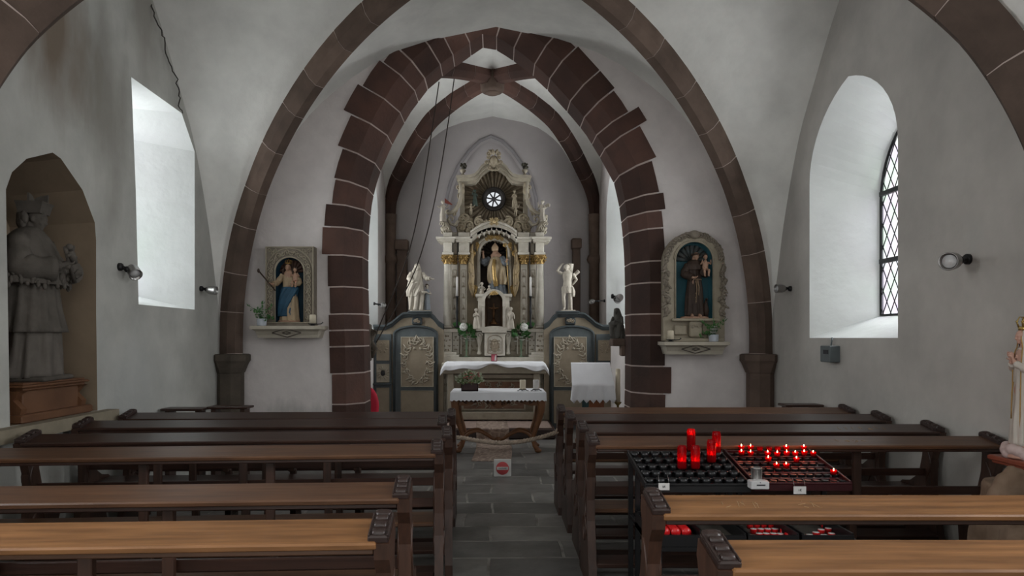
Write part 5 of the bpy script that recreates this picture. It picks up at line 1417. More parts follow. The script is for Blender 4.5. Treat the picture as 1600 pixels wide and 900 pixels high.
# red and white framed card
q = P(772, 568, 12.15); r = thing('framed_card', 'small frame with pink and white picture standing on the high altar table', 'frame', (q.x, 12.2, zt+.008))
b = B()
for s in (-1, 1): b.box((s*.046, 0, .06), (.01, .012, .125), (-.1, 0, 0), .002); b.box((0, -s*.0055, .06+s*.058), (.10, .012, .01), (-.1, 0, 0), .002)
part('frame', b, mat('dark_red_frame', (.20, .03, .04), .5, .1, 20, 0), r)
b = B(); b.box((0, .002, .06), (.086, .006, .11), (-.1, 0, 0)); cd = part('picture', b, mat('pink_print', (.55, .13, .17), .5, .2, 14, 0), r)
b = B(); b.xz([(.005, .012), (.038, .012), (.038, .105), (.022, .105), (.010, .06)], -.009, -.005); part('white_shape', b, white_p, cd)
# vases
def vase(px, lab, mir):
    D = 12.22; q0 = P(px, 557.5, D); zb = P(0, 558, 12.42).z; r = thing('flower_vase', lab, 'vase', (q0.x, 12.46, zb), 0, 'bouquets on the high altar')
    b = B(); b.lathe([(.05, 0), (.05, .008), (.018, .02), (.012, .05), (.016, .15), (.026, .30), (.030, .33), (.026, .33), (.014, .16), (.008, .05), (.001, .04)], (0, 0, 0), 20)
    part('glass_vase', b, clearmat('green_glass', (.72, .85, .70), .45, .1, (.42, .52, .40)), r)
    rnd = random.Random(px); s = -1 if mir else 1; bx = -s*.05
    b = B()
    for k in range(9):
        a = -.5+k*.13; tip = Vector((bx*1.2-s*.12+s*math.sin(a)*.16, .06, .40+math.cos(a)*.24)); base = Vector((0, 0, .33)); d = tip-base; n_ = Vector((d.z, 0, -d.x)).normalized()
        v = [b.v(base), b.v(base+d*.5+n_*.035), b.v(base+d*.8+n_*.025), b.v(tip), b.v(base+d*.8-n_*.025), b.v(base+d*.5-n_*.035)]; b.f(v, True)
        c2 = base+Vector((0, -.02, 0)); v = [b.v(c2), b.v(c2+d*.4+n_*.03+Vector((0, -.03, 0))), b.v(c2+d*.7+Vector((0, -.03, 0))), b.v(c2+d*.4-n_*.03)]; b.f(v, True)
    leafy(b, rnd, (0, 0, .36), (.14, .08, .16), 70, .10, .022); part('green_leaves', b, dgreen, r)
    b = B(); c0 = Vector((bx, -.07, .53))
    for k in range(90):
        th = rnd.uniform(0, 2*PI); z = rnd.uniform(-1, 1); rr = math.sqrt(1-z*z); d = Vector((rr*math.cos(th), rr*math.sin(th), z)); b.ell(c0+d*.058, .017, None, 6, 5)
    b.ell(c0, .06); part('white_hydrangea', b, whitef, r)
    b = B()
    for k in range(26):
        a = rnd.uniform(0, 2*PI); e = rnd.uniform(.02, .15); petals(b, rnd, (math.cos(a)*e, -.05+math.sin(a)*e*.4, .36+rnd.uniform(-.06, .08)-e*.3), .032, 5, 1)
    part('small_white_lilies', b, whitef, r)
vase(728, 'green glass vase with white hydrangea, left of the tabernacle on the high altar', 0)
vase(815, 'green glass vase with white hydrangea, right of the tabernacle on the high altar', 1)
# small altar candles on scrolled brackets
for px, lab, dl_ in ((687, 'lit-height white candle on black scroll holder at the left end of the high altar', 0), (856.5, 'white candle on black scroll holder at the right end of the high altar', 0)):
    lab = lab.replace('lit-height ', '')
    q = P(px, 522, 12.36); zb = P(0, 558, 12.42).z; r = thing('altar_candlestick', lab, 'candlestick', (q.x, 12.385, zb), 0, 'candlesticks at the altar ends')
    hh = q.z-zb; b = B(); b.lathe([(.045, 0), (.045, .012), (.015, .025), (.008, .05), (.008, hh-.03), (.03, hh-.015), (.032, hh), (.001, hh)], (0, 0, 0), 14)
    for s in (-1, 1):
        for k in range(3): cscroll(b, (s*.03, .09+k*.10), .03, PI/2, 1.1, 0, .006, s)
    part('scroll_holder', b, iron, r)
    b = B(); b.lathe([(.001, hh), (.024, hh), (.022, hh+.20), (.008, hh+.212), (.001, hh+.21)], (0, 0, 0), 14); part('candle', b, waxw, r)
# tall candles on dark poles before the columns
for s, lab in ((0, 'tall slim white candle on dark pole in front of the left altar columns'), (1, 'tall slim white candle on dark pole in front of the right altar columns')):
    px = 713.5 if s == 0 else 2*CP-713.5; q = P(px, 462, 12.3); zb = P(0, 512, 12.5).z
    r = thing('tall_candle', lab, 'candle', (q.x, 12.44, zb), 0, 'tall candles beside the altar columns')
    hh = q.z-zb; b = B(); b.lathe([(.05, 0), (.05, .02), (.02, .04), (.018, hh*.4), (.026, hh*.5), (.018, hh*.6), (.018, hh-.03), (.035, hh-.01), (.035, hh), (.001, hh)], (0, 0, 0), 14); part('pole', b, black_metal, r)
    b = B(); b.lathe([(.001, hh), (.019, hh), (.017, hh+.33), (.006, hh+.345), (.001, hh+.34)], (0, 0, 0), 12); part('candle', b, waxw, r)
    b = B(); b.tube([(.012 if s == 0 else -.012, .03, hh+.0), (.012 if s == 0 else -.012, .03, hh+1.12)], .006, 6); part('gap_shade_strip', b, black_metal, r)  # black strip standing in for the shaded gap between column and pilasters
# carpet over the step
carp = mat('patterned_carpet', (.15, .10, .08), .95, .3, 16, .3, 90, col2=(.34, .26, .21), dist=.004)
def _cp(N, L, vec, old):
    w = N.new('ShaderNodeTexVoronoi'); w.inputs['Scale'].default_value = 9; w.feature = 'DISTANCE_TO_EDGE'; L.new(vec, w.inputs['Vector'])
    mr = N.new('ShaderNodeMapRange'); mr.inputs['From Max'].default_value = .12; L.new(w.outputs['Distance'], mr.inputs[0])
    mx = N.new('ShaderNodeMix'); mx.data_type = 'RGBA'; L.new(mr.outputs[0], mx.inputs[0]); mx.inputs[6].default_value = (.40, .31, .25, 1); L.new(old, mx.inputs[7]); return mx.outputs[2]
overlay(carp, _cp)
ca, cb = P(738, 720, 9.17).x, P(800, 720, 9.17).x
b = B(); prof = [(9.12, .008), (10.0, .009), (11.04, .010), (11.068, .02), (11.07, .10), (11.072, .165), (11.09, .176), (11.6, .177), (12.30, .177)]
def cg(u, v):
    k = v*(len(prof)-1); i = min(int(k), len(prof)-2); f_ = k-i; y = prof[i][0]+(prof[i+1][0]-prof[i][0])*f_; z = prof[i][1]+(prof[i+1][1]-prof[i][1])*f_
    return (ca+(cb-ca)*u+.02*math.sin(y*2), y, z)
b.grid(cg, 6, 48); o = part('carpet_runner', b, carp); so = o.modifiers.new('t', 'SOLIDIFY'); so.thickness = .006; so.offset = -1
tag(o, 'patterned brownish carpet runner running from the floor up over the altar step', 'carpet')
b = B(); b.box((.04, 11.62, .172), (1.70, .95, .008), (0, 0, 0), .003); solo('step_rug', b, mat('pinkish_rug', (.30, .22, .185), .95, .2, 14, .3, 80), 'flat pinkish rug covering the top of the altar step', 'rug')
# lectern with white cloth
D = 10.4; q = P(928, 0, D); zt2 = P(0, 568, D).z
r = thing('lectern', 'wooden lectern draped in white behind the front right pew', 'lectern', (q.x, D+.2, 0))
b = B(); b.box((q.x, D+.22, .03), (.46, .40, .06), (0, 0, 0), .01); b.box((q.x, D+.24, .55), (.10, .10, 1.0), (0, 0, 0), .01); root_part(r, 'stand', b, carved_oak)
b = B(); b.box((q.x, D+.205, zt2-.185), (.56, .44, .03), (PI/4, 0, 0), .006); root_part(r, 'sloping_desk', b, carved_oak)
b = B(); b.box((q.x+.06, D+.14, .70), (.22, .012, .30), (0, 0, 0), .004); bd_ = root_part(r, 'orange_panel', b, mat('orange_brown_panel', (.22, .075, .03), .5, .3, 8, 0))
b = B(); b.box((q.x-.11, D+.14, .70), (.10, .014, .30), (0, 0, 0), .004); root_part(r, 'blue_panel', b, mat('dark_teal_panel', (.03, .07, .075), .5, .3, 8, 0))
r = thing('lectern_cloth', 'white cloth with pointed lace hem hanging over the lectern', 'cloth', (q.x, D, zt2))
xl, xr = P(896, 0, D).x, P(959, 0, D).x
def lc(u, v):
    s = v*1.05; x = xl+(xr-xl)*u
    if s < .46: y = D+.36-s*.70; z = zt2-s*.70
    else:
        k = s-.46; y = D+.036-.018*math.sin(u*14+1)*min(1, k*4)-.012*math.sin(u*31)*min(1, k*4); z = zt2-.325-k*.36
    if v > .999: z -= .055*(1-abs(((u*7) % 1)*2-1)) if 0 < u < 1 else 0
    x += (u-.5)*.04*v*2
    return (x, y, z)
b = B(); b.grid(lc, 56, 40); o = root_part(r, 'linen', b, linen, None); so = o.modifiers.new('t', 'SOLIDIFY'); so.thickness = .004
# floor candlestick on the far right of the chancel
q = P(967.5, 640, 10.6); r = thing('floor_candlestick', 'tall brass candlestick with thick pale candle beside the right arch pier', 'candlestick', (q.x-.02, 10.6, 0))
zc_ = P(0, 628, 10.6).z; zt_ = P(0, 576, 10.6).z
b = B(); b.lathe([(.12, 0), (.12, .02), (.05, .06), (.02, .12), (.02, zc_-.16), (.035, zc_-.14), (.015, zc_-.11), (.02, zc_-.05), (.05, zc_-.02), (.055, zc_), (.001, zc_)], (0, 0, 0), 18); part('brass_stand', b, mat('dull_brass', (.25, .18, .07), .4, .2, 20, 0, metal=.8), r)
b = B(); b.lathe([(.001, zc_), (.038, zc_), (.036, zt_-.01), (.02, zt_), (.001, zt_-.004)], (0, 0, 0), 18); part('candle', b, waxc, r)
# red curved seat back half hidden behind the left pier
q = P(576, 645, 9.6); r = thing('red_chair', 'red padded round-backed seat half hidden behind the left arch pier', 'chair', (q.x, 9.75, 0))
redc = mat('red_cushion', (.55, .02, .05), .7, .1, 10, .1, 30)
zr = P(0, 609, 9.6).z
b = B(); b.lathe([(.001, -.045), (.12, -.04), (.155, -.01), (.155, .02), (.12, .045), (.001, .05)], (-.04, 0, zr-.24), 28, sy=1.75, rot=Matrix.Rotation(PI/2, 3, 'X')); part('backrest', b, redc, r)
b = B(); b.box((-.04, -.0, .45), (.34, .40, .07), (0, 0, 0), .03); part('seat', b, redc, r)
for sx in (-1, 1):
    for sy in (-1, 1): b = B(); b.tube([(-.04+sx*.14, sy*.16, 0), (-.04+sx*.13, sy*.15, .42)], .014, 8); part('leg', b, black_metal, r)
# bell ropes
brm = mat('thin_bell_rope', (.035, .025, .02), .9, .2, 30, 0)
for name, lst, lab in (('bell_rope', ((686, 128, 11.2), (674, 209, 11.0), (656, 320, 10.7), (640, 390, 10.5), (586, 526, 9.4)), 'thin dark bell rope, the left one of two crossing the chancel'),
                       ('bell_rope', ((713, 98, 11.2), (699, 200, 11.0), (678, 320, 10.7), (652, 414, 10.4), (588, 535, 9.4)), 'thin dark bell rope, the right one of two crossing the chancel')):
    pts = [P(*l) for l in lst]; us = [0, .3, .6, .78, 1]; fx = pchip(us, [p.x for p in pts]); fy = pchip(us, [p.y for p in pts]); fz = pchip(us, [p.z for p in pts])
    b = B(); b.tube([(fx(i/24), fy(i/24), fz(i/24)) for i in range(25)], .0085, 6)
    solo(name, b, brm, lab, 'rope', 'bell ropes', pts[-1])
b = B(); q = P(586, 533, 9.36); q.x = P(582, 0, 9.36).x+.02
b.tube([(q.x-.06, 9.36, q.z+.16), (q.x-.01, 9.34, q.z+.1), (q.x-.04, 9.34, q.z), (q.x+.01, 9.34, q.z-.10), (q.x-.03, 9.36, q.z-.22)], [.03, .05, .035, .05, .02], 8)
cscroll(b, (q.x, q.z+.10), .05, 0, 1.1, 9.31, .014); cscroll(b, (q.x, q.z-.10), .05, 2, 1.1, 9.31, .014)
b.box((q.x-.1, 9.30, q.z-.02), (.14, .16, .50), (0, 0, 0), .02)
solo('carved_bracket', b, mat('brown_grey_carving', (.10, .08, .06), .7, .25, 12, .2, 40), 'carved wooden bracket by the left pier holding the bell ropes', 'bracket', None, (q.x, 9.36, q.z))

# ------------------------------------------------------------------ wall shelves and shrines in the nave
def wall_shelf(x0, x1, y0, y1, lab):
    D = YF-.36; a, c = P(x0, y0, D), P(x1, y1, D); xm = (a.x+c.x)/2; w = c.x-a.x; h = a.z-c.z
    r = thing('stone_shelf', lab, 'shelf', (xm, YF, c.z), 0, 'stone shelves on the arch wall')
    b = B(); t_ = .04
    def ring(z, k, d): return [(-w/2*k, -d, z), (w/2*k, -d, z), (w/2*k, -.001, z), (-w/2*k, -.001, z)]
    b.loft([ring(0, .84, .26), ring(h*.25, .87, .27), ring(h*.55, .90, .30), ring(h*.70, .955, .335), ring(h-t_, .965, .345), ring(h-t_, 1, .36), ring(h, 1, .36)], True, True, False); sl = part('shelf_slab', b, stone_pale, r)
    b = B(); zc = h*.42
    fyz = lambda z: -(.262+.07*z/(h*.7))-.002
    for k, t2 in ((1, .006), (.28, .006)):
        pts = [(-.17*k, zc), (0, zc+.050*k), (.17*k, zc), (0, zc-.050*k), (-.17*k, zc)]
        for p, q in zip(pts, pts[1:]): b.tube([(p[0], fyz(p[1]), p[1]), (q[0], fyz(q[1]), q[1])], t2, 5)
    part('lozenge', b, mat('dark_incised_line', (.10, .085, .07), .9, .1, 20, 0), sl)
    return xm, a.z, w
sL = wall_shelf(390, 501, 509, 528, 'pale stone shelf with lozenge under the rectangular left shrine')
sR = wall_shelf(1038, 1141, 534, 554, 'pale stone shelf with lozenge under the arched right shrine')
shr = mat('grey_tan_shrine_wood', (.155, .13, .10), .6, .2, 10, .2, 40, col2=(.25, .215, .17)); shl = mat('light_tan_shrine_edge', (.32, .28, .21), .6, .12, 12, .1, 40)
bluem = mat('deep_blue_lining', (.012, .04, .065), .6, .2, 8, .05, 30); tealm = mat('teal_lining', (.035, .125, .155), .6, .15, 6, .05, 30)
# left shrine: rectangular frame with arch
D = YF-.16
a, c = P(414.5, 385, D), P(490, 509, D); xm = (a.x+c.x)/2; w = c.x-a.x; z0 = sL[1]+.001; h = a.z-z0
r = thing('wall_shrine', 'rectangular carved wooden shrine with arched blue niche on the left of the arch wall', 'shrine', (xm, YF, z0))
def arch2(cx, hw_, zs, z0_, k=1.0, n=16): return [(cx-hw_, z0_)]+[(cx-hw_*math.cos(PI*i/n), zs+hw_*k*math.sin(PI*i/n)) for i in range(n+1)]+[(cx+hw_, z0_)]
hwn = .175; zsn = h-.30
b = B(); outer = [(-w/2, .03), (w/2, .03), (w/2, h), (-w/2, h)]; inner = arch2(0, hwn, zsn, .045)
b.holed(outer, [inner], lambda x, z: (x, -.15, z))
O = [b.v((x, -.15, z)) for x, z in outer]; O2 = [b.v((x, -.002, z)) for x, z in outer]
for i in range(4): b.f([O[i], O[(i+1) % 4], O2[(i+1) % 4], O2[i]])
b.box((0, -.09, .015), (w+.02, .17, .03), (0, 0, 0), .004)
fr = part('shrine_frame', b, shr, r)
b = B(); I1 = [b.v((x, -.15, z)) for x, z in inner]; I2 = [b.v((x*.9, -.012, z)) for x, z in inner]
for i in range(len(I1)-1): b.f([I1[i], I1[i+1], I2[i+1], I2[i]], True)
b.f([I1[-1], I1[0], I2[0], I2[-1]]); b.f(I2); part('niche_lining', b, bluem, r)
b = B()
b.tube([(x*1.03, -.155, z) for x, z in inner[1:-1]]+[], .010, 6); b.tube([(x, -.155, z) for x, z in inner], .009, 6)
fo = arch2(0, hwn+.105, zsn, .05); b.tube([(x, -.155, min(z, h-.015)) for x, z in fo], .008, 6)
frame(b, -w/2+.008, .04, w/2-.008, h-.008, -.155, .014, .02); part('gilt_edge', b, shl, fr)
b = B(); ml = arch2(0, hwn+.055, zsn, .08, n=14)
ml = [Vector(p) for p in ml]; dd = [0]
for p, q in zip(ml, ml[1:]): dd.append(dd[-1]+(q-p).length)
n = 34
for k in range(n):
    s_ = dd[-1]*(k+.5)/n; i = max(j for j in range(len(dd)-1) if dd[j] <= s_); p = ml[i].lerp(ml[i+1], (s_-dd[i])/(dd[i+1]-dd[i])); t = (ml[i+1]-ml[i]).normalized()
    cscroll(b, (p.x, p.y), .034, k*PI, 1.1, -.158, .0075, 1 if k % 2 else -1); leaf(b, (p.x, p.y), (t.x+.4*(-1)**k, t.y), .05, .009, -.158, .008)
for s in (-1, 1): 
    for k in range(3): cscroll(b, (s*(w/2-.05-k*.03), h-.05-(k % 2)*.03), .026, k, 1, -.158, .007, s)
part('vine_carving', b, shl, fr)
b = B()
for k in range(9):
    an = PI*(k+.5)/9; b.tube([(0, -.02, zsn), (hwn*.85*math.cos(an), -.04, zsn+hwn*.85*math.sin(an))], [.006, .026], 6)
part('shell_ribs', b, mat('reddish_shell', (.10, .055, .04), .6, .3, 10, 0), r)
# right shrine: arched
D = YF-.16
a, c = P(1032, 360, D), P(1138, 534, D); xm = (a.x+c.x)/2; w = c.x-a.x; z0 = sR[1]+.001; h = a.z-z0
r = thing('wall_shrine', 'round-arched carved stone-coloured shrine with teal niche on the right of the arch wall', 'shrine', (xm, YF, z0))
hw0 = w/2-.04; zs0 = h-hw0-.01; hwn = hw0-.14; nb0 = .28
b = B(); outer = arch2(0, hw0, zs0, .01); inner = arch2(0, hwn, zs0+.02, nb0)
b.holed(outer, [inner], lambda x, z: (x, -.15, z))
O = [b.v((x, -.15, z)) for x, z in outer]; O2 = [b.v((x, -.002, z)) for x, z in outer]
for i in range(len(O)): b.f([O[i], O[(i+1) % len(O)], O2[(i+1) % len(O)], O2[i]])
b.box((0, -.19, nb0-.02), (hwn*2+.1, .13, .03), (0, 0, 0), .006); b.box((0, -.17, .02), (hwn*2+.22, .12, .04), (0, 0, 0), .006)
for s in (-1, 1): b.box((s*(hwn-.06), -.16, nb0/2), (.15, .04, .12), (0, 0, 0), .01)
b.box((0, -.18, nb0/2+.01), (.15, .10, nb0-.08), (0, 0, 0), .02); cscroll(b, (-.035, nb0-.1), .03, 0, 1.1, -.235, .01); cscroll(b, (.035, nb0-.1), .03, 0, 1.1, -.235, .01, -1)
fr = part('shrine_frame', b, shl, r)
b = B(); I1 = [b.v((x, -.15, z)) for x, z in inner]; I2 = [b.v((x*.9, -.012, z)) for x, z in inner]
for i in range(len(I1)-1): b.f([I1[i], I1[i+1], I2[i+1], I2[i]], True)
b.f([I1[-1], I1[0], I2[0], I2[-1]]); b.f(I2); part('niche_lining', b, tealm, r)
b = B(); b.tube([(x, -.155, z) for x, z in inner], .010, 6); b.tube([(x*1.06, -.155, z+.01) for x, z in inner[1:-1]], .008, 6); part('gilt_edge', b, shl, fr)
b = B()
for k in range(9):
    an = PI*(k+.5)/9; b.tube([(0, -.02, zs0+.02), (hwn*.85*math.cos(an), -.045, zs0+.02+hwn*.85*math.sin(an))], [.006, .034], 6)
part('shell_ribs', b, mat('teal_brown_shell', (.07, .055, .045), .6, .3, 10, 0, col2=(.05, .09, .10)), r)
b = B(); rnd = random.Random(5); hm = hw0-.035
for k in range(26):
    an = PI*(k+.5)/26; p = (hm*math.cos(an), zs0+hm*math.sin(an)); cscroll(b, p, .036, k*2.1, 1.1, -.16, .011, 1 if k % 2 else -1); leaf(b, p, (math.cos(an+1), math.sin(an+1)), .06, .016, -.16, .014)
for s in (-1, 1):
    for k in range(20):
        z = zs0-.04-k*.031; x = s*(hm+.01+.014*math.sin(k*1.3)+rnd.uniform(-.012, .012)); sz = .022+.014*abs(math.sin(k*.8)); b.ell((x, -.165, z), (sz, .03, sz*.9), None, 8, 6); leaf(b, (x, z), (s*rnd.uniform(-1, 1), -.6), .055, .014, -.18, .014)
b.ell((0, -.165, h-.05), (.07, .035, .05)); part('fruit_garland', b, shr, fr)
# pots and candles on the shelves
def shelf_candle(px, sh, D, lab):
    q = P(px, 0, D); r = thing('shelf_candle', lab, 'candle', (q.x, D, sh[1]), 0, 'candles on the stone shelves')
    b = B(); b.lathe([(.001, .0), (.035, 0), (.035, .004), (.015, .01), (.05, .02), (.055, .028), (.05, .028), (.001, .022)], (0, 0, 0), 18); b.tube([(.045, 0, .02), (.10, 0, .024), (.125, 0, .04), (.11, 0, .045)], .005, 6); part('candle_dish', b, iron, r)
    b = B(); b.lathe([(.001, .024), (.038, .024), (.037, .125), (.03, .132), (.001, .128)], (0, 0, 0), 20); part('wax', b, waxc, r)
shelf_candle(488.5, sL, YF-.30, 'short cream candle on black dish at the right end of the left shelf')
shelf_candle(1048, sR, YF-.30, 'short cream candle on black dish at the left end of the right shelf')
def orchid(px, sh, D, lab, s):
    q = P(px, 0, D); r = thing('flower_pot', lab, 'flower pot', (q.x, D, sh[1]), 0, 'white flower pots on the shelves')
    b = B(); b.lathe([(.001, 0), (.045, 0), (.055, .01), (.058, .08), (.060, .085), (.053, .085), (.05, .07), (.001, .06)], (0, 0, 0), 22); part('white_pot', b, mat('blue_white_pot', (.52, .56, .62), .35, .04, 10, 0), r)
    rnd = random.Random(px); b = B()
    for k in range(9): petals(b, rnd, (rnd.uniform(-.05, .05), rnd.uniform(-.06, 0), .11+rnd.uniform(-.02, .06)), .048, 5, 1)
    part('white_blooms', b, whitef, r)
    b = B()
    for k in range(9):
        a_ = rnd.uniform(-1.1, 1.1); L_ = rnd.uniform(.12, .28); b.tube([(0, 0, .07), (math.sin(a_)*L_*.5, -.02, .07+L_*.6), (math.sin(a_)*L_, -.03, .07+L_*.9)], .0022, 5)
        for j in range(5): leafy(b, rnd, (math.sin(a_)*L_*j/5, -.02, .07+L_*.9*j/5), (.01, .01, .01), 2, .035, .010)
    leafy(b, rnd, (s*.09, -.01, .05), (.09, .04, .05), 30, .04, .012)
    part('green_sprigs', b, dgreen, r)
orchid(409, sL, YF-.26, 'white potted flower with trailing green sprigs at the left end of the left shelf', 1)
orchid(1115, sR, YF-.26, 'white potted flower with green sprig at the right end of the right shelf', -1)

# ------------------------------------------------------------------ spotlights on arms, electric box
def spot(px, py, D, wall, aim, lab, length=.20, size=1.0):
    "wall = attachment point, head at pixel"
    h = P(px, py, D); r = thing('wall_spotlight', lab, 'spotlight', tuple(wall), 0, 'spotlights on the walls')
    w = Vector(wall); d = h-w; aim = Vector(aim).normalized(); nrm = Vector((-1 if w.x > 0 else 1, 0, 0)) if abs(d.x) > abs(d.y) else Vector((0, -1, 0))
    b = B(); q = nrm.to_track_quat('Z', 'Y').to_matrix(); b.lathe([(.03*size, 0), (.03*size, .02), (.024*size, .03), (.001, .032)], (0, 0, 0), 16, rot=q)
    part('wall_mount', b, black_metal, r)
    b = B(); b.tube([(0, 0, 0), d*.5+Vector((0, 0, .005)), d*.8], .014*size, 8); b.ell(d*.55, .024*size, None, 8, 6); part('arm', b, black_metal, r)
    q = aim.to_track_quat('Z', 'Y').to_matrix(); b = B(); k = size
    b.lathe([(.001, -.055*k), (.03*k, -.055*k), (.038*k, -.045*k), (.046*k, -.02*k), (.048*k, .045*k), (.050*k, .05*k), (.044*k, .05*k), (.040*k, .03*k), (.001, .025*k)], d, 22, rot=q); hd = part('lamp_head', b, steel, r)
    b = B(); b.lathe([(.001, .038*k), (.036*k, .034*k), (.036*k, .03*k), (.001, .03*k)], d, 18, rot=q); part('lens', b, mat('dull_lens', (.50, .50, .50), .2, .1, 20, 0, spec=.6), hd)
def wx(x, px, py): D = abs(x)*FPX/abs(px-VX); return P(px, py, D)
w = wx(-W, 186, 417); spot(209, 424, w.y+.05, w, (.55, -.5, -.55), 'black-armed steel spotlight on the left wall between niche and window', size=1.15)
w = wx(-W, 313, 451); spot(331, 453.5, w.y-.02, w, (.9, -.1, -.1), 'steel spotlight on the left wall beside the corner pillar')
w = wx(W, 1236, 451); spot(1219, 451, w.y-.02, w, (-1, -.1, 0), 'steel spotlight on the right wall beside the corner pillar')
w = wx(W, 1514, 405); spot(1487, 408, w.y-.12, w, (-.75, -.6, -.1), 'round steel spotlight on the right wall nearest the camera', size=1.25)
w = wx(CXL, 589, 476); spot(598, 477, 12.4, (CXL, 12.3, w.z), (.5, -.6, .1), 'small spotlight at the left chancel wall beside the screen', size=.9)
w = P(978, 463, 9.6); spot(967, 466, 9.6, (1.60, 9.6, w.z), (-.6, -.5, -.5), 'steel spotlight on the right side of the chancel arch', size=1.1)
w = P(938, 470, 12.9); spot(925, 471, 12.8, (CXR, 12.9, w.z), (-.6, -.5, -.2), 'small spotlight at the far right chancel wall', size=.9)
q = wx(W, 1305, 553); r = thing('electric_box', 'grey metal electrical box on the right wall below the window', 'box', (W, q.y, q.z))
b = B(); b.box((-.05, 0, 0), (.10, .20, .16), (0, 0, 0), .006); bx_ = part('box_body', b, mat('grey_enamel', (.10, .12, .125), .4, .1, 10, 0, spec=.5), r)
b = B(); b.box((-.102, -.02, .02), (.004, .10, .04), (0, 0, 0)); part('dark_label', b, ink, bx_)
b = B(); b.tube([(-.03, .02, .08), (-.02, .02, .16)], .008, 6); part('conduit', b, bx_.data.materials[0], r)
# niche sill
q0, q1 = wx(-W, 0, 690), wx(-W, 162, 655)
b = B(); b.yz([(4.50, .905), (5.98, .905), (5.98, .998), (4.50, .998)], -3.94, -3.2); bm_ = b
o = solo('niche_sill', b, mat('yellowish_stone_sill', (.26, .225, .165), .8, .15, 8, .2, 40), 'pale stone sill slab beneath the statue niche in the left wall', 'sill', None, (-3.3, 5.3, 1.0))
# ------------------------------------------------------------------ statues
# --- large stone saint in the left niche, turned towards the altar side
stone_st = mat('dark_grey_stone_statue', (.070, .062, .052), .85, .25, 6, .4, 30, col2=(.12, .105, .09)); stone_l = mat('paler_stone_vestment', (.125, .11, .095), .85, .2, 6, .3, 30)
wood_ped = mat('reddish_wood_pedestal', (.10, .045, .022), .5, .25, 3, .1, 20, col2=(.17, .08, .04))
pc = Vector((-3.56, 5.30, 1.001))
r = thing('pedestal', 'moulded reddish-brown wooden pedestal inside the left wall niche', 'pedestal', tuple(pc))
b = B()
b.box((.03, 0, .03), (.50, .86, .06), (0, 0, 0), .01); b.box((0, 0, .14), (.44, .66, .18), (0, 0, 0), .01); b.box((0, 0, .235), (.50, .74, .02), (0, 0, 0), .006); b.box((0, 0, .255), (.54, .80, .02), (0, 0, 0), .008); b.box((0, 0, .272), (.50, .74, .016), (0, 0, 0), .006); part('plinth', b, wood_ped, r)
for s in (-1, 1):
    b = B(); b.xz([(.08, .06), (.24, .06), (.25, .10), (.19, .16), (.23, .21), (.26, .225), (.08, .225)], s*.36-.03, s*.36+.03); part('side_bracket', b, wood_ped, r)
H = 1.34
r = thing('saint_statue', 'weathered dark stone saint with peaked cap and fur cape in the left wall niche', 'statue', (pc.x+.05, pc.y+.02, pc.z+.28), math.radians(98))
f = Fig(r, H, .0055)
f.b.box((0, 0, .012), (.36, .30, .03), (0, 0, 0), .01)
f.torso(0, 0, .12)
f.head((0, -.03, .905), .13, pitch=.25)
f.arm((-.13, 0, .79), (-.20, -.03, .63), (-.08, -.19, .64), (.5, -.5, .15), (0, .3, 1), .5, r=(.05, .045, .03), hs=.10)
f.arm((.13, 0, .79), (.20, -.02, .62), (.08, -.19, .58), (-.5, -.5, .3), (0, .3, 1), .5, r=(.05, .045, .03), hs=.10)
f.done(stone_st)
f.cloth('cassock', [(.02, .20, .155, .0, .02, 1), (.10, .18, .14, 0, .01, 1), (.28, .16, .125, 0, 0, .8), (.45, .145, .11, 0, 0, .5), (.62, .13, .10, 0, 0, .3)], stone_l, n=9, amp=.13, seed=2)
f.cloth('surplice', [(.27, .21, .16, 0, 0, .9), (.36, .19, .145, 0, 0, .8), (.50, .165, .125, 0, 0, .6), (.66, .15, .11, 0, 0, .3), (.80, .12, .08, 0, 0, .1)], stone_st, n=13, amp=.10, seed=5)
b = f.newb(); drape(b, [(.535, .245, .185, 0, .01, .4), (.60, .235, .175, 0, .01, .4), (.70, .20, .14, 0, .01, .3), (.78, .165, .105, 0, .01, .2), (.835, .10, .07, 0, .01, .1), (.86, .05, .045, 0, 0, 0)], 17, .05, 3, res=90)
rnd = random.Random(8)
for k in range(130):
    a = rnd.uniform(0, 2*PI); zz = rnd.uniform(.52, .60); b.ell((.243*math.cos(a), .01+.183*math.sin(a), zz), (.012, .012, rnd.uniform(.014, .024)), None, 6, 5)
part('fur_cape', b, stone_st, r)
b = f.newb()
b.loft([[(-.056, -.07, .935), (.056, -.07, .935), (.058, .045, .935), (-.058, .045, .935)], [(-.064, -.082, .985), (.064, -.082, .985), (.066, .052, .985), (-.066, .052, .985)], [(-.070, -.090, 1.0), (.070, -.090, 1.0), (.072, .058, 1.0), (-.072, .058, 1.0)]], True, True, False)
for (ax, ay, ex, ey) in ((0, -.088, 0, 0), (-.068, -.015, 0, -.015), (.068, -.015, 0, -.015)):
    dx, dy = ex-ax, ey-ay; L_ = math.hypot(dx, dy); nx, ny = -dy/L_*.006, dx/L_*.006
    b.loft([[(ax+nx, ay+ny, .99), (ax-nx, ay-ny, .99), (ax-nx, ay-ny, 1.045), (ax+nx, ay+ny, 1.045)], [((ax+ex)/2+nx, (ay+ey)/2+ny, .99), ((ax+ex)/2-nx, (ay+ey)/2-ny, .99), ((ax+ex)/2-nx, (ay+ey)/2-ny, 1.035), ((ax+ex)/2+nx, (ay+ey)/2+ny, 1.035)], [(ex+nx, ey+ny, .99), (ex-nx, ey-ny, .99), (ex-nx, ey-ny, 1.008), (ex+nx, ey+ny, 1.008)]], True, True, False)
part('biretta', b, stone_st, r)
b = f.newb(); 
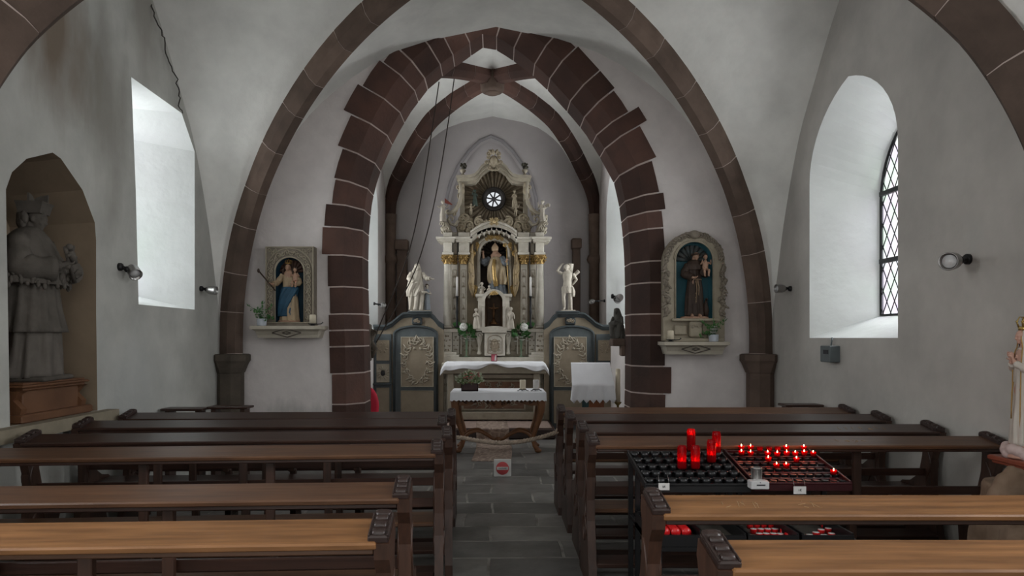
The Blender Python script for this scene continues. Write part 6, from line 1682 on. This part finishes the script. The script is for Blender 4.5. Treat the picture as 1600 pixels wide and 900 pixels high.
for k in range(26):
    a = PI*(.05+.9*(k/25)); b.ell((math.cos(a)*.055, .0+math.sin(a)*.055, .90-.02*math.sin(k*2)), (.02, .02, .035), None, 7, 5)
part('hair', b, stone_st, r)
for s in (-1, 1):
    f.sleeve('sleeve', [(s*.13, 0, .78), (s*.205, -.03, .62), (s*.10, -.17, .62)], [.055, .07, .065], stone_st)
b = f.newb(); b.tube([(.06, -.20, .56), (-.10, -.22, .74)], .012, 8); b.tube([(-.075, -.22, .625), (.015, -.225, .70)][::-1], .011, 8)
b.tube([(-.02, -.235, .665), (-.06, -.235, .705), (-.075, -.235, .725)], [.018, .022, .016], 8); b.ell((-.085, -.235, .745), .018); b.tube([(-.10, -.23, .69), (-.06, -.24, .715), (-.035, -.235, .755)], .009, 6)
part('crucifix', b, stone_st, r)
# --- Mary with child, left shrine
flesh = mat('painted_flesh', (.36, .22, .15), .5, .1, 12, 0); creamr = mat('cream_painted_dress', (.36, .27, .17), .55, .15, 10, .05, 30); bluer = mat('blue_painted_mantle', (.02, .07, .12), .5, .25, 8, .05, 30); goldp = mat('painted_gold_trim', (.32, .19, .06), .45, .2, 20, 0, metal=.5)
brownh = mat('brown_habit', (.040, .025, .018), .6, .25, 8, .1, 30); hairb = mat('brown_hair', (.05, .03, .02), .6, .2, 20, .2, 60)
def child(f, c, m, hm, s=.30, bless=1):
    "small seated child as part"
    b = f.newb(); c = Vector(c)
    q = lambda x, y, z: c+Vector((x, y, z))*s
    b.loft([[q(math.cos(a)*rx, math.sin(a)*ry, z) for a in [2*PI*j/12 for j in range(12)]] for z, rx, ry in ((-.05, .14, .12), (.15, .15, .12), (.35, .16, .11), (.45, .09, .07), (.50, .06, .06))])
    head(b, q(0, -.03, .66), .26*s*1.2)
    for sx in (-1, 1):
        b.tube([q(.14*sx, 0, .38), q(.26*sx, -.10, .28), q(.22*sx, -.25, .42)], [.055*s, .045*s, .035*s], 8); hand(b, q(.22*sx, -.25, .42), (0, -.3, 1), (0, -1, 0), .12*s)
        b.tube([q(.07*sx, -.05, 0), q(.12*sx, -.28, -.06), q(.10*sx, -.26, -.34)], [.085*s, .07*s, .045*s], 8); b.tube([q(.1*sx, -.25, -.34), q(.1*sx, -.36, -.38)], [.045*s, .03*s], 6)
    o = part('child', b, m, f.t); remesh(o, .005*f.H, 1)
    b = f.newb(); b.ell(q(0, .02, .74), (.13*s, .14*s, .12*s), None, 10, 8); part_h = part('child_hair', b, hm, o)
    return o
q = P(451, 505, YF-.12); H = .74
r = thing('madonna_statue', 'crowned Madonna in blue mantle with child and sceptre in the left shrine', 'statue', (q.x+.0, YF-.10, sL[1]+.05))
f = Fig(r, H, .006); f.torso(0, 0, .09); f.head((-.01, -.03, .88), .125, yaw=-.15, pitch=.1)
f.arm((-.10, 0, .77), (-.19, -.04, .63), (-.24, -.13, .60), (-.5, -.3, .3), (0, -1, .2), .8)
f.arm((.10, 0, .77), (.18, -.02, .62), (.11, -.13, .60), (-.6, -.5, .1), (0, 0, 1), .5); f.b.lathe([(.17, -.0), (.19, .01), (.17, .03), (.05, .05)], (0, 0, -.005), 20, sy=.55); f.done(flesh)
f.cloth('dress', [(.02, .15, .09, .01, .0, 1), (.12, .14, .085, .01, 0, 1), (.30, .13, .08, .01, 0, .8), (.50, .11, .075, 0, 0, .5), (.60, .095, .065, 0, 0, .4), (.70, .105, .07, 0, 0, .3), (.79, .09, .055, 0, 0, .1)], creamr, n=8, amp=.15, seed=3)
b = f.newb(); drape(b, [(.09, .12, .08, -.055, -.01, 1), (.22, .125, .09, -.045, -.012, 1), (.40, .13, .095, -.02, -.012, .9), (.52, .135, .09, .015, -.01, .6), (.57, .13, .085, .03, 0, .5)], 7, .16, 6, twist=1.4); part('blue_mantle', b, bluer, r)
for s in (-1, 1): f.sleeve('sleeve', [(s*.10, 0, .77), (s*.18, -.03, .64), (-.22 if s < 0 else .12, -.11, .61)], [.042, .050, .045], creamr)
b = f.newb(); b.ell((-.01, .01, .905), (.058, .062, .062), None, 14, 10)
for s in (-1, 1):
    for k in range(3): b.tube([(-.01+s*.045, .0, .90), (-.01+s*(.06+.01*k), .01-.02*k, .84), (-.01+s*(.055+.012*k), -.02*k, .77)], [.018, .017, .010], 6)
part('hair', b, hairb, r)
def crown(b, c, rad, h, n=8):
    c = Vector(c); b.lathe([(rad, 0), (rad*1.05, .004), (rad*1.05, h*.25), (rad*.98, h*.27), (rad*.95, 0)], c, 20)
    for k in range(n):
        a = 2*PI*k/n; d = Vector((math.cos(a), math.sin(a), 0)); b.tube([c+d*rad+Vector((0, 0, h*.2)), c+d*rad*1.25+Vector((0, 0, h*.6)), c+d*rad*.9+Vector((0, 0, h*.95)), c+Vector((0, 0, h*.9))], [h*.06, h*.05, h*.045, h*.04], 5); b.ell(c+d*rad*1.25+Vector((0, 0, h*.62)), h*.08, None, 6, 5)
    b.ell(c+Vector((0, 0, h*1.05)), h*.14, None, 8, 6)
b = f.newb(); crown(b, (-.01, .0, .945), .045, .07); part('crown', b, goldp, r)
b = f.newb(); b.tube([(-.18, -.14, .50), (-.25, -.155, .59), (-.42, -.19, .80)], [.010, .012, .012], 8); b.ell((-.435, -.193, .82), (.02, .02, .035)); part('sceptre', b, hairb, r)
child(f, (.125, -.09, .66), flesh, hairb, .27)
# --- friar with child, right shrine
q = P(1085, 503, YF-.12); H = .83
r = thing('friar_statue', 'brown-habited friar holding a bare child in the right shrine', 'statue', (q.x, YF-.12, sR[1]+.001+.278))
f = Fig(r, H, .006); f.torso(0, 0, .09); f.head((.015, -.03, .90), .12, yaw=.3, pitch=.25)
f.arm((-.10, 0, .79), (-.155, -.02, .63), (-.05, -.13, .58), (.7, -.4, .1), (0, 0, 1), .5); f.arm((.10, 0, .79), (.165, -.03, .66), (.10, -.14, .68), (-.3, -.4, .7), (-1, 0, 0), .4)
f.b.lathe([(.20, 0), (.21, .01), (.20, .03), (.05, .05)], (0, 0, -.005), 20, sy=.5)
for s in (-1, 1): f.b.tube([(s*.05, -.05, .05), (s*.06, -.125, .035)], [.025, .018], 8)
f.done(flesh)
f.cloth('habit', [(.03, .135, .085, 0, .0, 1), (.15, .13, .08, 0, 0, 1), (.35, .12, .078, 0, 0, .8), (.50, .105, .072, 0, 0, .6), (.56, .098, .068, 0, 0, .5), (.70, .11, .072, 0, 0, .4), (.80, .095, .06, 0, 0, .1)], brownh, n=8, amp=.15, seed=8)
b = f.newb(); drape(b, [(.70, .15, .10, 0, 0, .4), (.76, .14, .095, 0, 0, .4), (.82, .10, .07, 0, 0, .2), (.85, .055, .05, 0, 0, 0)], 9, .06, 2); part('hood_cape', b, brownh, r)
for s in (-1, 1): f.sleeve('sleeve', [(s*.10, 0, .78), (s*.16, -.025, .64), (-.065 if s < 0 else .105, -.115, .585 if s < 0 else .665)], [.045, .058, .055], brownh)
b = f.newb(); b.lathe([(.101, .555), (.106, .56), (.106, .567), (.101, .572)], (0, 0, 0), 24, sy=.70); b.tube([(.0, -.082, .56), (.01, -.095, .42), (-.005, -.095, .22)], .007, 6); b.tube([(.02, -.082, .56), (.04, -.093, .45), (.035, -.095, .33)], .007, 6)
for z in (.24, .30, .36): b.ell((-.003, -.097, z), .011, None, 6, 5)
part('rope_belt', b, mat('pale_cord', (.24, .17, .11), .7, .1, 20, 0), r)
b = f.newb()
for k in range(22):
    a = 2*PI*k/22; b.ell((.015+.052*math.cos(a), -.01+.058*math.sin(a), .925), (.015, .015, .018), None, 6, 5)
part('tonsure', b, hairb, r)
child(f, (.125, -.11, .70), flesh, hairb, .27)
b = f.newb(); b.tube([(.16, -.02, .02), (.16, -.03, .12), (.15, -.04, .20), (.155, -.055, .26)], [.03, .045, .03, .018], 8); b.ell((.155, -.07, .275), (.02, .035, .018)); part('small_animal', b, brownh, r)
# --- St Anne with a girl on the left screen
H = .85; q = P(652, 487, 12.32); zp = P(0, 488, 12.32).z+.0235
r = thing('saint_statue', 'white carved veiled woman with small girl and book on top of the left screen', 'statue', (P(652, 0, 12.38).x, 12.38, zp), .25)
f = Fig(r, H, .007); f.torso(-.02, 0, .10); f.head((-.0, -.03, .90), .12, yaw=.5, pitch=.15)
f.arm((-.12, 0, .78), (-.19, -.05, .64), (-.06, -.14, .58), (.6, -.4, 0), (0, 0, -1), .4); f.arm((.09, 0, .78), (.18, -.06, .70), (.29, -.12, .66), (.8, -.3, -.1), (0, 0, -1), .3)
f.b.box((.06, 0, -.0), (.42, .26, .03), (0, 0, 0), .01); f.done(statue_w)
f.cloth('robe', [(.015, .17, .13, 0, .0, 1), (.12, .16, .12, 0, 0, 1), (.32, .15, .11, -.01, 0, .9), (.52, .13, .095, -.02, 0, .6), (.68, .115, .08, -.02, 0, .4), (.80, .10, .065, -.015, 0, .1)], statue_w, n=7, amp=.26, seed=12, twist=.9)
b = f.newb(); drape(b, [(.30, .14, .11, -.06, .01, 1), (.42, .155, .12, -.055, 0, 1), (.58, .14, .11, -.04, 0, .8), (.72, .125, .09, -.02, .01, .4), (.82, .10, .075, -.01, .01, .2), (.90, .066, .07, 0, .015, .1), (.965, .05, .055, 0, .01, 0), (.985, .015, .015, 0, .0, 0)], 6, .26, 4, twist=1.6)
for v in b.bm.verts:
    p = b.M.inverted() @ v.co
    if p.z > .83 and p.y < -.02: p.y = -.02+(p.y+.02)*.2; v.co = b.M @ p
part('veil_and_mantle', b, statue_w, r)
for s in (-1, 1): f.sleeve('sleeve', [(s*.11-.01, 0, .78), (s*.185, -.05, .67), ((-.08, -.12, .59) if s < 0 else (.25, -.10, .67))], [.045, .05, .04], statue_w)
gm = mat('grey_blue_painted_girl', (.20, .22, .24), .6, .15, 10, .1, 30)
b = f.newb(); c = Vector((.20, -.04, 0)); drape(b, [(.02, .065, .055, c.x, c.y, 1), (.15, .06, .05, c.x, c.y, .9), (.30, .045, .04, c.x, c.y, .6), (.40, .05, .038, c.x, c.y, .3), (.45, .03, .03, c.x, c.y, 0)], 6, .15, 2, res=40)
girl = part('girl', b, gm, r)
b = f.newb(); head(b, (c.x, c.y-.01, .51), .085, yaw=-.3); b.tube([(c.x, c.y, .44), (c.x, c.y, .48)], .016, 8)
for s in (-1, 1): b.tube([(c.x+s*.045, c.y, .41), (c.x+s*.07, c.y-.05, .35), (c.x+s*.02-.04, c.y-.10, .37)], [.018, .017, .012], 8); hand(b, (c.x+s*.02-.04, c.y-.10, .37), (-.5, -.5, 0), (0, 0, 1), .04)
o = part('girl_head_and_arms', b, statue_w, girl); remesh(o, .006*H, 1)
b = f.newb(); b.ell((c.x, c.y+.01, .525), (.042, .045, .042)); part('girl_hair', b, hairb, girl)
b = f.newb(); b.box((c.x-.07, c.y-.12, .385), (.11, .07, .016), (.3, 0, 0), .003); part('book', b, statue_w, r)
# --- Sebastian on the right screen
H = .84
r = thing('saint_statue', 'white carved half-naked martyr bound to a tree stump on top of the right screen', 'statue', (P(886.5, 0, 12.38).x, 12.38, zp), -.1)
f = Fig(r, H, .0065)
f.b.tube([(.06, .10, 0), (.06, .11, .3), (.05, .10, .6), (.055, .10, .85), (.06, .10, 1.0)], [.05, .045, .05, .06, .075], 10); f.b.tube([(.07, .09, .68), (.17, .05, .78), (.24, .03, .84)], [.045, .04, .04], 8)
f.b.box((.02, .02, .005), (.30, .26, .03), (0, 0, 0), .01)
f.torso(0, 0, .105, 0, False); f.head((-.02, -.03, .90), .115, yaw=-.4, pitch=.2)
f.arm((-.11, 0, .79), (-.21, -.02, .84), (-.13, .01, .955), (.6, 0, .6), (0, -1, 0), .4, r=(.036, .030, .02)); f.arm((.11, 0, .78), (.19, .02, .66), (.11, .06, .56), (-.5, .2, -.4), (0, -1, 0), .4, r=(.036, .030, .02))
f.leg((-.055, 0, .50), (-.08, -.05, .28), (-.06, .01, .06), (-.08, -.07, .03)); f.leg((.055, 0, .50), (.06, -.02, .27), (.075, .03, .06), (.09, -.05, .03))
f.b.ell((0, 0, .49), (.10, .07, .06)); f.done(statue_w)
b = f.newb(); drape(b, [(.37, .12, .085, .01, 0, .9), (.44, .118, .082, 0, 0, .8), (.52, .11, .078, 0, 0, .5)], 7, .15, 5); drape(b, [(.30, .03, .03, .12, -.02, 1), (.40, .045, .035, .11, -.02, 1), (.50, .03, .03, .10, -.02, .5)], 5, .2, 3, res=30); part('loincloth', b, statue_w, r)
b = f.newb(); b.ell((-.015, .01, .925), (.06, .062, .058))
for k in range(10): a = PI*(k/9); b.ell((-.015+math.cos(a)*.055, .0+.045*math.sin(a), .885), (.018, .018, .03), None, 6, 5)
part('hair', b, statue_w, r)
# --- bishop in the high altar
H = 81*12.70/FPX; q = P(774, 466, 12.7)
r = thing('bishop_statue', 'gilded bishop statue with mitre and crozier in the central niche of the high altar', 'statue', (P(775, 0, 12.70).x, 12.70, P(0, 463, 12.70).z), -.30)
robeg = mat('cream_gold_vestment', (.30, .24, .16), .5, .2, 14, .1, 40, col2=(.42, .33, .21), metal=.15); greyb = mat('grey_blue_alb', (.11, .125, .14), .6, .2, 10, .1, 40); mitr = mat('pinkish_gold_mitre', (.62, .45, .30), .45, .15, 14, 0, metal=.3)
f = Fig(r, H, .007); f.torso(0, 0, .11); f.head((-.02, -.03, .825), .12, yaw=-.35, pitch=.1)
f.arm((-.12, 0, .73), (-.23, -.05, .66), (-.22, -.12, .80), (0, 0, 1), (0, -1, 0), .3, hs=.09); f.arm((.12, 0, .73), (.20, -.05, .62), (.25, -.13, .66), (.4, -.4, .4), (0, -1, 0), .8, hs=.09); f.done(flesh)
f.cloth('alb', [(0, .17, .12, .04, .0, 1), (.12, .16, .11, .03, 0, 1), (.25, .15, .10, .02, 0, .8), (.4, .13, .09, 0, 0, .5)], greyb, n=9, amp=.16, seed=2)
f.cloth('chasuble', [(.22, .15, .11, .05, -.01, 1), (.32, .17, .12, .03, -.01, 1), (.42, .165, .12, .01, -.01, .8), (.55, .17, .11, 0, -.01, .6), (.68, .14, .095, 0, -.01, .4), (.76, .09, .07, 0, 0, .2)], robeg, n=7, amp=.24, seed=9, twist=1.0)
b = f.newb(); b.tube([(-.0, -.125, .70), (.0, -.15, .55), (.02, -.16, .35), (.05, -.15, .18)], [.03, .035, .04, .045], 8, flat=.5); part('orphrey', b, gold, r)
f.sleeve('sleeve', [(-.12, 0, .73), (-.215, -.05, .64), (-.215, -.10, .73)], [.06, .075, .05], greyb); f.sleeve('sleeve', [(.12, 0, .73), (.20, -.05, .63), (.24, -.11, .65)], [.06, .065, .045], greyb)
b = f.newb()
b.loft([[(-.02+c_*math.cos(a)*w_, -.0+math.sin(a)*d_, z) for a in [2*PI*j/16 for j in range(16)]] for z, w_, d_, c_ in ((.872, .058, .062, 1), (.90, .068, .060, 1), (.945, .072, .045, 1), (.985, .045, .026, 1), (1.03, .006, .01, 1))])
part('mitre', b, mitr, r)
b = f.newb()
for k in range(12): a = PI*(k/11); b.ell((-.02+math.cos(a)*.055, -.01+.045*math.sin(a), .82), (.018, .018, .03), None, 6, 5)
part('hair', b, hairb, r)
b = f.newb(); b.tube([(.30, -.15, .05), (.27, -.15, .5), (.255, -.15, .92)], .008, 6); cscroll(b, (.22, .955), .04, 0, 1.3, -.15, .011); part('crozier', b, gold, r)
# --- seated grey figure on the bracket by the right pier
zbk = P(0, 529, 9.38).z; xb_ = P(965, 0, 9.38).x
b = B(); b.box((xb_+.02, 9.37, zbk-.05), (.22, .30, .10), (0, 0, 0), .015); b.box((xb_+.07, 9.30, zbk-.16), (.10, .16, .14), (0, 0, 0), .015)
solo('statue_bracket', b, sand_dark, 'dark bracket under the grey seated statue by the right arch pier', 'bracket', None, (xb_+.02, 9.37, zbk-.2))
H = .40; r = thing('seated_statue', 'small weathered grey seated mourning figure on the bracket by the right pier', 'statue', (xb_, 9.38, zbk), -.5)
gs = mat('weathered_grey_wood', (.10, .095, .085), .85, .25, 12, .3, 50)
f = Fig(r, H, .012); f.b.tube([(.03, .05, .40), (.02, .04, .6), (.0, -.0, .78)], [.16, .14, .10], 12); f.b.tube([(.03, .05, .0), (.03, .04, .25), (.03, .04, .45)], [.22, .20, .17], 12); f.head((-.03, -.06, .90), .21, pitch=.3)
for s in (-1, 1):
    f.b.tube([(s*.10, .0, .40), (s*.13, -.22, .42), (s*.12, -.24, .05)], [.10, .09, .06], 10); f.b.tube([(s*.14, 0, .72), (s*.20, -.10, .50), (s*.05, -.22, .46)], [.055, .05, .035], 8); hand(f.b, (s*.05, -.22, .46), (-s*.5, -.6, 0), (0, 0, -1), .14)
f.b.tube([(-.22, -.20, .48), (0, -.27, .52), (.22, -.16, .46)], [.06, .085, .05], 10); f.done(gs)
f.cloth('robe', [(.0, .24, .24, .02, -.04, 1), (.15, .22, .23, .02, -.05, 1), (.32, .20, .21, .02, -.04, .8), (.44, .18, .18, .02, 0, .5)], gs, n=9, amp=.2, seed=4)
f.cloth('veil', [(.55, .16, .13, .02, .04, .5), (.75, .14, .12, .0, .03, .4), (.90, .115, .10, -.02, .02, .2), (1.0, .08, .07, -.03, .0, 0), (1.02, .02, .02, -.03, 0, 0)], gs, n=7, amp=.12, seed=5)
# --- white Madonna on rock at the right edge
X0, Y0_ = P(1603, 0, 3.75).x, 3.75; zr = .945
rock = mat('brown_rockwork', (.13, .085, .055), .9, .3, 5, .6, 18, col2=(.22, .155, .11))
b = B(); rnd = random.Random(6)
for k in range(30):
    z = rnd.uniform(.1, zr-.14); x = X0+rnd.uniform(-.16, .16); y = Y0_+rnd.uniform(-.16, .16); b.ell((x, y, z), (rnd.uniform(.07, .11), rnd.uniform(.07, .11), rnd.uniform(.10, .16)), None, 9, 7)
for v in b.bm.verts: n_ = noise.noise(v.co*9)*.03; v.co += Vector((n_, n_, n_*.5))
for (px, py) in ((1566, 750), (1580, 738), (1592, 742), (1556, 768)):
    q = P(px, py, 3.55); b.ell((q.x, 3.55, q.z-.06), (.045, .05, .10), None, 10, 8)
b.lathe([(.24, 0), (.22, .4), (.2, zr-.12), (.001, zr-.1)], (X0, Y0_, 0), 14)
o = solo('rock_pedestal', b, rock, 'brown artificial rock pedestal at the right edge below the white Madonna', 'rock', None, (X0, Y0_, 0)); remesh(o, .014, 2)
b = B(); b.box((X0+.03, Y0_, zr-.0), (.28, .28, .028), (0, 0, 0), .006); b.box((X0+.03, Y0_, zr-.02), (.25, .25, .02), (0, 0, 0), .005)
o = solo('plinth_board', b, mat('red_mahogany_board', (.19, .05, .028), .4, .2, 4, .1, 20), 'red-brown wooden base board on the rock pedestal', 'board', None, (X0, Y0_, zr-.03))
zb = zr+.0145; Ht = .70
whit = mat('cream_porcelain_robe', (.46, .42, .37), .45, .08, 10, .05, 30)
r = thing('madonna_statue', 'white praying Madonna with tall gold crown at the right edge of the picture', 'statue', (X0-.0, Y0_, zb), -math.radians(102))
f = Fig(r, Ht, .0055)
f.b.lathe([(.13, 0), (.15, .01), (.15, .05), (.11, .10), (.05, .12)], (0, -.01, 0), 24, sy=.9)
f.torso(0, 0, .085); f.head((0, -.025, .925), .115, pitch=.12)
for s in (-1, 1):
    f.b.tube([(s*.09, 0, .80), (s*.12, -.02, .67), (s*.018, -.09, .735)], [.032, .028, .018], 10); hand(f.b, (s*.014, -.092, .74), (0, -.25, 1), (-s, 0, 0), .085, .05)
f.done(mat('porcelain_flesh', (.44, .26, .20), .45, .06, 10, 0))
b = f.newb(); rnd = random.Random(2)
for k in range(16):
    a = 2*PI*k/16; b.ell((.12*math.cos(a), .11*math.sin(a)-.01, .055+.02*math.sin(k*2)), (.05, .045, .045), None, 10, 8)
o = part('cloud_base', b, mat('pinkish_cloud', (.45, .35, .33), .5, .08, 10, 0), r); remesh(o, .006, 1)
f.cloth('gown', [(.10, .105, .09, 0, -.01, 1), (.25, .095, .085, 0, -.01, .9), (.45, .085, .075, 0, 0, .7), (.60, .08, .07, 0, 0, .4), (.74, .085, .065, 0, 0, .2), (.84, .06, .045, 0, 0, 0)], whit, n=9, amp=.10, seed=7)
b = f.newb()
prof = [(.12, .125, .10), (.30, .12, .10), (.50, .115, .095), (.70, .115, .09), (.80, .105, .078), (.86, .075, .062), (.92, .066, .066), (.965, .055, .058), (.99, .03, .03)]
fr1 = pchip([p[0] for p in prof], [p[1] for p in prof]); fr2 = pchip([p[0] for p in prof], [p[2] for p in prof])
def mantle(u, v):
    z = .12+.868*v; op = .75 if z < .80 else .75-.15*min(1, (z-.8)/.1); a = PI/2+(u-.5)*2*(PI-op*.75)
    k = 1+.06*math.sin(9*a)*(1-v); return (math.cos(a)*fr1(z)*k, .015+math.sin(a)*fr2(z)*k, z)
b.grid(mantle, 60, 40); o = part('mantle', b, whit, r); so = o.modifiers.new('t', 'SOLIDIFY'); so.thickness = .006
b = f.newb()
for s in (0, 1): b.tube([mantle(s, i/30) for i in range(31)], .0045, 6)
b.tube([(0, -.085, .58), (.0, -.095, .50), (.005, -.10, .36), (.0, -.10, .30)], .0045, 6)
for k in range(16): b.ell(mantle(.06 if k % 2 else .94, .06+k*.05), .0055, None, 6, 5)
part('gold_trim', b, goldp, r)
for s in (-1, 1): f.sleeve('sleeve', [(s*.085, 0, .79), (s*.11, -.03, .675), (s*.025, -.08, .718)], [.030, .034, .026], whit)
b = f.newb(); crown(b, (0, .005, .975), .052, .105, 8); b.tube([(0, .005, 1.09), (0, .005, 1.145)], .005, 6); b.tube([(-.018, .005, 1.12), (.018, .005, 1.12)], .005, 6); part('gold_crown', b, mat('polished_gold', (.50, .36, .12), .28, .15, 30, 0, metal=.85), r)
